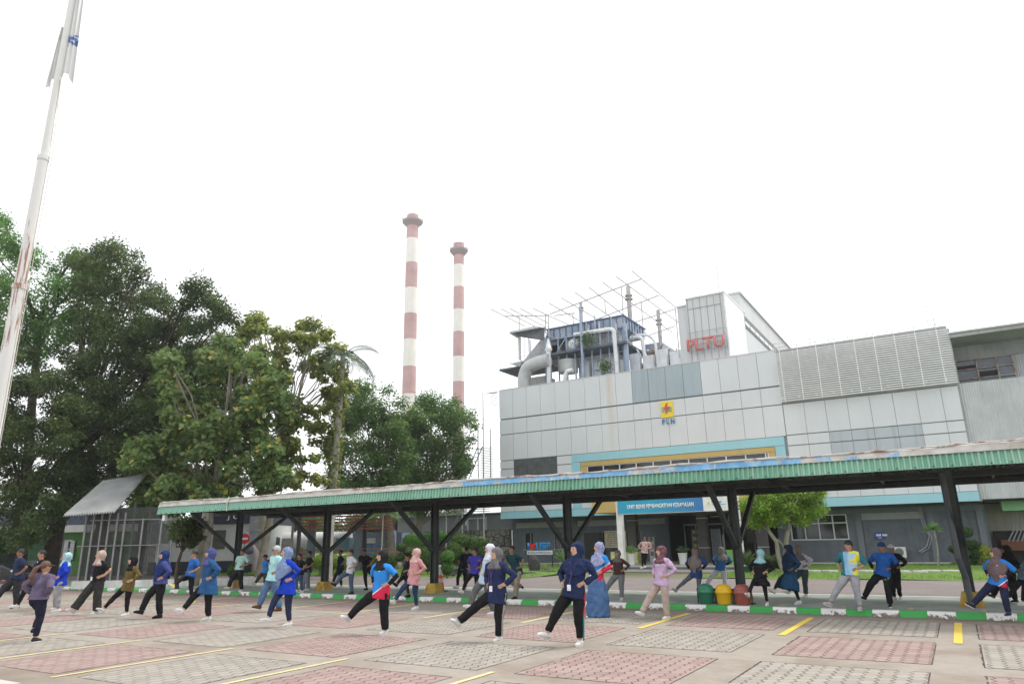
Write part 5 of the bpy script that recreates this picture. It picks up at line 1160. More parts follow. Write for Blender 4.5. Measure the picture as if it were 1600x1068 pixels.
# ficus pair by the entrance
fic = tree('lime green ficus with twisted pale trunks before the slate wall', 'ficus_tree', [(1166, 765), (1285, 762), (1284, 790), (1270, 803), (1262, 814), (1240, 818), (1225, 810), (1205, 814), (1190, 822), (1175, 816), (1166, 800)], 35.5, (1228, 895), 95, .42, 22000, .11, L_ent, M_barkp, depth=1.2, seed=23, trunk_r=.13, lean_to=(1234, 818), spines=14)
b = RB(); D = 35.5; pts = [UZ(px, py, D) for px, py in ((1224, 893), (1216, 868), (1213, 845), (1203, 832), (1196, 818))]; b.tube([(u, D, max(0, z)) for u, z in pts], [.13, .11, .10, .09, .07], 9)
pts = [UZ(px, py, D) for px, py in ((1226, 862), (1222, 850), (1214, 842))]; b.tube([(u, D-.05, z) for u, z in pts], [.04, .04, .05], 6); b.build('trunk', M_barkp, fic, smooth=True)
def bush(label, px, py_top, py_base, D, w, mat, n=1600, ls=.10, name='bush', shape=None, cat='bush', group=None, seed=0):
    (u0, z0), (u1, z1_) = UZ(px, py_base, D), UZ(px, py_top, D); z0 = max(0, z0); t = thing(name, U2W(u0, D), label, cat, group); hw = w*D/F/2; r = np.random.default_rng(int(px)+seed)
    balls = shape or [(0, .5, 1, .5)]; C_ = []; N_ = []; R__ = []
    st = RB(); h = z1_-z0
    for (bx, bz, sx, sz) in balls:
        m_ = int(n/len(balls)); dv = r.normal(size=(m_, 3)); dv /= np.linalg.norm(dv, axis=1)[:, None]; q = r.random(m_)**.25
        c = np.array([u0+bx*hw, D, z0+bz*h]); sc_ = np.array([hw*sx, hw*sx, h*sz]); P_ = c+dv*sc_*q[:, None]
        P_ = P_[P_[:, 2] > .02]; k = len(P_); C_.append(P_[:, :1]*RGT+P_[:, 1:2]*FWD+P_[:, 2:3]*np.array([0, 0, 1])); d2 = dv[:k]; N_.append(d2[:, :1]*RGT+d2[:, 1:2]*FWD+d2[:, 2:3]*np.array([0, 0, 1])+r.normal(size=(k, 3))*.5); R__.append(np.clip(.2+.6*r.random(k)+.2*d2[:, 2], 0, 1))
        st.tube([(u0+bx*hw*.2, D, 0), (u0+bx*hw*.6, D, z0+bz*h*.5), (u0+bx*hw, D, z0+bz*h)], [.05, .04, .03], 6)
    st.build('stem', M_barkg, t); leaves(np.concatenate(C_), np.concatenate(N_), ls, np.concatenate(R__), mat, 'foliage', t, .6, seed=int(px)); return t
L_topi = leaf_mat('leaf_topiary', (.025, .07, .015), (.07, .15, .03), (.12, .2, .04)); L_sun = leaf_mat('leaf_yellow_green', (.14, .22, .02), (.38, .42, .04), (.5, .5, .06))
bush('cloud pruned topiary with a domed top left of the mauve headscarf', 1516, 820, 884, 39.5, 46, L_topi, 7000, .09, 'topiary', [(-.05, .84, .62, .17), (.25, .52, .6, .13), (-.35, .33, .55, .13), (.45, .3, .5, .14), (-.85, .42, .35, .1), (.1, .15, .35, .16)], 'topiary')
bush('yellow green ground shrub at the foot of the right topiary', 1508, 876, 893, 40, 44, L_sun, 2200, .09, 'shrub', [(-.3, .5, .55, .4), (.4, .4, .6, .45)], 'shrub')
bush('pale variegated shrub right of the domed topiary', 1541, 850, 884, 39.5, 34, L_sun, 1800, .10, 'shrub', [(0, .5, .9, .5)], 'shrub')
bush('small rounded topiary tree on pale twisted stems left of the pink headscarf', 638, 848, 893, 43, 44, L_bush, 3600, .10, 'topiary', [(-.5, .85, .4, .15), (.0, .68, .4, .13), (.55, .6, .45, .16), (-.6, .5, .35, .12)], 'topiary')
bush('light green columnar shrub on the lawn beside the fourth post', 699, 859, 898, 38, 26, L_brt, 3600, .10, 'shrub', [(0, .72, .9, .28), (0, .3, .75, .3)], 'shrub')
bush('dark shrub behind the light green columnar shrub', 716, 846, 888, 43, 44, L_bush, 3800, .12, 'shrub', [(-.3, .6, .6, .4), (.4, .4, .6, .4)], 'shrub')
bush('rounded dark bush between the pink headscarf and the fourth post', 668, 852, 892, 42, 34, L_bush, 2600, .12, 'shrub', [(0, .5, 1, .5)], 'shrub')
bush('round bush behind the purple shirt by the stone wall', 757, 853, 888, 44, 26, L_topi, 2400, .10, 'shrub', [(0, .6, 1, .42)], 'shrub')
bush('overhanging bush on the old rough wall', 735, 832, 856, 46, 60, L_bush, 2600, .14, 'shrub', [(-.5, .5, .6, .5), (.4, .3, .6, .5)], 'shrub')
bush('broad bright bush under the split trunk', 664, 828, 852, 47, 70, L_brt, 3200, .14, 'shrub', [(-.3, .4, .7, .5), (.5, .6, .5, .4)], 'shrub')
for i, px in enumerate((500, 520, 541, 588, 606)):
    bush(['clipped hedge shrub left of the second post', 'clipped hedge shrub right of the palm trunk', 'clipped hedge shrub behind the man in white', 'clipped hedge shrub behind the black headscarf', 'clipped hedge shrub right of the black headscarf'][i], px, 864, 888, 44, 28, L_ent if i < 3 else L_bush, 2000, .10, 'hedge_shrub', [(0, .45, 1, .5)], 'shrub', 'hedge behind the lawn')
bush('small leafy bush beside the mint tee man', 366, 878, 905, 30, 22, L_bush, 1500, .08, 'shrub', [(0, .5, 1, .5)], 'shrub')
bush('low bush at the foot of the ficus trunks', 1206, 862, 892, 37, 44, L_bush, 2600, .10, 'shrub', [(-.3, .5, .6, .4), (.5, .5, .5, .4)], 'shrub')
for (px, py, w_px, lab) in ((915, 530, 34, 'wild shrub growing beside the white drum of the boiler plant'), (945, 572, 18, 'wild sapling growing on the lower walkway of the boiler plant')):
    q = Yp(px, py, Y1-1.2); t = thing('wild_shrub', (q[0], q[1], q[2]-.8), lab, 'shrub'); n_ = 420; dv = RNG.normal(size=(n_, 3)); dv /= np.linalg.norm(dv, axis=1)[:, None]
    C = q+dv*np.array([w_px*.035, .5, .8])*(RNG.random(n_)**.7)[:, None]+RNG.normal(size=(n_, 3))*.22*np.sign(np.sin(dv*9)); leaves(C, dv+RNG.normal(size=(n_, 3))*.5, .2, RNG.random(n_), L_mid, 'foliage', t, .6, seed=px)
    b = MB(); b.tube([q-np.array([0, 0, 1.3]), q], [.05, .02], 5); b.build('stem', M_bark, t)
# spiky plants
def spiky(label, px, py_top, py_base, D, spread, n, mat, trunk=True, name='dracaena', pot=None, cat='plant', lean=0, lw=.035):
    u0, _z = UZ(px, py_base, D); ut, zt_ = UZ(px+lean, py_top, D); t = thing(name, U2W(u0, D), label, cat); rr = random.Random(px)
    zc_ = zt_ if trunk else (.35 if pot else .1)
    if trunk: b = RB(); b.tube([(u0, D, 0), (u0*.55+ut*.45+.08, D, zt_*.5), (ut, D, zt_)], [.05, .035, .04], 8); b.build('stem', M_barkp, t)
    b = RB(); zb_ = pot[1] if pot else 0
    for k in range(n):
        a = rr.uniform(0, 6.28); e = rr.uniform(-.25, 1.2) if trunk else rr.uniform(.5, 1.45); L = spread*rr.uniform(.75, 1.1); c0 = np.array([ut if trunk else u0, D, zc_ if trunk else zb_]); dv = np.array([math.cos(a)*math.cos(e), math.sin(a)*math.cos(e), math.sin(e)])
        m_ = c0+dv*L*.55; tip = c0+dv*L-np.array([0, 0, L*.22]); sd = nrm_(np.cross(dv, (0, 0, 1)))*lw
        b.quad(c0-sd*.5, c0+sd*.5, m_+sd, tip, m_-sd)
    b.build('leaves', mat, t)
    if pot:
        b = RB(); b.tube([(u0, D, pot[2]), (u0, D, zb_-.03), (u0, D, zb_)], [pot[0]*.7, pot[0], pot[0]*1.1], 16); b.build('pot', pot[3], t, smooth=True)
    return t
M_dr = plain('dracaena_leaf', (.16, .28, .09), .5, .3, 4); M_pot = plain('pot_white', (.66, .66, .64), .5, .05); M_potg = plain('pot_green', (.03, .12, .07), .6)
spiky('single spiky dracaena on a thin stem before the slate wall', 1466, 826, 882, 40, .62, 46, M_dr, lean=-7)
spiky('tall dracaena with a leaning stem under the pergola edge', 590, 800, 900, 38, .95, 60, M_dr, lean=9)
spiky('potted plant in a white pot left of the plaid shirt person', 987, 0, 884, 42.5, .75, 26, M_dr, False, 'potted_plant', (.26, .95, .32, M_pot), 'potted plant')
spiky('potted plant in a white pot in the middle of the entrance', 1068, 0, 884, 42.0, .6, 26, plain('leaf_deep', (.05, .10, .04), .6), False, 'potted_plant', (.26, .95, .32, M_pot), 'potted plant')
spiky('sprawling spiky plant in a green pot left of the turquoise headscarf', 1170, 0, 893, 37, 1.05, 60, plain('leaf_striped', (.13, .18, .07), .6, .4, 8), False, 'potted_plant', (.36, .35, .02, M_potg), 'potted plant')
spiky('small yellow green agave below the lawn sign', 851, 0, 886, 44, .62, 26, plain('agave_leaf', (.30, .36, .14), .6), False, 'agave')
spiky('dark green potted plant by the third canopy post', 882, 0, 886, 44, 1.1, 34, M_dr, False, 'potted_plant', (.3, .5, .02, M_pot), 'potted plant')
# rocks, planter, clutter
def rock(label, px, py, D, w, h, c, sd_):
    u, z = UZ(px, py, D); rr = random.Random(sd_); b = RB(); b.ell((u, D, h*.4), (w, w*.7, h*.62), n=9, m=6); b.v = [tuple(np.array(v)+np.array([rr.uniform(-1, 1) for _ in range(3)])*w*.12) for v in b.v]; o = b.build('rock', plain('rock', c, .9, .3, 3, bump=.6)); rebase(o, U2W(u, D)); tag(o, label, 'rock')
rock('tall pointed dark rock under the lawn sign', 835, 886, 44, .36, .95, (.05, .05, .05), 1); rock('low dark rock behind the man in the black and blue jersey', 713, 893, 40, .8, .5, (.06, .055, .05), 2); rock('flat grey stone on the lawn below the sign', 852, 889, 42, .6, .12, (.12, .12, .11), 3); rock('flat grey stone in front of the teal tee man', 822, 894, 40, .6, .14, (.16, .15, .14), 4)
u, z = UZ(686, 889, 41); b = RB(); b.box(u-.3, u+.3, 40.7, 41.3, 0, .52); b.box(u-.36, u+.36, 40.64, 41.36, .45, .56); o = b.build('planter', plain('planter_pale', (.42, .42, .40), .8)); rebase(o, U2W(u, 41)); tag(o, 'square pale planter beside the fourth canopy post', 'planter')
# entrance clutter
def upr(label, name, px0, px1, py0, py1, y, mat, cat, kids=None, th=.06):
    a, c = Yp(px0, py0, y), Yp(px1, py1, y); x0, x1 = min(a[0], c[0]), max(a[0], c[0]); t = thing(name, ((x0+x1)/2, y, .3), label, cat); b = MB(); b.box(x0, x1, y, y+th, max(.3, c[2]), a[2]); b.build('panel', mat, t)
    b = MB(); b.box(x0-.03, x0, y-.02, y+th+.02, .3, a[2]+.03); b.box(x1, x1+.03, y-.02, y+th+.02, .3, a[2]+.03); b.build('frame', M_mgrey, t)
    if kids: kids(t, x0, x1, a[2], y)
    return t
def blocks(cols, rows_, c):
    def fn(t, x0, x1, z, y):
        b = MB(); rr = random.Random(5)
        for j in range(rows_):
            for i in range(cols): xa = x0+(x1-x0)*(i+.15)/cols; b.box(xa, xa+(x1-x0)/cols*rr.uniform(.5, .75), y-.012, y-.002, z-.25-j*.42, z-.02-j*.42)
        b.build('notice', plain('notice_%d' % cols, c, .6, .25, 9), t)
    return fn
upr('white rack with papers beside the plaid shirt person', 'brochure_stand', 1014, 1024, 839, 884, 43.5, plain('stand_white', (.42, .43, .43), .6), 'stand', blocks(1, 3, (.22, .10, .09)))
upr('glass display rack with yellow cards in the dark entrance', 'display_rack', 1081, 1099, 827, 882, 45.6, plain('rack_dark', (.06, .07, .07), .5), 'rack', blocks(2, 3, (.34, .34, .10)))
upr('tall grey roller banner on the right of the entrance', 'roller_banner', 1111, 1129, 826, 880, 45.0, plain('banner_grey', (.17, .18, .21), .6), 'banner')
upr('narrow pale banner beside the grey roller banner', 'roller_banner', 1129, 1134, 835, 880, 44.5, plain('banner_pale', (.38, .39, .36), .6), 'banner', blocks(1, 3, (.16, .17, .17)))
p_ = Yp(1146, 890, 40.2); b = MB(); b.box(p_[0]-.22, p_[0]+.22, 40.0, 40.45, .3, 1.05); b.box(p_[0]-.25, p_[0]+.25, 39.97, 40.48, 1.0, 1.1); o = b.build('green_bin', plain('bin_lime', (.16, .36, .08), .5)); rebase(o, (p_[0], 40.2, .3)); tag(o, 'lime green square bin at the right of the entrance', 'bin')
p_ = Yp(950, 880, 40.5); b = MB(); b.box(p_[0]-.9, p_[0]+.9, 43.0, 43.6, .3, 1.0); o = b.build('striped_barrier', plain('barrier_yellow', (.55, .58, .25), .6, .4, 6)); rebase(o, (p_[0], 43.3, .3)); tag(o, 'pale yellow striped barrier box left of the entrance column', 'barrier')
# ------------------------------------------------------------------ people
def V(*a): return np.array(a, float)
def nrm(v): return v/(np.linalg.norm(v)+1e-9)
def fuse(mb, voxel, smooth=2, folds=0., seed=0, freq=9.):
    me = mb.mesh('tmp', [])
    o = bpy.data.objects.new('tmp', me); COL.objects.link(o)
    m = o.modifiers.new('r', 'REMESH'); m.mode = 'VOXEL'; m.voxel_size = voxel; m.use_smooth_shade = True
    if smooth: s = o.modifiers.new('s', 'SMOOTH'); s.factor = .6; s.iterations = smooth
    dg = bpy.context.evaluated_depsgraph_get(); out = bpy.data.meshes.new_from_object(o.evaluated_get(dg))
    bpy.data.objects.remove(o); bpy.data.meshes.remove(me)
    if folds:
        n = len(out.vertices); co = np.zeros(n*3); out.vertices.foreach_get('co', co); co = co.reshape(-1, 3)
        no = np.zeros(n*3); out.vertices.foreach_get('normal', no); no = no.reshape(-1, 3)
        r = np.random.default_rng(seed); d = np.zeros(n)
        for k in range(7):
            w = r.normal(size=3); w[2] *= .45; w = w/np.linalg.norm(w)*freq*r.uniform(.8, 3.0)
            d += np.abs(np.sin(co@w+r.uniform(0, 6)+1.5*np.sin(co@(w[[1, 2, 0]]*.5))))*r.uniform(.5, 1)-.45
        co += no*(d*folds/2.2)[:, None]; out.vertices.foreach_set('co', co.ravel()); out.update()
    out.polygons.foreach_set('use_smooth', [True]*len(out.polygons)); return out
_cc = {}
def cloth(c, rough=.85):
    k = ('c', c)
    if k not in _cc:
        m = NM('cloth', rough, 0, .12); m.col(m.mix(m.ramp(m.noise(7, 5, .7), .35, .7), mul(c, .78), mul(c, 1.15))).bump(m.noise(13, 5, .65, stretch=(1, 1, .5)), .6, .05)
        _cc[k] = m.m
    return _cc[k]
def skin(c):
    k = ('s', c)
    if k not in _cc: m = NM('skin', .55, 0, .35); m.col(m.mix(m.ramp(m.noise(30, 3), .3, .7), mul(c, .9), mul(c, 1.08))); m.b.inputs['Subsurface Weight'].default_value = .0; _cc[k] = m.m
    return _cc[k]
def pattern(c1, c2, scale=18, thr=.5, c3=None):
    k = ('p', c1, c2, scale, thr, c3)
    if k not in _cc:
        m = NM('printed_cloth', .85, 0, .2); f = m.ramp(m.noise(scale, 4, .7), thr-.03, thr+.03); c = m.mix(f, c1, c2)
        if c3: c = m.mix(m.ramp(m.noise(scale*.6, 3), .56, .6), c, c3)
        m.col(c); _cc[k] = m.m
    return _cc[k]
def split_shirt(top, low, slope, zc, rv, line=(.75, .75, .75)):    # two-colour jersey divided by a slanting piping
    m = NM('two_tone_jersey', .8, 0, .2); X_, Y_, Z_ = m.xyz()
    u = m.M('ADD', m.M('MULTIPLY', X_, float(rv[0])), m.M('MULTIPLY', Y_, float(rv[1])))
    h = m.M('SUBTRACT', Z_, m.M('ADD', m.M('MULTIPLY', u, slope), zc))
    n = m.noise(6, 4)
    c = m.mix(m.ramp(h, 0, .004), m.mix(n, mul(low, .85), mul(low, 1.1)), m.mix(n, mul(top, .85), mul(top, 1.1)))
    c = m.mix(m.M('LESS_THAN', m.M('ABSOLUTE', h), .010), c, line)
    m.col(c).bump(m.noise(24, 4), .3, .02); return m.m
def ik(a, b, l1, l2, pole):
    d = b-a; L = np.linalg.norm(d); L2 = min(L, (l1+l2)*.999); dn = d/(L+1e-9)
    if L > L2: b = a+dn*L2
    x = (l1*l1-l2*l2+L2*L2)/(2*L2); h = math.sqrt(max(0, l1*l1-x*x)); p = pole-dn*np.dot(pole, dn)
    return a+dn*x+nrm(p)*h, b
UP = V(0, 0, 1)
SK1, SK2, SK3 = (.52, .32, .22), (.38, .215, .14), (.26, .14, .09)
M_hair = plain('hair_black', (.018, .014, .012), .55, .3, 20); M_hairg = plain('hair_grey', (.42, .42, .42), .7, .2, 30); M_hairb = plain('hair_brown', (.10, .045, .03), .5, .3, 20)
M_eye = plain('eye_dark', (.02, .015, .012), .3); M_lip = plain('lip', (.35, .11, .09), .5)
def person(label, top, hip, foot, kick, a=70, look=None, z0=0., sk=SK1, shirt=(.1, .1, .1), shirt_mat=None, sleeve='long', sleeve_c=None, slen=.10, flare=0., pants=(.02, .02, .022), pw='slim',
           shoes=(.7, .69, .67), sole=(.6, .6, .58), hijab=None, hij_mat=None, drape='short', hair=None, cap=None, female=True, lanyard=None, skirt=None, build_=1., extra=None, knee=1., hands=True, kz=None, glasses=False, group='people doing the kick exercise'):
    Fg = G(foot[0], foot[1], z0); Fg[2] = z0
    d = Fg-CAM; d[2] = 0; dist = np.linalg.norm(d); d = nrm(d); r = V(d[1], -d[0], 0)
    def at(px, py):
        q = ray(px, py); return CAM+q*(np.dot(Fg-CAM, d)/np.dot(q, d))
    a = R_(a); f = math.cos(a)*(-d)+math.sin(a)*(-r); l = V(-f[1], f[0], 0)
    lk = R_(look) if look is not None else a
    hf = math.cos(lk)*(-d)+math.sin(lk)*(-r); hl = V(-hf[1], hf[0], 0)
    T = at(*top); H = T[2]-z0; S = max(1.42, min(1.8, H*1.03))/1.6
    vox = .011 if dist < 17 else (.014 if dist < 24 else .018)
    hc = T-UP*.120*S; 
    Hp = at(hip[0], foot[1]+(top[1]-foot[1])*.525); Hp[2] = z0+.525*H
    nb = hc-UP*.145*S-hf*.015                        # base of the neck
    sp = nb-UP*.03*S; k_ = nrm(at(kick[0], kick[1])-Fg)
    t = thing('person', Fg, label, 'person', group)
    bw = build_*S*1.06
    # legs
    L1 = L2 = .2235*H
    hjl, hjr = Hp+l*.085*S-UP*.03, Hp-l*.085*S-UP*.03
    stand_a = Fg+UP*.085*S
    ka = at(*kick)+UP*.02
    if kz is not None: ka = ka+d*kz
    hk = hjl if np.dot(l, ka-Fg) > .02 else hjr
    if abs(np.dot(l, nrm(ka-Fg))) < .25: hk = hjr
    hs = hjr if hk is hjl else hjl
    stand_a = stand_a+(hs-Hp)*V(.5, .5, 0)
    ks, stand_a2 = ik(hs, stand_a, max(L1, np.linalg.norm(hs-stand_a)*.502), max(L2, np.linalg.norm(hs-stand_a)*.502), f)
    dk = np.linalg.norm(ka-hk); Lk = min(max(L1, dk*.503), L1*1.09)
    for _ in range(28):
        if np.linalg.norm(ka-hk) >= 1.96*Lk or kz is not None or knee < 1: break
        ka = ka-d*.02
    kk, ka = ik(hk, ka, Lk*knee, Lk*knee, f+UP*.6)
    # arms
    U1, U2 = .165*S*1.12, .150*S*1.12*1.05
    arms = []
    chest = (Hp*.32+sp*.68); fw = .165 if female else .19
    for s in (1, -1):
        sh = sp+l*s*fw*bw-UP*.03
        hand = Hp+UP*(.11*S)+l*s*(.155*bw)+f*(.045)
        pole = l*s*.75-f*.65-UP*.05
        wr = hand+l*s*.035-f*.03
        el, wr = ik(sh, wr, U1*1.28, U2*1.22, pole)
        arms.append((s, sh, el, wr, hand))
    # ---- body, one continuous surface
    b = MB(True); side = l
    b.tube([Hp-UP*.08, Hp, Hp*.6+sp*.4, chest, sp-UP*.02], [(.13*bw, .10*bw), (.145*bw, .10*bw), (.11*bw, .08*bw), (.135*bw, .095*bw), (.13*bw, .065*bw)], 14, side)
    b.tube([sp-UP*.03, nb, hc-UP*.05-hf*.01], [.062*S, .052*S, .05*S], 12)
    hx = [hl, hf, UP]
    b.ell(hc+UP*.01*S-hf*.008, (.073*S, .090*S, .108*S), hx, 18, 12)
    b.ell(hc-UP*.055*S+hf*.022*S, (.052*S, .055*S, .055*S), hx, 14, 9)
    b.tube([hc+hf*.082*S+UP*.02*S, hc+hf*.103*S-UP*.018*S], [.010*S, .016*S], 8)
    for s in (1, -1): b.ell(hc+hl*s*.076*S-hf*.005, (.012*S, .022*S, .032*S), hx, 8, 6)
    for s, sh, el, wr, hand in arms:
        b.tube([sp+l*s*.05, sh, sh*.5+el*.5, el, el*.6+wr*.4, wr, wr*.3+hand*.7], [.05*bw, .047*bw, .042*bw, .036*bw, .036*bw, .025*bw, .028*bw], 10)
    for hj, kn, an in ((hs, ks, stand_a), (hk, kk, ka)):
        b.tube([Hp*.3+hj*.7, hj, kn, kn*.7+an*.3, an], [.07*bw, .075*bw, .05*bw, .048*bw, .032*bw], 10)
    me = fuse(b, vox, 2)
    # join the hands and features
    hb = MB(True); hb.cur = 0
    if hands and dist < 30:
        for s, sh, el, wr, hand in arms:
            fd = nrm(f*.9-l*s*.25-UP*.35); pn = nrm(np.cross(fd, l*s)); out = nrm(l*s)
            pc = hand; ax = [nrm(np.cross(out, fd)), fd, out]
            hb.ell(pc, (.036*S, .045*S, .015*S), ax, 10, 6)
            for q in range(4):
                o_ = ax[0]*((q-1.5)*.018*S); ln = (.066, .076, .072, .056)[q]*S
                p0 = pc+o_+fd*.035*S; p1 = p0+fd*ln*.5-out*.004; p2 = p1+nrm(fd-out*.75)*ln*.5
                hb.tube([p0, p1, p2], [.0095*S, .0088*S, .0066*S], 6)
            th = nrm(-fd*.1+UP*.75+out*.15-f*.3); hb.tube([pc-fd*.02*S, pc-fd*.015*S+th*.035*S, pc-fd*.01*S+th*.06*S], [.012*S, .0105*S, .008*S], 6)
    hb.cur = 1
    for s in (1, -1):
        dr = nrm(hf+hl*s*.42+UP*.16); p = hc+UP*.01*S+hf*.080*S+hl*s*.031*S+UP*.008*S
        hb.ell(p-hf*.004, (.014*S, .008*S, .0065*S), hx, 8, 5); hb.ell(p+UP*.021*S-hf*.002, (.018*S, .007*S, .0035*S), hx, 8, 4)
    hb.cur = 2; hb.ell(hc+hf*.074*S-UP*.052*S, (.021*S, .008*S, .007*S), hx, 8, 5)
    if glasses: 
        hb.cur = 1
        for s in (1, -1): hb.ell(hc+hf*.088*S+hl*s*.033*S+UP*.018*S, (.027*S, .010*S, .018*S), hx, 8, 5)
        hb.tube([hc+hf*.08*S+hl*.06*S+UP*.02*S, hc+hl*.078*S+UP*.02*S], .004, 5); hb.tube([hc+hf*.08*S-hl*.06*S+UP*.02*S, hc-hl*.078*S+UP*.02*S], .004, 5)
    bm = bmesh.new(); bm.from_mesh(me); m2 = hb.mesh('h', [skin(sk), M_eye, M_lip]); 
    m2.polygons.foreach_set('use_smooth', [True]*len(m2.polygons)); bm.from_mesh(m2); me2 = bpy.data.meshes.new('body'); bm.to_mesh(me2); bm.free(); bpy.data.meshes.remove(me); bpy.data.meshes.remove(m2)
    for m_ in (skin(sk), M_eye, M_lip): me2.materials.append(m_)
    link('body', me2, t)
    seed = int(top[0]*7)
    # ---- trousers
    wd = {'slim': (.088, .062, .046), 'leg': (.082, .055, .038), 'reg': (.098, .078, .062), 'wide': (.102, .095, .10), 'jog': (.100, .078, .05)}[pw]
    b = MB(True); fm_ = 1.0
    b.ell(Hp-UP*.02, (.158*bw, .12*bw, .13*S), [l, f, UP], 16, 10)
    for hj, kn, an in ((hs, ks, stand_a), (hk, kk, ka)):
        e = an+(kn-an)*(.03 if pw in ('wide', 'reg') else .10)
        b.tube([Hp*.4+hj*.6+UP*.02, hj-UP*.02, hj*.5+kn*.5, kn, kn*.5+an*.5, e], [x*bw for x in (wd[0], wd[0], wd[0]*.55+wd[1]*.5, wd[1], wd[1]*.5+wd[2]*.5, wd[2])], 14)
    me = fuse(b, vox, 2, .015 if pw != 'leg' else .004, seed, 8); me.materials.append(pants if not isinstance(pants, tuple) else cloth(pants)); link('trousers', me, t)
    # ---- shirt
    b = MB(True); hem = Hp-UP*slen*S; hemc = hem+nrm(ka-Hp)*V(1, 1, 0)*.04*(1 if slen > .05 else 0)
    W_ = (.192+flare)*bw; chest_w = (.160 if female else .172)*bw
    b.tube([hemc, Hp+UP*.02, Hp*.62+sp*.38+UP*.0, chest, sp-UP*.03, sp+UP*.012, nb+UP*.005], [(W_, W_*.80), (.172*bw, .135*bw), (.150*bw, .118*bw), (chest_w*1.02, .125*bw), (chest_w, .088*bw), (.10*bw, .07*bw), (.06*bw, .058*bw)], 20, side)
    for s, sh, el, wr, hand in arms:
        if sleeve == 'short': b.tube([sp+l*s*.06, sh, sh*.45+el*.55, sh*.2+el*.8], [.06*bw, .066*bw, .064*bw, .066*bw], 12)
        elif sleeve == 'half': b.tube([sp+l*s*.06, sh, sh*.45+el*.55, el], [.06*bw, .066*bw, .066*bw, .066*bw], 12)
        else: b.tube([sp+l*s*.06, sh, sh*.5+el*.5, el, el*.5+wr*.5, wr+(el-wr)*.05], [.06*bw, .063*bw, .058*bw, .054*bw, .048*bw, .038*bw], 12)
    me = fuse(b, vox, 2, .019, seed+1, 9); me.materials.append(shirt_mat(Fg, r, Hp, S) if callable(shirt_mat) else (shirt_mat or cloth(shirt))); link('shirt', me, t)
    if sleeve_c:
        b = MB(True)
        for s, sh, el, wr, hand in arms:
            b.cur = 0; b.tube([sh*.3+el*.7, el, el*.5+wr*.5, wr], [.048*bw, .046*bw, .042*bw, .034*bw], 12)
        b.build('inner_sleeves', cloth(sleeve_c), t, smooth=True)
    if skirt:
        b = MB(True); c_, ln, wt, wb_, lean = skirt; bot = Hp-UP*ln*S+nrm(ka-Fg)*V(1, 1, 0)*lean
        b.tube([Hp+UP*.05, Hp-UP*.08, Hp*.5+bot*.5, bot], [(.15*bw, .12*bw), (.18*bw, .15*bw), ((wt+wb_)*.5*bw, (wt+wb_)*.42*bw), (wb_*bw, wb_*.8*bw)], 24, side)
        me = fuse(b, vox, 2, .03, seed+5, 9); me.materials.append(cloth(c_)); link('skirt', me, t)
    # ---- shoes
    for nm_, an, kn in (('s', stand_a, ks), ('k', ka, kk)):
        sh_d = nrm(kn-an)
        if nm_ == 's': td = nrm(f+V(0, 0, 0)); up_ = UP; base = V(an[0], an[1], z0)
        else:
            td = nrm(nrm(f*.6+nrm((ka-Fg)*V(1, 1, 0))*.6)*.85-sh_d*.35+UP*.3); td = nrm(td-sh_d*np.dot(td, sh_d)*.8); up_ = nrm(sh_d-td*np.dot(sh_d, td)); base = an-up_*.085*S
        sd = nrm(np.cross(up_, td)); b = MB(True); b.cur = 0; s_ = S*.96
        b.tube([base-td*.065*s_+up_*.04*s_, base-td*.04*s_+up_*.052*s_, base+up_*.056*s_, base+td*.07*s_+up_*.046*s_, base+td*.13*s_+up_*.034*s_, base+td*.165*s_+up_*.028*s_],
               [(.028*s_, .026*s_), (.036*s_, .046*s_), (.038*s_, .050*s_), (.042*s_, .036*s_), (.040*s_, .025*s_), (.018*s_, .012*s_)], 12, sd)
        b.ell(base+up_*.085*s_-td*.01, (.036*s_, .045*s_, .03*s_), [sd, td, up_], 10, 6)
        b.cur = 1
        out = []
        for k in range(16):
            th = 2*math.pi*k/16; x_ = math.cos(th); y_ = math.sin(th); out.append(base+td*(.05+.12*x_)*s_+sd*(.042*y_*(1-.12*x_))*s_)
        b.slab(out, up_*.022*s_); b.build('shoe', [cloth(shoes), cloth(sole)], t, smooth=False)
    # ---- head cover
    if hijab or hij_mat:
        b = MB(True); b.ell(hc-hf*.047*S+UP*.010*S, (.106*S, .108*S, .128*S), hx, 20, 14); b.ell(hc-hf*.013*S+UP*.058*S, (.086*S, .090*S, .074*S), hx, 16, 10)
        b.ell(hc-hf*.075*S-UP*.01*S, (.07*S, .07*S, .08*S), hx, 12, 8)
        b.tube([hc-UP*.06*S-hf*.045*S, hc-UP*.112*S-hf*.01*S, nb-UP*.005*S, sp-UP*.03*S], [(.092*S, .088*S), (.088*S, .092*S), (.118*S, .115*S), (.165*bw, .12*bw)], 18, hl)
        fl_ = {'short': (.10, .09), 'mid': (.20, .16), 'long': (.34, .24), 'back': (.30, .34), 'huge': (.42, .36)}[drape]
        cf, cbk = fl_
        n = 20; rings = []; base0 = sp+UP*.01
        sh_ = drape == 'short'
        for q, (z, wx, wy) in enumerate(((0.02, .12, .10), (-.03, .16, .125), (-.055, .175, .138), (-.085, .15, .12)) if sh_ else ((0.02, .12, .10), (-.05, .205, .135), (-.12, .225, .155), (-1., .232, .17))):
            ring = []
            for k in range(n):
                th = 2*math.pi*k/n; fr = -math.sin(th)*-1   # +1 = front
                fr = math.sin(th); dz = z
                if z == -1.: dz = -(.10+(cf-.10)*max(0, fr)**1.2+(cbk-.10)*max(0, -fr)**1.2)-.03
                w = bw*(wx if abs(z) < .5 else (.20 if drape in ('short', 'mid') else .225))
                wy2 = wy*bw*(1.0)
                ring.append(base0+l*math.cos(th)*w+f*fr*wy2+UP*dz*S)
            rings.append(ring)
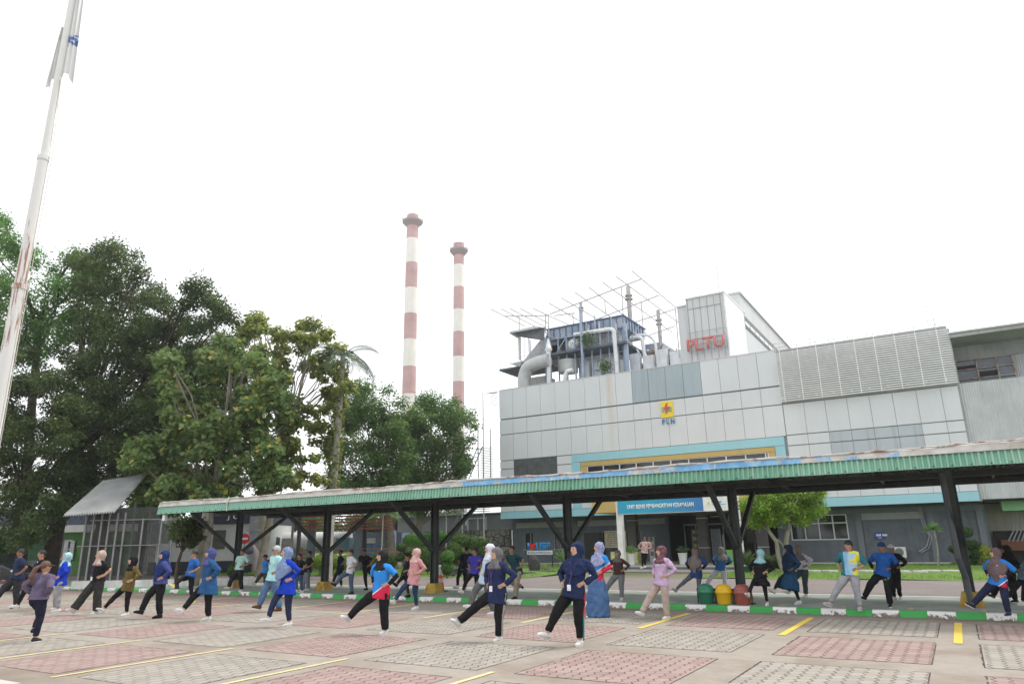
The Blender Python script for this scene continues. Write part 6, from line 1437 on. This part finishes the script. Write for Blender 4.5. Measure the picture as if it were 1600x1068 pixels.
        vs = [p for rg in rings for p in rg]; fs = [(i*n+j, i*n+(j+1) % n, (i+1)*n+(j+1) % n, (i+1)*n+j) for i in range(3) for j in range(n)]
        fs += [tuple(range(n-1, -1, -1)), tuple(3*n+j for j in range(n))]; b._add(vs, fs)
        if drape == 'long': # front panel hanging lower
            b.tube([hc-UP*.13*S+hf*.03, sp+f*.10-UP*.08, sp+f*.135-UP*.26*S, sp+f*.14-UP*.44*S], [(.06, .05), (.11, .045), (.10, .035), (.045, .03)], 12, l)
        if drape in ('back', 'huge'):
            b.tube([hc-hf*.06-UP*.05, sp-f*.14-UP*.1, sp-f*.17-UP*.30*S], [(.09, .07), (.15, .06), (.16, .05)], 12, l)
        me = fuse(b, vox*.9, 2, .017, seed+2, 13); me.materials.append(hij_mat or cloth(hijab)); link('headscarf', me, t)
    elif hair is not None:
        b = MB(True); b.ell(hc-hf*.020*S+UP*.036*S, (.083*S, .094*S, .094*S), hx, 18, 12)
        if hair == 'pony':
            b.tube([hc-hf*.10*S+UP*.03, hc-hf*.19*S-UP*.02, hc-hf*.24*S-UP*.18, hc-hf*.20*S-UP*.36], [.03, .045, .05, .015], 10)
        me = fuse(b, vox*.8, 1, .010, seed+3, 30); me.materials.append({'grey': M_hairg, 'pony': M_hairb}.get(hair, M_hair)); link('hair', me, t)
        if cap:
            b = MB(True); b.ell(hc-hf*.008*S+UP*.055*S, (.090*S, .100*S, .082*S), hx, 16, 10)
            if cap[1]: b.tube([hc+hf*.06*S+UP*.055*S, hc+hf*.16*S+UP*.045*S], [(.07*S, .012), (.05*S, .008)], 12, hl)
            b.build('cap', cloth(cap[0]), t, smooth=True)
    if lanyard:
        b = MB(True); b.cur = 0; c1 = sp+f*.125*bw+l*.06+UP*.0; c2 = sp+f*.125*bw-l*.06; m0 = Hp*.45+sp*.55+f*.155*bw; m1 = Hp+UP*.10*S+f*.172*bw
        for c_ in (c1, c2): b.tube([c_, m0], [(.007, .004)]*2, 6, l)
        b.tube([m0, m1], [(.008, .004)]*2, 6, l); b.build('lanyard', cloth((.10, .06, .19)), t)
        b = MB(True); b._add([m1+l*x+UP*z+f*y for x, y, z in ((-.035, 0, -.10), (.035, 0, -.10), (.035, .006, -.10), (-.035, .006, -.10), (-.035, 0, 0), (.035, 0, 0), (.035, .006, 0), (-.035, .006, 0))], [(0, 3, 2, 1), (4, 5, 6, 7), (0, 1, 5, 4), (1, 2, 6, 5), (2, 3, 7, 6), (3, 0, 4, 7)])
        b.build('badge', cloth((.75, .76, .8)), t)
    if extra: extra(t, dict(Fg=Fg, f=f, l=l, r=r, d=d, Hp=Hp, sp=sp, hc=hc, hf=hf, hl=hl, S=S, bw=bw, stand=(hs, ks, stand_a), kick=(hk, kk, ka), arms=arms))
    return t
def chest_print(c, w=.07, z=0., n=6, seed=1):
    def fn(t, k):
        rr = random.Random(seed); b = MB(); c0 = k['sp']*.72+k['Hp']*.28+k['f']*.128*k['bw']
        for i in range(n): p = c0+k['l']*rr.uniform(-w, w)+UP*(rr.uniform(-w*.35, w*.35)+z); b.ell(p, (.022, .012, .012), [k['l'], k['f'], UP], 8, 5)
        b.build('chest_print', cloth(c), t, smooth=True)
    return fn
def small_logo(c=(.75, .76, .78)):
    def fn(t, k):
        b = MB(); p = k['sp']*.80+k['Hp']*.20+k['f']*.128*k['bw']+k['l']*.06; b.ell(p, (.03, .008, .008), [k['l'], k['f'], UP], 8, 5); b.build('chest_logo', cloth(c), t, smooth=True)
    return fn
def leg_stripe(c, both=False):
    def fn(t, k):
        for h_, kn, an in ((k['stand'], ) if not both else (k['stand'], k['kick'])):
            o = k['l']*(1 if np.dot(k['l'], k['r']) > 0 else -1); b = MB()
            for ci, (p0, p1) in enumerate(((h_, kn), (kn, an))):
                b.cur = ci; a0 = .098 if ci == 0 else .078; a1 = .078 if ci == 0 else .058
                b.tube([p0+o*a0*k['bw']-UP*.0, p1+o*a1*k['bw']], [(.022, .012), (.022, .012)], 8, k['f'])
            b.build('trouser_stripe', [cloth(c[0]), cloth(c[1])], t, smooth=True)
    return fn
def jersey(slope=.75, zf=.10, top=(.03, .22, .62), low=(.55, .02, .06)):
    return lambda Fg, r, Hp, S: split_shirt(top, low, slope, float(Hp[2]-Fg[2])+zf*S, r)
BLK = (.014, .014, .016); NVY = (.018, .026, .062)
team = jersey()
P = .12
person('man in a dark navy polo shirt and grey trousers at the far left', (33, 857), (28, 906), (25, 951), (-8, 938), a=75, sk=SK3, shirt=(.02, .03, .07), sleeve='short', pants=(.035, .035, .04), pw='reg', shoes=(.03, .03, .035), hair='short', female=False, build_=1.08, slen=.06)
person('young man with a white collar in black half hidden behind the instructor', (66, 859), (55, 908), (66, 953), (26, 946), a=75, sk=SK2, shirt=BLK, pants=BLK, hair='short', female=False, slen=.04,
       extra=lambda t, k: (lambda b: (b.tube([k['sp']+UP*.02-k['f']*.06, k['sp']+k['f']*.08-UP*.02, k['sp']+k['f']*.12-UP*.16], [(.07, .03), (.08, .03), (.02, .02)], 10, k['l']), b.build('collar', cloth((.7, .7, .7)), t, smooth=True)))(MB()))
person('woman instructor with brown ponytail and visor in a mauve top and navy leggings', (74, 876), (60, 930), (51, 1003), (52, 986), a=-132, look=-105, sk=SK2, shirt=(.13, .105, .17), sleeve='long', pants=(.018, .018, .038), pw='slim', shoes=(.03, .03, .035), sole=(.65, .65, .65), hair='pony', slen=.0, build_=1.12, kz=.25,
       extra=lambda t, k: (lambda b: (b.tube([k['hc']-k['hf']*.09+UP*.04, k['hc']+k['hl']*.09+UP*.04, k['hc']+k['hf']*.10+UP*.035, k['hc']-k['hl']*.09+UP*.04, k['hc']-k['hf']*.09+UP*.04], [(.012, .022)]*5, 8, V(0, 0, 1)), b.tube([k['hc']+k['hf']*.07+UP*.035, k['hc']+k['hf']*.17+UP*.02], [(.075, .01), (.05, .007)], 12, k['hl']), b.build('visor', cloth((.10, .10, .11)), t, smooth=True)))(MB()))
person('woman in an aqua patterned headscarf, royal blue top and grey joggers', (104, 863), (95, 917), (90, 956), (86, 951), a=95, shirt=(.012, .04, .42), pants=(.30, .30, .31), pw='jog', hij_mat=pattern((.42, .60, .60), (.10, .27, .33), 30, .52), drape='short', kz=.3)
person('woman with a pinkish beige headscarf, black tee, badge and wide grey trousers', (157, 860), (153, 906), (149, 959), (113, 955), a=55, look=80, shirt=BLK, sleeve='short', pants=(.035, .036, .035), pw='wide', hijab=(.44, .33, .29), drape='short', lanyard=1, slen=.02)
person('woman with a black headscarf, olive top and black trousers', (207, 869), (201, 921), (196, 962), (161, 952), a=60, look=82, shirt=(.13, .095, .03), sleeve='long', pants=BLK, hijab=BLK, drape='short', slen=.17)
person('woman with a long navy headscarf, indigo top and black ankle shoes', (256, 860), (251, 914), (248, 965), (221, 954), a=75, shirt=(.055, .065, .20), pants=BLK, pw='reg', shoes=(.02, .02, .022), sole=(.03, .03, .03), hijab=(.016, .035, .13), drape='huge', slen=.03)
person('man in sunglasses, blue tee and yellow trainers kicking high behind the row', (304, 859), (298, 902), (300, 942), (271, 914), a=72, sk=SK2, shirt=(.02, .11, .36), sleeve='short', pants=BLK, shoes=(.62, .60, .08), hair='short', female=False, glasses=True, slen=.06)
person('woman with a violet blue headscarf and loose denim blue tunic', (328, 857), (327, 916), (324, 969), (286, 953), a=72, shirt=(.022, .085, .21), pants=BLK, hijab=(.07, .08, .22), drape='short', slen=.24, flare=.04, build_=1.12)
person('man in a pale mint tee and dark trousers under the canopy', (379, 857), (374, 896), (376, 924), (357, 917), a=45, z0=P, sk=SK3, shirt=(.34, .52, .48), sleeve='short', pants=(.02, .02, .025), pw='reg', hair='short', female=False, slen=.02)
person('man in a cap and blue and red shirt beyond the grey haired man', (415, 866), (415, 899), (414, 920), (399, 911), a=70, z0=P, sk=SK3, shirt_mat=jersey(.4, -.02), sleeve='short', pants=(.07, .07, .06), pw='reg', hair='short', cap=((.02, .02, .03), 1), female=False)
person('older grey haired man in sunglasses, pale aqua tee and blue jeans', (432, 852), (428, 906), (435, 954), (405, 946), a=68, look=78, sk=SK2, shirt=(.38, .66, .66), sleeve='short', pants=(.10, .17, .30), pw='reg', shoes=(.17, .08, .04), sole=(.06, .03, .02), hair='grey', female=False, glasses=True, build_=1.1, slen=.10, extra=chest_print((.42, .12, .05), .05, 0, 9))
person('woman with a powder blue headscarf, royal blue top and navy leggings', (447, 855), (449, 922), (450, 978), (419, 966), a=60, look=80, shirt=(.012, .045, .42), pants=(.025, .032, .07), pw='slim', hijab=(.19, .26, .43), drape='long', slen=.19, flare=.03)
person('man in a black shirt and jeans partly behind the powder blue headscarf', (468, 864), (469, 896), (471, 926), (463, 922), a=60, z0=P, sk=SK3, shirt=BLK, sleeve='short', pants=(.05, .08, .14), hair='short', female=False)
person('man in a black tee standing by the canopy post', (483, 860), (481, 893), (481, 922), (473, 921), a=75, z0=P, sk=SK3, shirt=BLK, sleeve='short', pants=(.16, .18, .21), pw='reg', hair='short', female=False)
person('man in a navy tee and dark trousers behind the man in white', (532, 858), (532, 892), (533, 918), (520, 910), a=80, z0=P, sk=SK3, shirt=(.015, .02, .045), sleeve='short', pants=(.025, .03, .03), hair='short', female=False)
person('man in a white tee and blue jeans right of the canopy post', (548, 858), (548, 894), (549, 928), (524, 912), a=65, z0=P, sk=SK2, shirt=(.56, .57, .60), sleeve='short', pants=(.075, .115, .17), pw='reg', shoes=(.03, .03, .03), sole=(.03, .03, .03), hair='short', female=False)
person('man all in black leaning sideways behind the jersey woman', (569, 857), (573, 888), (574, 921), (590, 910), a=40, z0=P, sk=SK3, shirt=BLK, sleeve='short', pants=BLK, shoes=BLK, sole=BLK, hair='short', female=False)
person('woman with a black headscarf and blue and red jersey kicking in the middle', (596, 860), (596, 927), (599, 990), (545, 965), a=42, look=62, shirt_mat=team, sleeve='short', sleeve_c=BLK, pants=BLK, pw='reg', hijab=(.02, .02, .022), drape='short', slen=.16, extra=small_logo())
person('man in black with a cap behind the woman in pink', (637, 864), (634, 898), (638, 932), (620, 912), a=75, z0=P, sk=SK3, shirt=BLK, sleeve='half', pants=BLK, shoes=BLK, sole=BLK, hair='short', cap=(BLK, 0), female=False)
person('woman with a pale pink headscarf, pink top and dark blue jeans', (649, 857), (647, 908), (649, 952), (616, 939), a=55, look=68, shirt=(.56, .27, .28), pants=(.025, .045, .10), hijab=(.60, .38, .35), drape='short', slen=.18)
person('man in a black and blue jersey seen from behind near the cone', (729, 853), (724, 889), (726, 922), (715, 915), a=150, z0=P, sk=SK3, shirt=(.015, .02, .03), sleeve='half', pants=BLK, hair='short', female=False, extra=lambda t, k: (lambda b: (b.tube([k['Hp']-UP*.08+k['l']*.0, k['Hp']-UP*.04], [(.182*k['bw'], .15*k['bw'])]*2, 20, k['l']), b.build('hem_band', cloth((.10, .33, .40)), t)))(MB()))
person('man in a purple and orange printed shirt next to the black and blue jersey', (742, 855), (742, 893), (743, 933), (723, 923), a=35, look=80, z0=P, sk=SK3, shirt_mat=pattern((.04, .035, .26), (.32, .13, .10), 7, .60), sleeve='short', pants=BLK, hair='short', female=False)
person('woman with a white headscarf, pale blue shirt and grey trousers', (764, 850), (759, 906), (770, 960), (735, 945), a=70, shirt=(.42, .50, .62), pants=(.11, .11, .115), pw='reg', hijab=(.60, .60, .66), drape='short', slen=.15)
person('woman with a grey headscarf, navy top and name badge kicking, smiling', (774, 855), (777, 928), (777, 1001), (715, 974), a=38, look=52, shirt=(.022, .030, .085), pants=BLK, pw='reg', hijab=(.15, .14, .145), drape='short', slen=.19, lanyard=1, extra=leg_stripe(((.35, .33, .30), (.35, .33, .30))))
person('man in a dark teal tee and khaki trousers with one foot raised behind', (799, 852), (808, 892), (804, 936), (814, 918), a=50, z0=P, sk=SK3, shirt=(.015, .05, .06), sleeve='short', pants=(.26, .22, .17), pw='reg', shoes=(.02, .02, .02), hair='short', female=False, kz=.35)
person('tall woman with a big navy headscarf, badge and red striped black trousers', (899, 847), (897, 925), (903, 1008), (855, 990), a=25, look=48, shirt=(.018, .028, .075), sleeve_c=None, pants=BLK, pw='jog', hijab=(.018, .03, .085), drape='mid', slen=.10, lanyard=1, extra=leg_stripe(((.5, .03, .05), (.02, .22, .23))))
person('woman with a grey blue headscarf, blue and red jersey and long denim skirt', (934, 847), (932, 914), (936, 963), (926, 960), a=50, look=65, shirt_mat=jersey(.6, .13), sleeve='long', pants=(.08, .14, .27), pw='reg', hij_mat=pattern((.20, .22, .38), (.34, .36, .50), 22, .5), drape='mid', skirt=((.075, .145, .29), .80, .22, .27, 0.0), slen=.06)
person('woman in a brown jacket and grey headscarf beyond the denim skirt', (964, 859), (967, 898), (970, 937), (944, 927), a=20, z0=P, sk=SK2, shirt=(.075, .04, .035), pants=(.17, .18, .19), pw='reg', hijab=(.16, .145, .135), drape='short', slen=.02)
person('woman with a maroon headscarf, lilac top and beige trousers', (1031, 853), (1034, 912), (1041, 967), (1004, 957), a=45, look=70, shirt=(.50, .36, .52), pants=(.42, .34, .30), pw='reg', hij_mat=pattern((.13, .055, .07), (.20, .11, .115), 24, .55), drape='short', slen=.10, extra=chest_print((.62, .60, .68), .055, .01, 7, 5))
person('woman with a taupe headscarf, blue tunic and grey leggings behind the green bin', (1084, 856), (1088, 896), (1091, 936), (1056, 922), a=20, look=35, z0=P, sk=SK3, shirt=(.035, .07, .20), sleeve='half', sleeve_c=BLK, pants=(.13, .14, .15), pw='slim', hijab=(.22, .185, .17), drape='long', slen=.16, shoes=(.35, .36, .38))
person('woman in a blue and red jersey and white trousers turned away near the bins', (1126, 854), (1126, 890), (1133, 923), (1104, 913), a=165, look=165, z0=P, sk=SK3, shirt_mat=jersey(.05, .02, (.03, .12, .30), (.30, .03, .07)), sleeve='half', sleeve_c=(.02, .03, .05), pants=(.44, .44, .50), pw='reg', shoes=(.12, .10, .08), hij_mat=pattern((.16, .14, .13), (.26, .24, .22), 26, .5), drape='mid')
person('woman with a light turquoise headscarf, black top and short black skirt', (1186, 858), (1188, 900), (1197, 946), (1170, 927), a=15, look=40, z0=P, shirt=BLK, pants=BLK, pw='leg', hijab=(.28, .52, .58), drape='short', skirt=(BLK, .26, .2, .24, .02), slen=.02)
person('woman with a long dark navy headscarf and blue knee length dress', (1229, 851), (1234, 890), (1248, 943), (1210, 921), a=55, look=70, z0=P, sk=SK3, shirt=(.018, .05, .10), pants=(.018, .02, .03), pw='leg', hijab=(.014, .03, .065), drape='huge', skirt=((.022, .075, .15), .44, .24, .31, .10), slen=.02)
person('woman with a wide grey headscarf and white shirt at the edge of the lawn', (1246, 851), (1254, 896), (1258, 932), (1232, 924), a=35, z0=P, sk=SK3, shirt=(.52, .52, .54), pants=(.05, .07, .075), pw='reg', hijab=(.19, .175, .16), drape='mid', slen=.0)
def swirl(Fg, r, Hp, S):
    m = NM('sports_shirt', .8, 0, .2); X_, Y_, Z_ = m.xyz(); u = m.M('ADD', m.M('MULTIPLY', X_, float(r[0])), m.M('MULTIPLY', Y_, float(r[1])))
    g_ = m.M('ADD', m.M('MULTIPLY', u, 5.), m.M('MULTIPLY', m.noise(4, 3), 1.2)); c = m.mix(m.ramp(g_, .15, .75), (.22, .42, .62), (.72, .66, .06))
    c = m.mix(m.ramp(m.noise(6, 3), .55, .6), c, (.30, .50, .70)); c = m.mix(m.M('GREATER_THAN', m.M('ABSOLUTE', u), .165), c, (.03, .16, .20)); m.col(c); return m.m
person('man in a yellow and light blue sports shirt and light grey joggers', (1324, 844), (1328, 905), (1342, 953), (1296, 946), a=18, look=50, z0=P, sk=SK2, shirt_mat=swirl, sleeve='half', pants=(.34, .35, .38), pw='jog', shoes=(.42, .38, .40), hair='short', female=False, slen=.04)
person('man in a blue tee with black sleeves and green flashed black trousers', (1376, 847), (1379, 899), (1389, 948), (1351, 933), a=12, look=35, z0=P, sk=SK3, shirt=(.02, .10, .36), sleeve='short', sleeve_c=BLK, pants=pattern((.012, .012, .014), (.18, .42, .06), 5, .66), pw='reg', shoes=(.03, .03, .035), hair='short', cap=((.02, .05, .14), 0), female=False, slen=.06)
person('person in black with a white cap behind the blue tee', (1391, 850), (1396, 893), (1405, 937), (1398, 934), a=10, look=30, z0=P, sk=SK3, shirt=BLK, pants=BLK, hair='short', cap=((.6, .6, .62), 0), drape='short')
person('woman with a mauve brown headscarf and blue and red jersey by the right post', (1552, 856), (1560, 912), (1574, 962), (1515, 951), a=30, look=62, z0=P, shirt_mat=jersey(.7, .05, (.025, .17, .55), (.50, .02, .06)), sleeve='half', sleeve_c=BLK, pants=(.02, .026, .06), pw='reg', shoes=(.03, .035, .06), hijab=(.14, .10, .105), drape='long', slen=.12, extra=small_logo())
person('person all in black with a long black headscarf near the right edge', (1569, 852), (1577, 899), (1586, 941), (1552, 930), a=60, z0=P, sk=SK3, shirt=BLK, pants=BLK, pw='reg', shoes=(.03, .03, .03), hijab=BLK, drape='back')
person('person in a grey blue top cut off by the right edge', (1606, 858), (1602, 900), (1598, 945), (1575, 936), a=60, z0=P, sk=SK3, shirt=(.10, .16, .24), pants=(.02, .02, .022), hair='short', female=False)
person('person in a plaid shirt and dark trousers standing at the dark entrance', (1007, 838), (1007, 862), (1007, 886), (1004, 886), a=10, look=20, z0=.3, sk=SK3, shirt_mat=pattern((.34, .12, .10), (.55, .50, .46), 14, .5), sleeve='long', pants=BLK, hair='short', female=False, group='bystanders', kz=0)
# ------------------------------------------------------------------ haze volume added to imitate overexposed lens veil
hz = MB(); hz.box(-330, 190, -60, 290, -1.2, 90); ho = hz.build('haze', None); ho.data.materials.clear()
hm = bpy.data.materials.new('haze_veil'); hm.use_nodes = True; ht = hm.node_tree; ht.nodes.clear(); hout = ht.nodes.new('ShaderNodeOutputMaterial'); pv_ = ht.nodes.new('ShaderNodeVolumePrincipled')
pv_.inputs['Color'].default_value = (.97, .98, 1, 1); pv_.inputs['Density'].default_value = .0005; pv_.inputs['Anisotropy'].default_value = .5
ht.links.new(pv_.outputs[0], hout.inputs['Volume']); ho.data.materials.append(hm); tag(ho, kind='stuff')
